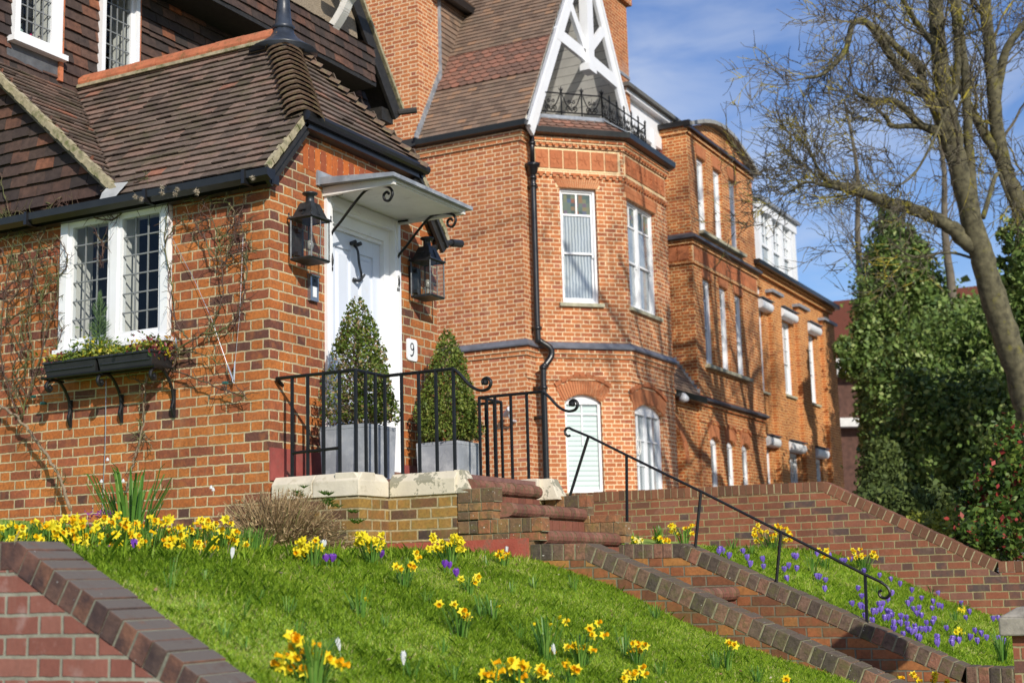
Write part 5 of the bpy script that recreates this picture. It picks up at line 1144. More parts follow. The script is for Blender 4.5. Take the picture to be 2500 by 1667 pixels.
# stepped side walls of individual blocks
mb = MB(); mo = MB()
def blocks(x0, x1, z0, z1, y0, y1, n, j=.007):
    mo.box((x0+.002, y0+.005, z0+.001), (x1-.004, y1-.005, z1-.003))
    cuts = [x0]+sorted(x0+(x1-x0)*(i+R.uniform(-.18,.18))/n for i in range(1, n))+[x1]
    for a, b in zip(cuts[:-1], cuts[1:]): mb.box((a+j/2, y0+R.uniform(-.002,.002), z0+j/2), (b-j/2, y1+R.uniform(-.002,.002), z1-j/2+R.uniform(-.002,.001)))
ya, yb = .380, .50
blocks(1.34,1.64,2.045,2.145,ya,yb,3); blocks(1.34,1.63,1.985,2.045,ya,yb,3); blocks(1.34,1.62,1.925,1.985,ya,yb,3); blocks(1.34,1.50,1.83,1.92,ya,yb,2)
blocks(1.50,2.00,1.825,1.925,ya,yb,6); blocks(1.34,1.98,1.765,1.825,ya,yb,5); blocks(1.34,1.93,1.5,1.765,ya,yb,4)
mb.build('stepped_side', M['block_old'], S_, bevel=.004); mb = MB(); ya, yb = 1.74, 1.86
blocks(1.35,1.72,2.045,2.145,ya,yb,4); blocks(1.35,1.72,1.985,2.045,ya,yb,3); blocks(1.35,2.03,1.82,1.925,ya,yb,6); blocks(1.35,2.02,1.76,1.82,ya,yb,5); blocks(1.35,1.95,1.92,1.985,ya,yb,3)
mb.build('stepped_side', M['block_old'], S_, bevel=.004); mo.build('side_mortar', M['mortar_moss'], S_)
mb = MB(); mb.box((.50,.365,1.5),(1.895,.379,1.785)); mb.build('painted_plinth', M['redpaint'], S_)
# ------------------------------------------------------------------ iron railings and handrail
def railing(label, path, zb_, zt_, end, loc):
    t = thing('railing', label, 'railing', loc, 'iron railings beside the front door')
    P = [Vector((*p,0)) for p in path]; Z = Vector((0,0,1))
    top = MB(); top.tube([p+Z*zt_ for p in P]+[], .0135, 6)
    d = (P[-1]-P[-2]).normalized(); e = P[-1]+Z*zt_
    c = curve([e, e+d*.05-Z*.04, e+d*.14-Z*.135, e+d*.22-Z*.175, e+d*.285-Z*.165, e+d*.305-Z*.12, e+d*.275-Z*.09, e+d*.24-Z*.105, e+d*.245-Z*.135], 5); top.tube(c, .012, 6)
    top.lathe(e+d*.262-Z*.14, [(.012,0),(.022,.01),(.022,.03),(.012,.04)], 8)
    top.build('top_rail', M['iron'], t)
    for i in range(len(P)-1):
        a, b = P[i], P[i+1]; L_ = (b-a).length; n = max(1, round(L_/.135))
        for k in range(n+(1 if i == len(P)-2 else 0)):
            q = a+(b-a)*(k/n)
            if i == 0 and k == 0: continue
            m = MB(); m.tube([q+Z*zb_, q+Z*zt_], .0135, 5); m.build('baluster', M['iron'], t)
    return t
r1 = railing('black iron railing in front of the left planter, mounted on the stone kerb', [(.03,.05),(.72,.05),(.72,.43),(1.30,.43)], 2.26, 3.005, True, (.7,.05,2.28))
mb = MB(); mb.tube([(.03,.05,3.005),(.0,.16,2.97)], .014, 6); mb.tube([(.17,.048,2.45),(.58,.048,2.46)], .012, 5); mb.build('stay', M['iron'], r1)
r2 = railing('black iron railing on the far side of the steps, in front of the downpipe', [(.0,2.2),(.74,2.2),(.74,1.82),(1.32,1.82)], 2.26, 2.985, True, (.8,1.8,2.28))
t = thing('handrail', 'thin sloping black handrail with scrolled ends above the path', 'handrail', (2, 1.86, 1.7))
mb = MB(); yh = 1.865
hp = [(1.555,2.665),(1.70,2.60),(2.00,2.44),(2.62,2.115),(3.20,1.80),(3.80,1.475),(3.90,1.425)]
top_ = scroll((1.515,yh,2.64), .018, .045, pi*.1, -.62, (-1,0,0), (0,0,1), 12)
mb.tube([(1.53,yh,2.622),(1.508,yh,2.618),(1.49,yh,2.635),(1.485,yh,2.66),(1.50,yh,2.682),(1.525,yh,2.682)]+[(a,yh,b) for a,b in hp], .011, 6)
mb.tube(curve([(3.90,yh,1.425),(3.945,yh,1.385),(3.955,yh,1.34),(3.925,yh,1.315),(3.89,yh,1.325),(3.88,yh,1.355),(3.90,yh,1.37)],5), .011, 6)
mb.build('rail', M['iron'], t)
for (xa, za, xb, zb) in ((1.98,1.72,2.005,2.44),(2.53,1.69,2.60,2.12),(3.14,1.42,3.20,1.80),(3.78,1.12,3.79,1.475)):
    m = MB(); m.tube([(xa,yh,za),(xb,yh,zb)], .0125, 5); m.build('post', M['iron'], t)
m = MB(); m.tube([(1.50,yh,2.12),(1.69,yh,2.605)], .0125, 5); m.build('strut', M['iron'], t)
# ------------------------------------------------------------------ gate piers
t = thing('gate_pier', 'brick gate pier with weathered stone cap at the right edge', 'gate pier', (5.15,.47,0))
mb = MB(); mb.box((4.965,.46,.1),(5.33,.82,1.115)); mb.build('pier', M['brick_garden'], t)
mb = MB(); mb.hexa([(4.905,.40,1.115),(5.39,.40,1.115),(5.39,.88,1.115),(4.905,.88,1.115),(4.905,.40,1.22),(5.39,.40,1.22),(5.39,.88,1.22),(4.905,.88,1.22)]); mb.hexa([(4.91,.405,1.22),(5.385,.405,1.22),(5.385,.875,1.22),(4.91,.875,1.22),(5.0,.5,1.275),(5.3,.5,1.275),(5.3,.78,1.275),(5.0,.78,1.275)]); mb.build('cap', M['cap'], t, bevel=.01)
# street lamp-post like gate post just outside the frame whose shadow crosses the path walls
t = thing('gate_post', 'tall slim gate post with a square lantern head beside the pavement', 'gate post', (5.72,.10,.1))
mb = MB(); mb.box((5.67,.05,.1),(5.77,.15,2.12)); mb.build('post', M['iron'], t); mb = MB(); mb.box((5.56,-.06,2.12),(5.88,.26,2.36)); mb.hexa([(5.56,-.06,2.36),(5.88,-.06,2.36),(5.88,.26,2.36),(5.56,.26,2.36),(5.68,.06,2.46),(5.76,.06,2.46),(5.76,.14,2.46),(5.68,.14,2.46)]); mb.build('lantern_head', M['bronze'], t)
# ------------------------------------------------------------------ leaf helpers
def leafcloud(mb, pts, size, flat=.55, jitter=.4, up_=.3, rfun=None):
    for p in pts:
        p = Vector(p); s = size*R.uniform(1-jitter, 1+jitter); a = Vector((R.gauss(0,1),R.gauss(0,1),R.gauss(0,1)+up_)).normalized(); b = a.orthogonal().normalized(); q = R.uniform(0, 2*pi)
        b = (b*cos(q)+a.cross(b)*sin(q)); c = a.cross(b); r = R.random() if rfun is None else rfun(p)
        mb.face([p-b*s, p+c*s*flat-b*s*.1+a*s*.12, p+b*s, p-c*s*flat-b*s*.1+a*s*.12], r)
def cloudmesh(name, mat, centres, size, parent=None, seed=1, flat=.5, tone=0):
    """fast numpy leaf cloud: centres (n,3)"""
    rg = np.random.default_rng(seed); n = len(centres); s = size*rg.uniform(.6,1.4,(n,1))
    a = rg.normal(size=(n,3))+np.array([0,0,.3]); a /= np.linalg.norm(a,axis=1)[:,None]
    h = rg.normal(size=(n,3)); b = np.cross(a,h); b /= np.linalg.norm(b,axis=1)[:,None]; c = np.cross(a,b)
    V_ = np.stack([centres-b*s, centres+c*s*flat-b*s*.1+a*s*.15, centres+b*s, centres-c*s*flat-b*s*.1+a*s*.15],1).reshape(-1,3)
    off = np.zeros(3)
    q = parent
    while q is not None: off = off+np.array(q.location); q = q.parent
    return quads(name, mat, V_-off, 4, np.clip(rg.random(n)*.8+.1+tone, 0, 1), parent)
def quads(name, mat, V_, k, rnd, parent=None):
    n = len(V_)//k; me = bpy.data.meshes.new(name)
    me.vertices.add(n*k); me.vertices.foreach_set('co', V_.astype(np.float32).ravel()); me.loops.add(n*k); me.loops.foreach_set('vertex_index', np.arange(n*k, dtype=np.int32))
    me.polygons.add(n); me.polygons.foreach_set('loop_start', np.arange(n, dtype=np.int32)*k); me.update(calc_edges=True); me.validate()
    at = me.attributes.new('rnd','FLOAT','FACE'); at.data.foreach_set('value', rnd.astype(np.float32)); me.materials.append(mat)
    o = bpy.data.objects.new(name, me); COL.objects.link(o)
    if parent is not None: o.parent = parent
    return o
# ------------------------------------------------------------------ grass
def grass(name, pts, hmin, hmax, wid, seed, bend=.5):
    rg = np.random.default_rng(seed); n = len(pts); p = pts
    h = rg.uniform(hmin,hmax,(n,1))*(1+.9*(rg.random((n,1))>.97)); an = rg.uniform(0,2*pi,n); d = np.stack([np.cos(an),np.sin(an),np.zeros(n)],1); s = np.stack([-np.sin(an),np.cos(an),np.zeros(n)],1)*wid/2
    lean = rg.uniform(.1,bend,(n,1)); up_ = np.array([0,0,1.])
    m1 = p+up_*h*.55+d*h*lean*.35; tip = p+up_*h*.9+d*h*lean
    V_ = np.stack([p-s, p+s, m1+s*.7, tip, m1-s*.7],1).reshape(-1,3)
    rk = np.random.default_rng(77); cc_ = np.zeros(n)
    for q_ in range(26): kx_, ky_ = rk.normal(0, 1, 2)*(2.5+q_*.9); cc_ += np.sin(p[:,0]*kx_+p[:,1]*ky_+rk.uniform(0,6))/(1+q_*.12)
    cl = cc_/np.std(cc_); h = h*(1+.10*cl[:,None]).clip(.6,1.5)
    m1 = p+up_*h*.55+d*h*lean*.35; tip = p+up_*h*.9+d*h*lean; V_ = np.stack([p-s, p+s, m1+s*.7, tip, m1-s*.7],1).reshape(-1,3)
    r = np.clip(rg.random(n)*.66+.20-.09*cl,0,1); r = np.where(rg.random(n)>.955+.02*np.clip(cl,-1,1), .99, r)
    return quads(name, M['grass'], V_, 5, r)
rg = np.random.default_rng(3)
def lawnpts(n, x0, x1, y0, y1, seed, yy=0):
    rg = np.random.default_rng(seed); x = rg.uniform(x0,x1,n); y = rg.uniform(y0,y1,n); z = np.array([gz(a,b) for a,b in zip(x,y)])-.004; return np.stack([x,y,z],1)
P1 = lawnpts(300000, 1.55, 4.95, -4.2, .36, 5)
tag(grass('lawn', P1, .012, .032, .0030, 6, .9), kind='stuff', label='sloping green lawn dotted with daffodils left of the path')
P2_ = lawnpts(110000, 1.7, 5.0, 2.0, 6.38, 8)
tag(grass('lawn', P2_, .016, .042, .005, 9, .9), kind='stuff', label='green bank with purple crocuses between the handrail and the long brick wall')
P3 = lawnpts(12000, .3, 2.0, -4.2, .3, 11); grs = grass('lawn_fringe', P3, .03, .075, .006, 12, .8); tag(grs, kind='stuff', label='longer grass among the row of daffodils')
# ------------------------------------------------------------------ bulbs
def flower_mesh(kind):
    mb = MB()
    def petal(a, L_, W_, tilt, m=0, cup=.0):
        ca, sa = cos(a), sin(a); d = Vector((ca*cos(tilt), sa*cos(tilt), sin(tilt))); s = Vector((-sa, ca, 0)); n = d.cross(s)
        mb.face([(0,0,0), d*L_*.5+s*W_/2+n*cup, d*L_, d*L_*.5-s*W_/2+n*cup], None, m)
    if kind == 'daffodil':
        for i in range(6): petal(i*pi/3+R.uniform(-.1,.1), R.uniform(.021,.026), .015, R.uniform(-.35,.05), 0)
        k = 7; vs = []
        for (r_, z) in ((.0055,0),(.0065,.012),(.0085,.019),(.0105,.021)):
            for j in range(k): a = 2*pi*j/k; vs.append((r_*cos(a)*R.uniform(.93,1.07), r_*sin(a), z))
        mb.raw(vs, [(i*k+j,i*k+(j+1)%k,(i+1)*k+(j+1)%k,(i+1)*k+j) for i in range(3) for j in range(k)], None, 1)
    elif kind == 'bud':
        mb.lathe((0,0,-.004), [(.002,0),(.006,.008),(.007,.02),(.002,.034)], 6, None, 0)
    elif kind == 'crocus':
        for i in range(6):
            a = i*pi/3; o_ = 1 if i % 2 else .8
            ca, sa = cos(a), sin(a); s = Vector((-sa,ca,0)); r1_ = .011*o_; r2_ = .016*o_
            d = Vector((ca,sa,0)); mb.face([d*.003-s*.002, d*.003+s*.002, d*r1_+s*.010+Vector((0,0,.016)), d*r2_+s*.007+Vector((0,0,.031)), d*(r2_*.85)+Vector((0,0,.039)), d*r2_-s*.007+Vector((0,0,.031)), d*r1_-s*.010+Vector((0,0,.016))], None, 0)
        mb.tube([(0,0,-.05),(0,0,.002)], [.002,.003], 5, None, 1)
    return mb
def mk(kind, mats, name):
    o = flower_mesh(kind).build(name, mats, None); me = o.data; bpy.data.objects.remove(o); return me
ME = {'daf': [mk('daffodil', [M['yellow'],M['orange']], 'flower') for _ in range(4)], 'dafy': [mk('daffodil', [M['yellow'],M['yellow']], 'flower') for _ in range(3)],
      'dafp': [mk('daffodil', [M['paleyellow'],M['yellow']], 'flower')], 'bud': [mk('bud', [M['yellow']], 'flower')],
      'purple': [mk('crocus', [M['purple'],M['strap']], 'crocus') for _ in range(2)], 'violet': [mk('crocus', [M['violet'],M['strap']], 'crocus') for _ in range(3)], 'whitec': [mk('crocus', [M['whitep'],M['strap']], 'crocus')]}
def leafblades(mb, c, n, h, spread, wd=.008, seedr=None):
    c = Vector(c)
    for i in range(n):
        a = R.uniform(0,2*pi); d = Vector((cos(a),sin(a),0)); s = Vector((-sin(a),cos(a),0)); hh = h*R.uniform(.6,1.1); ln = R.uniform(.15,.75); b0 = c+d*R.uniform(0,spread)*.4+Vector((0,0,-.01))
        p1 = b0+Vector((0,0,hh*.5))+d*hh*ln*.25; p2 = b0+Vector((0,0,hh*.85))+d*hh*ln*.6; p3 = b0+Vector((0,0,hh*(1-.25*ln)))+d*hh*ln*.95; r = R.random(); w_ = wd/2
        mb.face([b0-s*w_,b0+s*w_,p1+s*w_,p1-s*w_], r); mb.face([p1-s*w_,p1+s*w_,p2+s*w_*.8,p2-s*w_*.8], r); mb.face([p2-s*w_*.8,p2+s*w_*.8,p3], r)
def surf(px, py, bank=False):
    """where the view ray through a photo pixel meets the grass"""
    d = ray(px, py); t_ = 4.0
    while t_ < 22:
        p = CAM+d*t_
        if p.z < gz(p.x, 3 if bank else 0) and (p.y > 1.98 if bank else True) and p.x < 5.2: return p
        t_ += .02
    return CAM+d*9
CAMDIR = Vector((cos(radians(-55)), sin(radians(-55)), .15))
def clump(base, flowers, label, nleaf=30, h=.16, kind='daf', group='daffodil clumps in the front garden', scale=1.0, cat='daffodils', spread=.09):
    base = Vector(base); t = thing('daffodil_clump', label, cat, base, group)
    lv = MB(); leafblades(lv, base, nleaf, h, spread, .0075*scale); lv.build('leaves', M['strap'], t)
    st = MB(); zb = base.z
    for i, (p, kd) in enumerate(flowers):
        p = Vector(p); q = base+Vector((p.x-base.x, p.y-base.y, 0))*.35; st.tube(curve([q, (q+p)/2+Vector((0,0,.012)), p+Vector((0,0,.004))],3), .0022*scale, 4)
        o = bpy.data.objects.new('flower', R.choice(ME[kd])); COL.objects.link(o); o.parent = t; o.location = p-base
        az = R.gauss(-52, 38); tl = R.uniform(62,100)
        dirv = Vector((cos(radians(az))*sin(radians(tl)), sin(radians(az))*sin(radians(tl)), cos(radians(tl)))); o.rotation_mode = 'QUATERNION'; o.rotation_quaternion = dirv.to_track_quat('Z','Y'); sc = scale*R.uniform(.95,1.25); o.scale = (sc,sc,sc)
    st.build('stems', M['strap'], t); return t
def pxclump(bx, by, fl, label, kind='daf', jit=.04, bank=False, **k):
    b = surf(bx, by, bank); Z = (b-CAM).dot(fw); F_ = []
    for f in fl: kd = f[2] if len(f) > 2 else kind; F_.append((dep(f[0], f[1], Z+R.uniform(-jit,jit)), kd))
    return clump(b, F_, label, **k)
s7 = lambda x, y: (700+x/2.352, 1150+y/2.352)
s6 = lambda x, y: (x/2.352, 1150+y/2.352)
s8 = lambda x, y: (1500+x/2.352, 1150+y/2.352)
def rnd(n, x0, x1, y0, y1, s, kinds=('daf',)): return [(*s(R.uniform(x0,x1), R.uniform(y0,y1)), R.choice(kinds)) for _ in range(n)]
pxclump(*s7(150,555), rnd(15, 45,200,375,500, s7, ('dafy','daf')), 'yellow daffodils beside a white crocus, below the dry bush', nleaf=45, h=.15)
pxclump(*s7(490,545), rnd(16, 385,555,362,420, s7, ('dafy',))+rnd(3, 360,560,440,460, s7, ('dafy',)), 'bright yellow daffodil clump on the lawn below the stone kerb', nleaf=55, h=.16)
pxclump(*s7(935,545), rnd(26, 815,1025,362,475, s7, ('dafy',)), 'largest lawn clump of yellow daffodils, in front of the red plinth', nleaf=60, h=.17)
pxclump(*s7(1245,552), rnd(6, 1205,1280,450,500, s7, ('daf',)), 'few daffodils with a white crocus in front of the end of the red plinth', nleaf=22, h=.12)
pxclump(*s7(440,420), [(*s7(490,215),'daf')], 'single tall daffodil against the brick podium under the stone kerb', nleaf=10, h=.3)
pxclump(*s7(720,560), [(*s7(742,470),'daf'),(*s7(750,500),'daf')], 'pair of orange double blooms left of the largest lawn clump', nleaf=10, h=.08)
pxclump(*s7(670,680), [(*s7(625,545),'daf'),(*s7(650,560),'daf'),(*s7(715,535),'daf'),(*s7(725,550),'daf')], 'thin group of daffodils with long grey leaves, left of the purple crocus pair', nleaf=26, h=.15)
pxclump(*s7(1045,712), [(*s7(1000,620),'dafy'),(*s7(1080,635),'daf'),(*s7(1095,608),'daf')], 'three small daffodils just right of the purple crocuses on the lawn', nleaf=24, h=.12)
pxclump(*s7(1000,950), [(*s7(875,762),'daf'),(*s7(960,765),'daf'),(*s7(1010,803),'daf'),(*s7(1022,835),'daf'),(*s7(1040,832),'daf')], 'five nodding daffodils in the middle of the lawn', nleaf=30, h=.17)
pxclump(*s7(1180,855), [(*s7(1206,780),'bud')], 'leaf tuft with one unopened daffodil bud, middle of the lawn', nleaf=24, h=.15)
pxclump(*s7(1490,1085), [(*s7(1425,872),'bud'),(*s7(1505,882),'bud'),(*s7(1561,845),'bud'),(*s7(1600,865),'daf'),(*s7(1524,1030),'daf')], 'daffodils with tall closed buds left of the lowest lawn flowers', nleaf=30, h=.24)
pxclump(*s7(1690,1110), [(*s7(a,b),'daf') for a,b in ((1608,1008),(1650,1000),(1676,1020),(1715,1010),(1752,1022),(1755,942),(1820,940),(1787,870),(1742,900))], 'loose group of nine daffodils at the lower middle of the lawn', nleaf=44, h=.17)
pxclump(*s7(2015,1120), [(*s7(a,b),'daf') for a,b in ((1992,990),(2030,992),(2060,1000),(1970,1037),(2030,1030),(2008,1010))], 'small daffodil group near the lower end of the path wall', nleaf=30, h=.15)
pxclump(*s7(2000,1235), [(*s7(a,b),'daf') for a,b in ((1955,1157),(2003,1160),(2040,1130),(2055,1165),(1940,1190),(2020,1175),(1985,1170))], 'daffodils at the bottom edge below the path wall', nleaf=30, h=.1)
pxclump(*s7(1180,1250), [(*s7(a,b),'daf') for a,b in ((1190,1100),(1130,1160),(1175,1170),(1210,1155),(1160,1180),(1200,1190))], 'large orange-cupped daffodils at the bottom edge, left of the centre pair', nleaf=26, h=.1, scale=1.25)
pxclump(*s7(1330,1250), [(*s7(a,b),'daf') for a,b in ((1290,1100),(1310,1112),(1290,1130),(1330,1105),(1370,1122),(1345,1187))], 'large daffodils at the very bottom in the middle of the picture', nleaf=30, h=.12, scale=1.3)
pxclump(*s7(1470,1250), [(*s7(a,b),'daf') for a,b in ((1455,1130),(1485,1165),(1495,1182),(1460,1150))], 'tight group of daffodils at the bottom right of the middle pair', nleaf=22, h=.11, scale=1.15)
pxclump(*s7(1640,1240), [(*s7(a,b),'daf') for a,b in ((1608,1098),(1615,1125),(1665,1135),(1650,1140))], 'short daffodils below the loose group of nine', nleaf=24, h=.11)
pxclump(*s6(1810,1235), [(*s6(a,b),'daf') for a,b in ((1670,940),(1690,950),(1700,1000),(1712,975),(1620,1060),(1690,1065),(1600,1110),(1660,1125),(1770,1042),(1805,992),(1880,1070),(1845,1062),(1745,1140),(1930,1092),(1965,1110),(1640,1050),(1685,1015))], 'big foreground daffodil clump at the lower left of the lawn', nleaf=80, h=.20, scale=1.15)
pxclump(*s7(415,830), [(*s7(462,742),'bud')], 'green leaf tuft with one yellow bud on the left of the lawn', nleaf=16, h=.16)
pxclump(*s8(640,1140), [(*s8(652,982),'daf'),(*s8(690,998),'daf'),(*s8(665,990),'daf')], 'daffodils against the lower part of the left path wall', nleaf=26, h=.13)
pxclump(*s8(985,1230), [(*s8(985,1190),'daf'),(*s8(978,1202),'daf')], 'single daffodil at the bottom edge below the path wall', nleaf=8, h=.05)
pxclump(*s8(1650,1290), [(*s8(a,b),'daf') for a,b in ((1565,1205),(1630,1180),(1645,1190),(1570,1212))], 'daffodils at the bottom edge before the coping of the path wall', nleaf=12, h=.06)
pxclump(*s8(1780,1290), [(*s8(a,b),'daf') for a,b in ((1715,1165),(1745,1200),(1840,1165),(1835,1200),(1910,1205),(1720,1180),(1842,1180))], 'rightmost daffodils at the bottom edge in front of the path wall end', nleaf=12, h=.06)
# the long row behind the front wall
RW = [(20,1240,'at the left edge of the picture'),(110,1225,'above the blurred front wall, second from the left edge'),(195,1215,'below the thick rose stem'),(275,1215,'below the tall green leaf tuft'),(350,1220,'right of the tall green leaf tuft'),(430,1225,'in the right half of the long row'),(500,1225,'last but one of the long row'),(560,1250,'at the right end of the long row, before the dry bush')]
for i, (x, y, w_) in enumerate(RW):
    X_ = x*DD; Y_ = y*DD; Zd = 7.0+.09*i
    b = dep(X_, Y_+85, Zd); b.z = gz(b.x, b.y); fl = []
    for q in range(38 if i < 7 else 22): fx = X_+R.uniform(-46,46); fy = Y_+R.uniform(-40,60)*(.6+.4*R.random())+(14 if i > 6 else 0); fl.append((dep(fx, fy, Zd+R.uniform(-.3,.3)), 'daf' if R.random() < .7 else 'dafy'))
    clump(b, fl, 'dense yellow daffodils '+w_, nleaf=170, h=.17, spread=.40, group='row of daffodils along the house bed')
# bank clumps by the far wall
FB = [(400,418,rnd(14,305,455,303,360,s8),'daffodil clump in front of the first handrail post, by the long wall'),(590,418,rnd(20,485,685,300,395,s8),'daffodil clump right of the second handrail post'),(905,462,rnd(30,780,1020,305,405,s8),'big daffodil clump behind the third handrail post'),
      (265,415,rnd(9,215,315,380,408,s8),'low daffodils at the foot of the long brick wall'),(125,420,rnd(7,92,160,368,412,s8,('dafp','daf')),'pale cream and yellow daffodils beside the first handrail post'),(1210,570,rnd(6,1175,1245,435,500,s8),'few daffodils with tall leaves in the middle of the bank'),
      (1430,585,rnd(14,1345,1530,445,500,s8),'daffodil clump at the far wall above the handrail end'),(1838,715,rnd(3,1810,1865,682,700,s8),'three tiny daffodils at the far wall, right side'),(2000,815,rnd(6,1980,2020,775,808,s8,('dafy',)),'small yellow daffodil in the crocuses near the long wall'),(1972,975,rnd(3,1950,1995,908,930,s8,('dafy',)),'two daffodils low among the crocuses')]
for bx, by, fl, lb in FB: pxclump(*s8(bx, by), fl, lb, bank=True, jit=.12, nleaf=46 if len(fl) > 8 else 24, h=.20 if len(fl) > 8 else .13, group='daffodil clumps on the crocus bank', scale=1.15, spread=.14)
# crocuses
def crocus(px, py, kd, label, bank=False, sc=1.0, group=None, dz=.045):
    p = surf(px, py, bank); p.z = gz(p.x, 3 if bank else 0)+dz
    o = bpy.data.objects.new('crocus', R.choice(ME[kd])); COL.objects.link(o); o.location = p; o.rotation_euler = (R.uniform(-.2,.2),R.uniform(-.2,.2),R.uniform(0,6)); o.scale = (sc,sc,sc*R.uniform(.9,1.15)) if kd != 'whitec' or 'open' in label else (sc*.55,sc*.55,sc*1.15); return tag(o, label, 'crocus', group)
for (x, y, lb) in ((228,572,'left of a pair of deep purple crocuses in the left part of the lawn'),(262,572,'right of a pair of deep purple crocuses in the left part of the lawn'),(543,545,'single purple crocus below the second daffodil clump'),(908,600,'left of three purple crocuses in the middle of the lawn'),(936,605,'middle of three purple crocuses in the middle of the lawn'),(976,655,'lowest of three purple crocuses in the middle of the lawn')):
    crocus(*s7(x,y), 'purple', lb, sc=1.15)
crocus(*s6(765,495), 'purple', 'narrow purple crocus below the daffodil row', sc=1.0)
for (x, y, f_, lb) in ((1331,560,s6,'closed white crocus below the daffodil row'),(2318,1170,s6,'tall closed white crocus near the bottom of the lawn'),(215,480,s7,'open white crocus beside the daffodils under the dry bush'),(305,1100,s7,'white crocus behind the big foreground daffodils'),(672,1180,s7,'slim white crocus at the bottom of the lawn'),(1262,515,s7,'white crocus at the foot of the daffodils by the red plinth'),(1540,1110,s7,'small white crocus among the budded daffodils')):
    crocus(*f_(x,y), 'whitec', lb, sc=1.2)
CX = [(610,475),(625,480),(600,488),(745,480),(765,520),(660,510),(855,530),(857,570),(778,560),(1030,505),(1052,505),(1042,512),(1002,565),(978,585),(1046,580),(1165,625),(1178,630),(1216,645),(1213,700),(1310,525),(1325,528),(1360,520),(1395,695),(1425,740),(1370,785),(1415,800),(1430,805),(1437,590),(1525,615),(1590,635),(1643,665),(1710,700),(1593,720),(1573,760),(1525,785),(1548,785),(1530,820),(1485,835),(1505,830),(1690,780),(1705,755),(1765,745),(1835,770),(1825,805),(1862,790),(1885,795),(1755,810),(1722,810),(1740,840),(1770,850),(1565,830),(1582,838),(1598,850),(1550,870),(1575,868),(1607,900),(1605,935),(1650,860),(1685,865),(1652,900),(1678,905),(1663,965),(1695,940),(1712,950),(1735,940),(1732,920),(1760,935),(1745,985),(1760,990),(1790,935),(1810,930),(1793,895),(1830,890),(1842,870),(1852,985),(1855,1005),(1857,1020),(1910,925),(1945,985),(1940,1005),(1950,1015),(1982,1000),(2080,940),(2042,980),(2090,1000),(2138,980),(2215,985),(2115,955),(2025,860),(2045,825),(1993,775),(2180,865),(2205,862),(1862,715),(1440,860),(1488,890),(1240,500),(1165,490),(1000,640),(2240,1000)]
for (x, y) in CX: crocus(*s8(x+R.uniform(-3,3), y+22), 'violet', 'violet crocus open on the grassy bank right of the handrail', True, 1.3, 'violet crocuses on the bank', .04)
# bare leaf tufts on both lawns
mb = MB()
for (x, y, f_, n, h) in ((975,690,s6,7,.17),(1380,835,s6,5,.13),(1410,1040,s6,5,.11),(1650,830,s6,12,.10),(700,640,s7,20,.13),(1115,850,s7,18,.14),(1650,690,s7,16,.13),(1420,680,s7,12,.11),(2110,850,s7,30,.11),(1940,1060,s7,20,.19),(720,1190,s7,14,.12),(960,1215,s7,14,.12),(240,840,s8,10,.12),(820,1215,s8,26,.12),(580,1140,s8,26,.13),(2150,1180,s7,20,.1),(1560,520,s7,16,.12),(300,560,s7,10,.08),(800,760,s7,12,.10),(1290,700,s7,10,.09),(560,900,s7,12,.09),(900,1050,s7,12,.09),(1150,560,s7,12,.1),(1330,960,s7,10,.1),(60,960,s7,10,.09),(1180,650,s6,10,.09),(1480,760,s6,8,.08),(1290,960,s6,10,.09),(1150,800,s6,8,.08)):
    leafblades(mb, surf(*f_(x,y)), n, h, .06, .005)
for (x, y, n, h) in ((1140,600,26,.24),(680,460,20,.14),(790,490,20,.14),(1960,870,14,.15),(2230,1110,34,.30),(1700,800,10,.1),(1500,700,10,.08),(1900,900,16,.1)): leafblades(mb, surf(*s8(x,y), True), n, h, .08, .008)
tag(mb.build('leaf_tufts', M['strap']), 'long bulb leaves without flowers scattered in the grass', 'leaves', kind='stuff')
mb = MB()
for i in range(90):
    x = R.uniform(2.0,4.6); y = R.uniform(-4.0,.2); leafcloud(mb, [Vector((x,y,gz(x,y)+.022))], .010, .5)
tag(mb.build('fallen_leaves', leafmat('fallen_leaf', [(0,(.10,.05,.03)),(.6,(.25,.14,.07)),(1,(.55,.48,.38))], .8, .1)), 'withered brown and pale petals and leaves lying in the grass', 'fallen leaves', kind='stuff')
# tall leaf tuft under the rose, and snowflakes
b = dep(300*DD, 1235*DD, 8.3); b.z = gz(b.x, b.y)
t = thing('leafy_plant', 'tall tuft of upright green leaves with white snowdrops in front of the brick wall', 'plant', b); mb = MB(); leafblades(mb, b+Vector((0,0,.0)), 90, .52, .30, .016); mb.build('leaves', M['strap'], t)
mb = MB()
for (x, y) in ((247,1058),(233,1108),(283,1107),(485,1122),(490,1127)): p = dep(x*DD, y*DD, 8.4); mb.lathe(p, [(.010,0),(.009,.01),(.003,.02)], 6); mb2 = None
mb.build('bells', M['whitep'], t)
mb = MB()
for k, (x, y) in enumerate(((150,1188),(160,1192),(170,1186),(145,1195),(180,1190))): pass
for (x, y, Zq) in ((238,1183,8.3),(100,1265,7.3),(195,1350/DD,7.0)):
    c = dep(x*DD, y*DD, Zq); leafcloud(mb, [c+Vector((R.gauss(0,.07),R.gauss(0,.05),R.gauss(0,.025))) for _ in range(120)], .010)
tag(mb.build('heather', M['magenta']), 'low magenta heather showing between the daffodils of the bed', 'heather', kind='stuff')
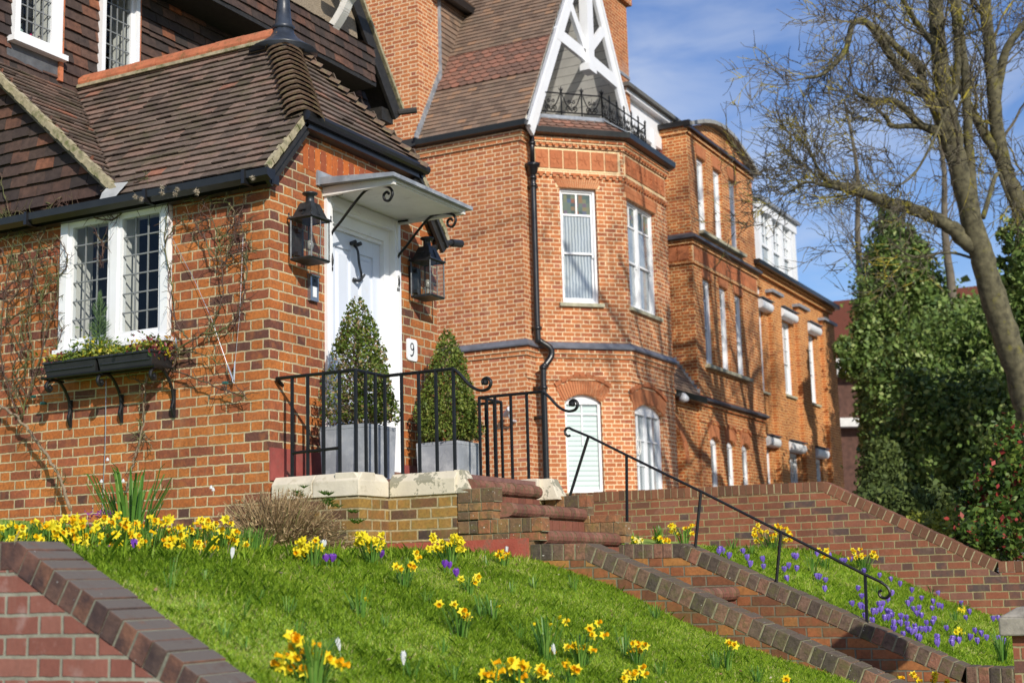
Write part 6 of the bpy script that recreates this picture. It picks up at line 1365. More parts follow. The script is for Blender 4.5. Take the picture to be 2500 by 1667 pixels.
# ------------------------------------------------------------------ dry bush
t = thing('dry_bush', 'rounded brown dried lavender bush left of the stone kerb', 'bush', (.62,-.72,1.7))
mb = MB(); c0 = Vector((.57,-.68,1.66))
for i in range(3400):
    a = R.uniform(0,2*pi); el = R.uniform(.1,1.45); d = Vector((cos(a)*cos(el), sin(a)*cos(el), sin(el))); r0_ = R.uniform(.25,.8); k = Vector((.58,.38,.46))
    p = c0+Vector((d.x*k.x,d.y*k.y,d.z*k.z))*r0_; q = c0+Vector((d.x*k.x,d.y*k.y,d.z*k.z))*min(1.05, r0_+R.uniform(.15,.4))+Vector((R.gauss(0,.02),R.gauss(0,.02),R.gauss(0,.02))); mb.tube([p,(p+q)/2+Vector((R.gauss(0,.01),R.gauss(0,.01),0)),q], [.0025,.002,.001], 3, cap=False)
pts = []
for i in range(2600):
    d = Vector((R.gauss(0,1),R.gauss(0,1),abs(R.gauss(0,.8)))).normalized(); pts.append(c0+Vector((d.x*.58,d.y*.38,d.z*.46))*R.uniform(.75,1.04))
leafcloud(mb, pts, .014, .3); mb.build('stems', M['dry'], t)
mb = MB(); pts = []
for (cx_, cy_, cz_) in ((.52,-.35,2.14),(.68,-.30,2.10),(.80,-.34,2.05),(.42,-.30,2.06),(.95,-.33,1.95)):
    for i in range(7):
        b = Vector((cx_+R.gauss(0,.03),cy_+R.gauss(0,.03),cz_+R.uniform(-.05,.03)))
        for j in range(16): a = j*2.4; tl_ = Vector((cos(a),sin(a),.5)).normalized(); s_ = Vector((-sin(a),cos(a),0))*.005; mb.face([b-s_, b+s_, b+tl_*.04+s_*.5, b+tl_*.055, b+tl_*.04-s_*.5], R.uniform(.4,1))
mb.build('green_shoots', M['strap'], t)
# ------------------------------------------------------------------ planters with topiary
def topiary(label, cx_, cy_, w_, zb_, zt_, apex, rad, mat, seed, lean=(0,0), bare=0):
    t = thing('planter', label+' planter', 'planter', (cx_,cy_,zb_), 'square grey planters beside the door')
    mb = MB(); h = w_/2; e = .022
    mb.hexa([(cx_-h*.94,cy_-h*.94,zb_),(cx_+h*.94,cy_-h*.94,zb_),(cx_+h*.94,cy_+h*.94,zb_),(cx_-h*.94,cy_+h*.94,zb_),(cx_-h,cy_-h,zt_-.03),(cx_+h,cy_-h,zt_-.03),(cx_+h,cy_+h,zt_-.03),(cx_-h,cy_+h,zt_-.03)])
    for (a, b) in (((-h,-h),(h,-h+e)),((-h,h-e),(h,h)),((-h,-h+e),(-h+e,h-e)),((h-e,-h+e),(h,h-e))): mb.box((cx_+a[0],cy_+a[1],zt_-.03),(cx_+b[0],cy_+b[1],zt_))
    mb.build('box', M['zinc'], t, bevel=.004); mb = MB(); mb.box((cx_-h+.02,cy_-h+.02,zt_-.035),(cx_+h-.02,cy_+h-.02,zt_-.012)); mb.build('soil', M['earth'], t)
    T_ = thing('topiary_cone', label+' clipped box cone', 'topiary', (cx_,cy_,zt_), 'clipped box cones in the planters')
    rg = np.random.default_rng(seed); n = 13000; H_ = apex-zt_
    tt = 1-np.sqrt(rg.random(n)*.97); tt = np.clip(tt,0,1); an = rg.uniform(0,2*pi,n)
    prof = np.where(tt < .18, .80+.2*np.sin(tt/.18*pi/2), 1.0)*np.power(np.clip(1-tt,0,1), .62)*rad*(1+.08*np.sin(an*3+tt*9)+.07*np.sin(an*5-tt*17)+.05*np.sin(an*11+tt*31))
    rr = prof*np.sqrt(rg.uniform(.35,1.05,n))
    P = np.stack([cx_+lean[0]*tt+rr*np.cos(an), cy_+lean[1]*tt+rr*np.sin(an), zt_+.02+tt*H_+rg.normal(0,.012,n)],1)
    if bare:
        keep = ~((tt < .55) & (np.cos(an-radians(-125)) > .35) & (rg.random(n) < bare)); P = P[keep]
    gap = np.sin(P[:,0]*61+seed)*np.sin(P[:,1]*57)*np.sin(P[:,2]*49+2); P = P[~((gap > .35) & (rg.random(len(P)) < .8))]
    cloudmesh('crown', mat, P, .0135, T_, seed, .6, tone=.22*np.sin(P[:,0]*23+P[:,2]*19)*np.sin(P[:,1]*21+P[:,2]*11))
    mb = MB(); mb.tube([(cx_,cy_,zt_-.02),(cx_+lean[0]*.4,cy_+lean[1]*.4,zt_+H_*.5),(cx_+lean[0],cy_+lean[1],zt_+H_*.92)], [.018,.012,.004], 6)
    for i in range(220):
        a = R.uniform(0,2*pi); tq = R.uniform(.0,.85); z = zt_+tq*H_; rr_ = rad*(1-tq)**.72*R.uniform(.7,.98); p0_ = Vector((cx_,cy_,z-.06)); p1_ = Vector((cx_+rr_*cos(a),cy_+rr_*sin(a),z+R.uniform(.0,.06)))
        mb.tube([p0_,(p0_+p1_)/2+Vector((R.gauss(0,.01),R.gauss(0,.01),.01)),p1_],[.004,.003,.001],4,cap=False)
    mb.build('stems', M['rosewood'], T_)
topiary('left, half browned', .41, .54, .41, 2.262, 2.66, 3.64, .315, M['box_brown'], 21, (.02,-.02), .75)
topiary('right, dense green', .36, 1.97, .40, 2.262, 2.645, 3.60, .30, M['box'], 22)
# ------------------------------------------------------------------ window box on scrolled brackets
for (xa, xb, lb) in ((-1.96,-1.42,'left half of the black trough pair under the cottage window'),(-1.405,-.86,'right half of the black trough pair under the cottage window')):
    t = thing('window_box', lb, 'window box', ((xa+xb)/2,-.15,3.16), 'troughs under the window')
    mb = MB(); mb.hexa([(xa+.02,-.27,3.155),(xb-.02,-.27,3.155),(xb-.02,-.05,3.155),(xa+.02,-.05,3.155),(xa,-.285,3.25),(xb,-.285,3.25),(xb,-.04,3.25),(xa,-.04,3.25)])
    mb.box((xa-.008,-.295,3.25),(xb+.008,-.03,3.268)); mb.bar((xa+.03,-.282,3.20),(xb-.03,-.282,3.20),.01,.012); mb.build('trough', M['plastic'], t, bevel=.004)
    mb = MB(); mb.box((xa+.02,-.27,3.255),(xb-.02,-.05,3.275)); mb.build('soil', M['earth'], t)
t = thing('window_box_bracket', 'black iron rail with three scrolled brackets carrying the troughs', 'bracket', (-1.4,0,2.8))
mb = MB()
for z in (3.145,): mb.tube([(-1.98,-.05,z),(-1.98,-.28,z),(-.84,-.28,z),(-.84,-.05,z)], .010, 5); mb.tube([(-1.98,-.16,z),(-.84,-.16,z)], .008, 5)
for x in (-1.93,-1.40,-.88):
    mb.tube(curve([(x,-.02,2.80),(x,-.04,2.86),(x,-.025,2.92),(x,-.05,3.02),(x,-.13,3.12),(x,-.21,3.14),(x,-.27,3.11),(x,-.28,3.07),(x,-.25,3.045),(x,-.225,3.07),(x,-.245,3.09)],5), .0125, 6); mb.tube([(x,-.012,2.78),(x,-.012,3.0)], .012, 5); mb.lathe((x,-.245,3.055), [(.008,0),(.018,.01),(.018,.025),(.008,.035)], 7)
mb.build('ironwork', M['iron'], t)
t = thing('bedding_plants', 'mixed red, green and yellow winter bedding filling the window troughs', 'plants', (-1.4,-.15,3.28)); pts = []
for i in range(2300):
    x = R.uniform(-2.0,-.84); hgt = .05+.07*abs(sin(x*5))+(.05 if -1.75 < x < -1.25 else 0); pts.append(Vector((x, -.16+R.gauss(0,.07), 3.26+abs(R.gauss(0,.5))*hgt+(0 if abs(x+1.4) < .5 else R.uniform(-.06,.03)))))
mb = MB()
def rb(p):
    q = sin(p.x*9)*.25+.5
    if -1.62 < p.x < -1.2: return min(.79, R.uniform(.3,.85))
    return R.uniform(.75,1) if (p.x < -1.8 or p.x > -1.12) and R.random() < .7 else R.uniform(0,.7)
leafcloud(mb, pts, .019, .5, rfun=rb); mb.build('leaves', M['mixed'], t)
t = thing('dwarf_conifer', 'small feathery green conifer in the window box', 'conifer', (-1.50,-.17,3.27)); mb = MB(); mb.tube([(-1.50,-.17,3.26),(-1.49,-.17,3.72)], [.008,.003], 5)
for i in range(900):
    q = R.random()**1.1; z = 3.30+q*.43; rr_ = .115*(1-q)**.6*(1+.3*sin(q*20)); a = R.uniform(0,2*pi); p0_ = Vector((-1.50,-.17,z)); p1_ = p0_+Vector((rr_*cos(a),rr_*sin(a)*.8,.06+R.uniform(0,.04))); mid_ = p0_+(p1_-p0_)*R.uniform(.35,.7); s_ = Vector((R.gauss(0,1),R.gauss(0,1),R.gauss(0,1)))*.0018; mb.face([mid_-s_, mid_+s_, p1_])
mb.build('needles', M['conifer'], t)
# ------------------------------------------------------------------ climbing rose
t = thing('climbing_rose', 'leafless climbing rose trained around the leaded window and gutter', 'climbing plant', (-.9,-.05,1.9))
wS = lambda x, y, Y=-.06: ony(x/1.743, 400+y/1.743, Y)
mb = MB(); mw = MB(); tw = []
def stem(pts, r0_, r1_, dst, yo=-.05):
    P = [wS(x, y, yo-.03*R.random()) for x, y in pts]; C_ = curve(P, 7); n = len(C_); C_ = [c+Vector((R.gauss(0,.004),R.gauss(0,.006),R.gauss(0,.004))) for c in C_]
    dst.tube(C_, [r0_+(r1_-r0_)*i/(n-1) for i in range(n)], 6); tw.append((C_, r1_)); return C_
stem([(300,1475),(265,1360),(230,1290),(150,1170),(85,1090),(0,1025)], .014, .012, mw, -.10)
stem([(540,1385),(565,1280),(605,1130),(615,1000),(622,900)], .010, .006, mw, -.08); stem([(600,1120),(620,1160),(650,1215)], .004, .002, mw, -.02)
for pl_ in ([(660,860),(750,790),(850,730),(910,670),(945,560),(945,430),(930,330),(905,230),(860,150)],[(860,725),(960,700),(1020,620),(1050,470),(1045,330),(1020,230),(1060,120)],[(800,745),(745,660),(730,500),(700,340),(715,190),(690,120)],[(665,870),(780,895),(900,940),(1000,975),(1065,1000)],
            [(85,1085),(150,900),(185,740),(170,560),(110,360),(40,260),(0,225)],[(75,1060),(15,880),(8,650),(40,420),(60,300),(15,130),(0,40)],[(130,980),(140,800),(120,640),(150,420),(200,250),(260,140)],[(100,1040),(60,960),(20,900),(0,870)],
            [(10,700),(100,620),(200,600),(260,700),(240,780)],[(150,560),(250,480),(290,400),(240,300)],[(200,165),(330,200),(470,240),(560,170),(700,160),(860,150),(1000,90),(1150,60)],[(260,140),(150,230),(60,200),(0,260)],[(945,430),(1000,380),(1110,370)],[(930,330),(1000,260),(1080,240)],[(905,230),(840,260),(870,330)],[(760,790),(730,870),(660,930),(540,910)],[(900,160),(870,100),(880,60)],[(700,340),(760,250),(860,230)],
            [(190,740),(230,620),(250,500),(230,380),(150,300)],[(20,540),(90,470),(130,380)],[(0,360),(60,420),(170,420),(230,520)],[(150,900),(210,850),(255,760)],[(120,1000),(60,880),(110,760),(90,600)],[(60,900),(120,820),(90,700),(180,560),(210,400)],[(0,540),(60,560),(140,500),(160,380),(250,330)],[(30,1000),(110,870),(60,740),(30,620),(90,520),(60,380)],[(0,330),(70,290),(160,330),(200,420)],[(870,290),(900,400),(985,410),(1075,330)],[(940,150),(990,190),(1000,300),(960,400)],[(640,830),(720,830),(800,800),(880,820),(960,870)],[(400,290),(440,350),(420,440)],[(600,150),(560,90),(640,60)]):
    stem(pl_, .0075, .003, mb)
base_tw = list(tw)
for C_, r1_ in base_tw:
    n = len(C_)
    for i in range(3, n-1):
        for rep_ in range(2):
            if R.random() > .6: continue
            p = C_[i]; a = R.uniform(0,2*pi); L_ = R.uniform(.04,.17); d = Vector((cos(a), R.uniform(-.5,.1), sin(a))); q = p+d*L_*.5+Vector((0,0,.01)); e = q+(d+Vector((R.gauss(0,.5),R.gauss(0,.15),R.gauss(0,.5)))).normalized()*L_*.5
            if e.y > -.01: e.y = -.01
            mb.tube([p,q,e],[.0032,.0024,.0014],4,cap=False)
            for z_ in range(2):
                if R.random() < .6: e2 = q+Vector((R.gauss(0,1),R.gauss(0,.3),R.gauss(0,1))).normalized()*.05; mb.tube([q,e2],[.002,.001],3,cap=False)
mb.build('stems', M['rose'], t, smooth=True); mw.build('old_stems', M['rosewood'], t, smooth=True)
mb = MB(); pts = []
for C_, r1_ in base_tw:
    for c in C_:
        if R.random() < .22: pts.append(c+Vector((R.gauss(0,.03),R.gauss(-.02,.015),R.gauss(0,.03))))
leafcloud(mb, pts, .010, .5); mb.build('withered_leaves', leafmat('withered_leaf', [(0,(.06,.03,.02)),(.7,(.14,.06,.03)),(1,(.12,.14,.03))], .7, .1), t)
mb = MB()
for (x, y) in ((575,140),(600,150),(690,100),(755,110),(835,115),(745,130),(1075,60),(690,125),(840,125)):
    c = wS(x, y, -.24)
    for i in range(130):
        d = Vector((R.gauss(0,1),R.gauss(0,1),R.gauss(0,1.2))).normalized()*R.uniform(.012,.032); s_ = Vector((R.gauss(0,1),R.gauss(0,1),R.gauss(0,1)))*.0012; mb.face([c+d*.2-s_,c+d*.2+s_,c+d])
mb.build('seed_heads', M['fluff'], t)
mb = MB(); mb.tube([wS(452,880,-.03),wS(448,1180,-.03),wS(435,1480,-.03)], .003, 5); mb.tube([wS(110,1000,-.04),wS(500,980,-.05),wS(800,940,-.04),wS(1060,915,-.03)], .0015, 4); mb.tube([wS(735,320,-.03),wS(830,500,-.03),wS(900,660,-.03),wS(990,920,-.03)], .002, 4); mb.tube([wS(1035,300,-.03),wS(1020,640,-.03),wS(1000,850,-.03),wS(990,925,-.03)], .002, 4)
tag(mb.build('garden_wires', M['steel']), 'thin training wires fixed to the cottage brickwork', 'wire')
for (x, y, lb) in ((140,990,'lowest teal insulator at the left of the rose'),(185,1018,'second teal insulator left of the window box'),(958,932,'teal insulator right of the window box')):
    m_ = MB(); m_.tube([wS(x-10,y,-.04),wS(x+10,y,-.04)], .012, 7); tag(m_.build('wire_insulator', simple('teal_plastic', (.02,.12,.11), .4)), lb, 'insulator', 'insulators on the wire')
for (xa,ya,xb,yb,lb) in ((968,855,990,915,'left turnbuckle hanging on the brick wall'),(1000,840,996,920,'right turnbuckle hanging on the brick wall'),(748,740,756,810,'small bright turnbuckle at the corner of the window')):
    m_ = MB(); m_.tube([wS(xa,ya,-.05),wS(xb,yb,-.05)], .007, 6); m_.tube([wS(xb,yb,-.05),wS(xb,yb+14,-.05)], .004, 5); tag(m_.build('turnbuckle', simple('bright_steel', (.6,.62,.65), .25, .05, metal=.7)), lb, 'turnbuckle', 'wire tensioners on the wall')
# ------------------------------------------------------------------ trees
def branch(mb, p, d, L_, r, lev, maxlev, rng, wig=.25, upb=.05, nside=None, dens=1.0, minr=.004, count=[0]):
    n = max(3, int(3+L_*2.2)); pts = [Vector(p)]; rad = [r]; d = Vector(d).normalized(); seg = L_/n
    for i in range(n):
        d = (d+Vector((rng.gauss(0,wig),rng.gauss(0,wig),rng.gauss(0,wig)+upb))*.55).normalized(); pts.append(pts[-1]+d*seg); rad.append(max(minr*.5, r*(1-.85*(i+1)/n)))
    mb.tube(pts, rad, 6 if r > .05 else (5 if r > .02 else 3), cap=False); count[0] += 1
    if lev < maxlev: kids(mb, pts, rad, lev, maxlev, rng, L_, wig, upb, dens, minr, count)
def kids(mb, pts, rad, lev, maxlev, rng, L_, wig, upb, dens, minr, count, start=.25, tail=1.0):
    n = len(pts); tot = int(round({1:13, 2:5.6, 3:3.8, 4:.9}[lev]*(dens if lev == 1 else 1)*rng.uniform(.8,1.2)))
    for k in range(tot):
        t_ = start+(tail-start)*rng.random(); i = min(n-2, int(t_*(n-1))); p = pts[i].lerp(pts[i+1], t_*(n-1)-i); dd = (pts[i+1]-pts[i]).normalized()
        side = dd.orthogonal().normalized(); a = rng.uniform(0,2*pi); side = side*cos(a)+dd.cross(side)*sin(a); ang = rng.uniform(.4,1.0)
        nd_ = dd*cos(ang)+side*sin(ang)+Vector((0,0,upb)); rr_ = max(minr, min(.035, rad[i]*rng.uniform(.28,.5))); ll = (L_*rng.uniform(.4,.85)) if lev == 1 else L_*rng.uniform(.35,.7)
        branch(mb, p, nd_, max(.2,ll), rr_, lev+1, maxlev, rng, wig*1.12, upb, None, dens, minr, count)
def limb(mb, tw_, pts_, r0_, r1_, rng, maxlev=4, dens=1.0, twL=2.2, start=.2, minr=.009):
    maxlev = 4
    C_ = curve(pts_, 6); n = len(C_); rad = [1.12*(r0_+(r1_-r0_)*(i/(n-1))) for i in range(n)]
    C_ = [c+Vector((rng.gauss(0,1),rng.gauss(0,1),rng.gauss(0,1)))*r1_*.12 for c in C_]
    mb.tube(C_, [r*(1+rng.uniform(-.05,.05))*.88 for r in rad], 12, cap=True)
    if dens: kids(tw_, C_, [max(.02, r*.5) for r in rad], 1, maxlev, rng, twL, .27, .05, dens, minr, [0], start)
rt_ = random.Random(11)
tr = thing('bare_tree', 'large leafless tree with a leaning lichened trunk at the right', 'tree', tuple(dep(2400*DD, 1150*DD, 23)))
mb = MB(); tw_ = MB(); q = lambda x, y, Z=23: dep(x*DD, y*DD, Z*26/23)
limb(mb, tw_, [q(2440,1250),q(2380,1000),q(2338,850),q(2292,720),q(2258,600),q(2235,520),q(2205,400),q(2180,280),q(2160,150),q(2150,20),q(2140,-150),q(2120,-450),q(2070,-800)], .29, .08, rt_, 3, .9, 3.0, .45)
limb(mb, tw_, [q(2235,570),q(2180,520),q(2120,490),q(2040,465,22.6),q(1970,440,22.4),q(1915,425,22.2)], .145, .085, rt_, 3, 1.0, 1.7, .35)
limb(mb, tw_, [q(1925,428,22.2),q(1890,405,22.1),q(1860,350,22),q(1840,320,22)], .045, .015, rt_, 3, 1.5, 1.6, .1)
limb(mb, tw_, [q(1930,432,22.2),q(1890,425,22),q(1850,420,21.8),q(1800,450,21.5)], .04, .012, rt_, 3, 1.4, 1.6, .1)
limb(mb, tw_, [q(2205,420),q(2180,330),q(2150,250),q(2120,200),q(2110,150),q(2060,110,22.7),q(2010,60,22.5)], .15, .05, rt_, 3, .9, 2.0, .2)
limb(mb, tw_, [q(2180,300),q(2120,290),q(2060,235,22.6),q(2000,230,22.4),q(1960,210,22.2)], .09, .03, rt_, 3, 1.3, 1.9, .2)
limb(mb, tw_, [q(2120,215),q(2060,150,22.5),q(2000,60,22.2),q(1960,55,22),q(1940,120,21.8),q(1890,170,21.6),q(1850,180,21.5)], .09, .025, rt_, 3, 1.3, 1.8, .2)
limb(mb, tw_, [q(2160,310),q(2110,290),q(2050,290,22.6),q(2030,265,22.5),q(1960,210,22.3)], .07, .02, rt_, 3, 1.2, 1.7, .2)
limb(mb, tw_, [q(2235,470),q(2225,330),q(2215,150),q(2200,0),q(2210,-220),q(2250,-500)], .10, .04, rt_, 3, .7, 2.2, .2)
limb(mb, tw_, [q(2190,230),q(2200,130),q(2190,20),q(2170,-160),q(2100,-420)], .08, .03, rt_, 3, .8, 2.0, .2)
limb(mb, tw_, [q(2170,130),q(2110,60),q(2080,10),q(2040,-60)], .07, .03, rt_, 3, 1.0, 2.2, .1)
limb(mb, tw_, [q(2200,200,22.5),q(2140,330,22),q(2100,400,21.6),q(2060,430,21.4)], .03, .012, rt_, 3, 1.4, 1.7, .1)
limb(mb, tw_, [q(2255,600),q(2180,580),q(2100,590,21.8),q(2050,560,21.5)], .03, .012, rt_, 3, 1.0, 1.6, .2)
limb(mb, tw_, [q(2258,500),q(2290,400,23.5),q(2310,440,23.6),q(2345,520,23.8)], .05, .02, rt_, 3, 1.2, 1.7, .1)
mb.build('trunk', M['bark'], tr, smooth=True); tw_.build('twigs', M['twig'], tr)
tr = thing('bare_tree', 'second leafless tree, dark trunk at the right edge', 'tree', tuple(dep(2450*DD, 1150*DD, 25)))
mb = MB(); tw_ = MB(); q = lambda x, y, Z=27.5: dep(x*DD, y*DD, Z)
limb(mb, tw_, [q(2470,1200),q(2430,850),q(2385,650),q(2340,480),q(2300,360),q(2285,250),q(2275,120),q(2262,0),q(2255,-150),q(2270,-420),q(2300,-700)], .20, .07, rt_, 3, 1.2, 3.0, .4)
limb(mb, tw_, [q(2320,400),q(2270,320),q(2230,250),q(2190,170),q(2150,140)], .12, .05, rt_, 3, 1.0, 2.0, .2)
limb(mb, tw_, [q(2285,240),q(2310,120),q(2350,60),q(2400,0)], .10, .05, rt_, 3, 1.0, 2.2, .2)
limb(mb, tw_, [q(2340,480),q(2380,400),q(2420,260),q(2430,60)], .12, .05, rt_, 3, .9, 2.2, .2)
mb.build('trunk', M['bark'], tr, smooth=True); tw_.build('twigs', M['twig'], tr)
rr3 = random.Random(21); tr = thing('bare_tree', 'leafless street tree beside the pavement whose branches shade the bay and the long wall', 'tree', (5.7,8.6,0))
mb = MB(); tw_ = MB(); T0 = Vector((5.9,8.6,0))
limb(mb, tw_, [T0, T0+Vector((0,.1,3)), T0+Vector((-.1,.1,6)), T0+Vector((0,.2,9)), T0+Vector((-.3,.4,12.5))], .22, .07, rr3, 4, .3, 2.4, .75)
for (e1, e2, r_) in (((-.9,.3,9.4),(-2.6,.2,11.6),.09),((-.8,-.5,10.2),(-2.2,-1.4,12.6),.08),((-.5,.9,10.0),(-1.3,2.6,12.2),.08),((.3,.8,9.6),(.9,2.6,11.8),.08),((-1.2,.8,10.8),(-3.2,1.6,13.2),.07)):
    limb(mb, tw_, [T0+Vector((-.05,.2,8.6)), T0+Vector(e1), T0+Vector(e2)], r_, .03, rr3, 4, 1.0, 2.0, .2)
mb.build('trunk', M['bark'], tr, smooth=True); tw_.build('twigs', M['twig'], tr)
for (lb, x0, y0, Z, hgt, seed) in (('slender leafless tree behind the white attic bay', 1990, 760, 44, 7.5, 4), ('small leafless tree between the ivy tree and the big trunk', 2190, 700, 40, 6.0, 9)):
    rr2 = random.Random(seed); b = dep(x0*DD, y0*DD, Z); tr = thing('bare_tree', lb, 'tree', b, 'thin winter trees in the background'); mb = MB(); tw_ = MB()
    limb(mb, tw_, [b-Vector((0,0,5)), b, b+Vector((-.1,.1,hgt*.35)), b+Vector((.0,.2,hgt*.7)), b+Vector((-.2,0,hgt))], .16, .04, rr2, 4, 1.0, 3.4, .35, .010)
    mb.build('trunk', M['bark_far'], tr, smooth=True); tw_.build('twigs', M['bark_far'], tr)
# evergreen masses: leaf clouds over noisy ellipsoids
def mass(name, label, cat, blobs, n, size, mat, seed, trunk=None, group=None):
    rg = np.random.default_rng(seed); c0 = np.array(blobs[0][0]); t = thing(name, label, cat, tuple(c0), group); P = []
    vol = np.array([b[1][0]*b[1][1]+b[1][0]*b[1][2] for b in blobs]); cnt = (n*vol/vol.sum()).astype(int); core = MB(); tone = []
    for (c, r_), k in zip(blobs, cnt):
        d = rg.normal(size=(k,3)); d /= np.linalg.norm(d,axis=1)[:,None]; f = 1+.16*np.sin(d[:,0]*7+seed)+.14*np.sin(d[:,1]*9+d[:,2]*6)+.12*np.sin(d[:,2]*13+d[:,0]*5); rr_ = np.power(rg.uniform(.35,1.0,k),.5)*f
        nc = max(12, int(k/55)); dc = rg.normal(size=(nc,3)); dc /= np.linalg.norm(dc,axis=1)[:,None]; cc_ = np.array(c)+dc*np.array(r_)*np.power(rg.uniform(.55,1.12,nc),.6)[:,None]
        own = rg.integers(0, nc, k); Q = cc_[own]+rg.normal(size=(k,3))*np.array(r_).mean()*.13*rg.uniform(.6,1.5,nc)[own][:,None]; Q[:,2] -= .04*np.abs(rg.normal(size=k))
        P.append(np.where((rg.random(k) < .75)[:,None], Q, np.array(c)+d*np.array(r_)*rr_[:,None])); tone.append(rg.uniform(-.28,.28,nc)[own])
        nu, nv = 10, 7; vs = []; q_ = .6
        for i in range(nv+1):
            for j in range(nu): a = 2*pi*j/nu; b = pi*i/nv; vs.append((c[0]+r_[0]*q_*sin(b)*cos(a)*R.uniform(.85,1.1), c[1]+r_[1]*q_*sin(b)*sin(a)*R.uniform(.85,1.1), c[2]+r_[2]*q_*cos(b)))
        core.raw(vs, [(i*nu+j,(i+1)*nu+j,(i+1)*nu+(j+1)%nu,i*nu+(j+1)%nu) for i in range(nv) for j in range(nu)])
    cloudmesh('foliage', mat, np.concatenate(P), size, t, seed, .6, tone=np.concatenate(tone)); core.build('inner_foliage', mat, t)
    if trunk: mb = MB(); mb.tube(trunk[0], trunk[1], 8); mb.build('trunk', M['bark_far'], t)
    return t
def bl(x, y, Z, rx, rz, ry=None): p = dep(x*DD, y*DD, Z); return (tuple(p), (rx, ry or rx, rz))
mass('ivy_tree', 'tall spire-shaped tree wrapped in dark ivy behind the end house', 'tree', [bl(2060,700,41,1.0,2.2),bl(2055,575,41,.65,1.2),bl(2062,630,41,.85,1.2),bl(2100,670,41,.9,1.2),bl(2050,790,41,1.0,1.4),bl(2120,740,41,1.1,1.1),bl(2045,505,41,.35,.5),bl(2090,560,41,.45,.35)], 26000, .075, M['ivy'], 31)
mass('ivy_clad_tree', 'slim ivy-clad trunk just right of the orange end house', 'tree', [bl(1985,760,38,.25,1.1),bl(1995,850,38,.3,1.2),bl(2005,950,38,.4,1.2),bl(1945,800,38,.32,.35),bl(1955,840,38,.35,.3),bl(1990,680,38,.22,.5)], 8000, .065, M['ivy'], 32)
mass('evergreen_shrub', 'broad dark evergreen mass filling the garden behind the long wall', 'shrub', [bl(2100,930,33,1.0,1.5),bl(2180,880,34,1.5,1.6),bl(2260,820,35,1.3,1.3),bl(2150,1050,30,1.3,1.1),bl(2105,1060,30,.7,.9),bl(2270,980,30,1.6,1.4),bl(2390,850,32,1.3,1.9),bl(2380,1010,28,1.3,1.4),bl(2210,780,38,1.3,1.0),bl(2115,850,36,.7,.9),bl(2105,970,30,.55,1.0),bl(2300,720,38,.7,.9)], 70000, .068, M['ivy'], 33)
mass('ivy_mass', 'ivy climbing the trunk at the right edge of the picture', 'climbing plant', [bl(2350,620,27,.4,1.1),bl(2360,740,27,.6,1.0),bl(2330,690,27.5,.3,.5)], 7000, .065, M['ivy'], 36)
mass('hedge', 'low dark hedge at the foot of the end house behind the wall', 'hedge', [bl(2020,1080,27,.40,.6),bl(2025,1125,25,.4,.35),bl(2080,1160,20,.6,.28),bl(2150,1180,20,.6,.28)], 12000, .045, M['hedge'], 34)
mass('photinia', 'red-tipped photinia shrub behind the sloping end of the long wall', 'shrub', [bl(2295,1160,15.5,.42,.42),bl(2345,1080,15.5,.42,.5),bl(2235,1215,15,.26,.26),bl(2370,1200,15,.5,.45),bl(2275,1230,14.5,.35,.2),bl(2260,1110,15.5,.2,.25)], 9500, .036, M['photinia'], 35)
mass('spurge', 'yellow-green bush beside the photinia, just over the wall coping', 'shrub', [bl(2150,1200,16.5,.3,.14),bl(2195,1200,16,.22,.16),bl(2225,1165,16.5,.14,.22)], 2600, .026, M['spurge'], 37)
# background house with red tiled roof and white bands
Bk = thing('background_house', 'dark red tiled house with white bands behind the ivy trees', 'house', (-6, 46, 2))
cB = lambda x, y, Z=52: dep(x*DD, y*DD, Z)
mb = MB(); a = cB(1885,695); b = cB(2260,655); c = cB(2260,830); d = cB(1885,830); bb_ = Vector((-2,6,0))
mb.hexa([d, c, c+bb_, d+bb_, a, b, b+bb_, a+bb_]); mb.build('roof', M['tile_far'], Bk)
mb = MB(); a = cB(1890,822,51.5); b = cB(2000,822,51.5); mb.hexa([cB(1890,862,51.5),cB(2000,858,51.5),cB(2000,858,51.5)+bb_,cB(1890,862,51.5)+bb_,a,b,b+bb_,a+bb_]); mb.hexa([cB(1890,980,51.5),cB(2010,978,51.5),cB(2010,978,51.5)+bb_,cB(1890,980,51.5)+bb_,cB(1890,960,51.5),cB(2010,958,51.5),cB(2010,958,51.5)+bb_,cB(1890,960,51.5)+bb_])
mb.hexa([cB(2240,745,50),cB(2262,745,50),cB(2262,745,50)+bb_,cB(2240,745,50)+bb_,cB(2240,690,50),cB(2262,700,50),cB(2262,700,50)+bb_,cB(2240,690,50)+bb_])
mb.build('white_band', M['white_old'], Bk)
mb = MB(); mb.hexa([cB(1885,1250,52),cB(2300,1250,52),cB(2300,1250,52)+bb_,cB(1885,1250,52)+bb_,cB(1885,835,52),cB(2300,830,52),cB(2300,830,52)+bb_,cB(1885,835,52)+bb_]); mb.build('wall', simple('dark_tile_hanging', (.10,.048,.034), .9, .35, 6), Bk)
mass('bare_shrub', 'distant dark trees closing the view at the right', 'trees', [bl(2500,1000,60,6,5),bl(2650,1000,60,8,7)], 5000, .3, M['hedge'], 40)

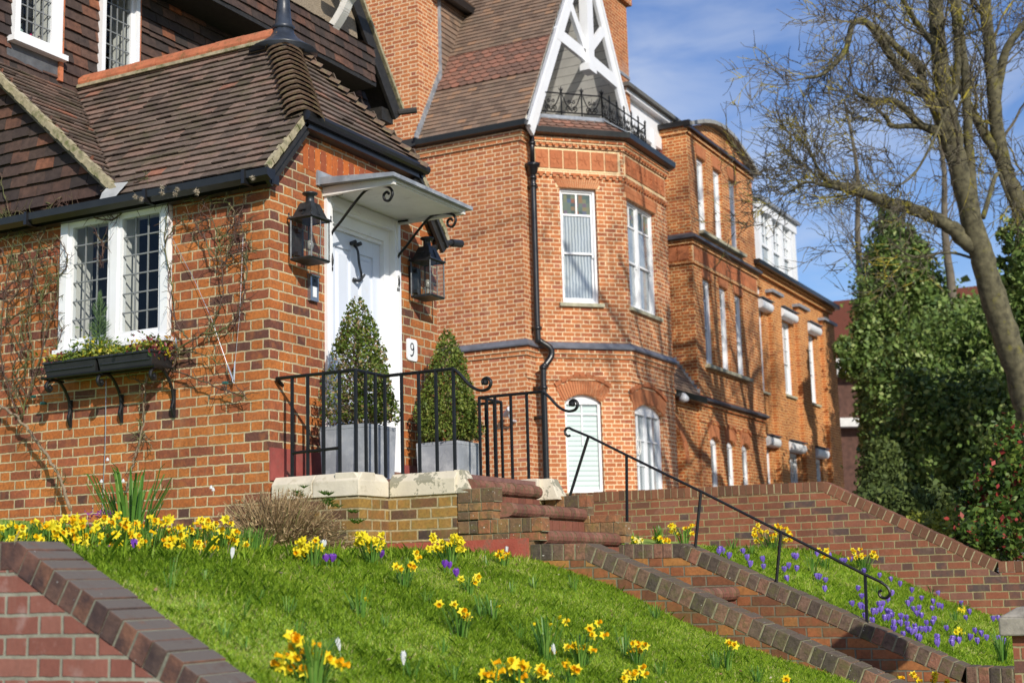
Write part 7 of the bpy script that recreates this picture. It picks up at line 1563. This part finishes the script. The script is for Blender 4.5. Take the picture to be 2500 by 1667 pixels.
# ------------------------------------------------------------------ separate pieces that ended up in one mesh
import bmesh
def split_pieces(o, gap):
    me = o.data; n = len(me.vertices); par = list(range(n))
    def find(i):
        while par[i] != i: par[i] = par[par[i]]; i = par[i]
        return i
    for e in me.edges: a_, b_ = find(e.vertices[0]), find(e.vertices[1]); par[a_] = b_
    bb = {}
    for v in me.vertices:
        r_ = find(v.index); q_ = bb.setdefault(r_, [list(v.co), list(v.co)])
        for k in range(3): q_[0][k] = min(q_[0][k], v.co[k]); q_[1][k] = max(q_[1][k], v.co[k])
    ks = list(bb); cl = {k: k for k in ks}
    def f2(k):
        while cl[k] != k: k = cl[k]
        return k
    for i in range(len(ks)):
        for j in range(i):
            A_, B__ = bb[ks[i]], bb[ks[j]]
            if all(A_[0][k] <= B__[1][k]+gap and B__[0][k] <= A_[1][k]+gap for k in range(3)): cl[f2(ks[i])] = f2(ks[j])
    groups = {}
    for v in range(n): groups.setdefault(f2(find(v)), set()).add(v)
    gs = list(groups.values())
    if len(gs) < 2: return
    new = []
    for g_ in gs[1:]:
        bm = bmesh.new(); bm.from_mesh(me); bm.verts.ensure_lookup_table(); bmesh.ops.delete(bm, geom=[v for v in bm.verts if v.index not in g_], context='VERTS')
        m2 = bpy.data.meshes.new(o.name.split('.')[0]); bm.to_mesh(m2); bm.free()
        for mm in me.materials: m2.materials.append(mm)
        new.append(m2)
    for m2 in new:
        c_ = o.copy(); c_.data = m2; COL.objects.link(c_); c_.parent = o.parent; c_.name = o.name.split('.')[0]
    bm = bmesh.new(); bm.from_mesh(me); bm.verts.ensure_lookup_table(); bmesh.ops.delete(bm, geom=[v for v in bm.verts if v.index not in gs[0]], context='VERTS'); bm.to_mesh(me); bm.free()
GAP = {'brick_arch':.03, 'stone_kerb':.003, 'frieze_panel':.05, 'brick_band':.05, 'pier_cap':.02, 'plinth':.02, 'hip_tiles':.05, 'bargeboard':.02, 'corner_tiles':.02, 'verge_mortar':.03, 'sill':.02, 'arch_joints':.03, 'frieze_backing':.05, 'brick_bands':.05, 'balcony_door':.02}
for o in [x for x in bpy.data.objects if x.type == 'MESH' and x.parent is not None and x.name.split('.')[0] in GAP]:
    if len(o.data.vertices) < 6000: split_pieces(o, GAP[o.name.split('.')[0]])
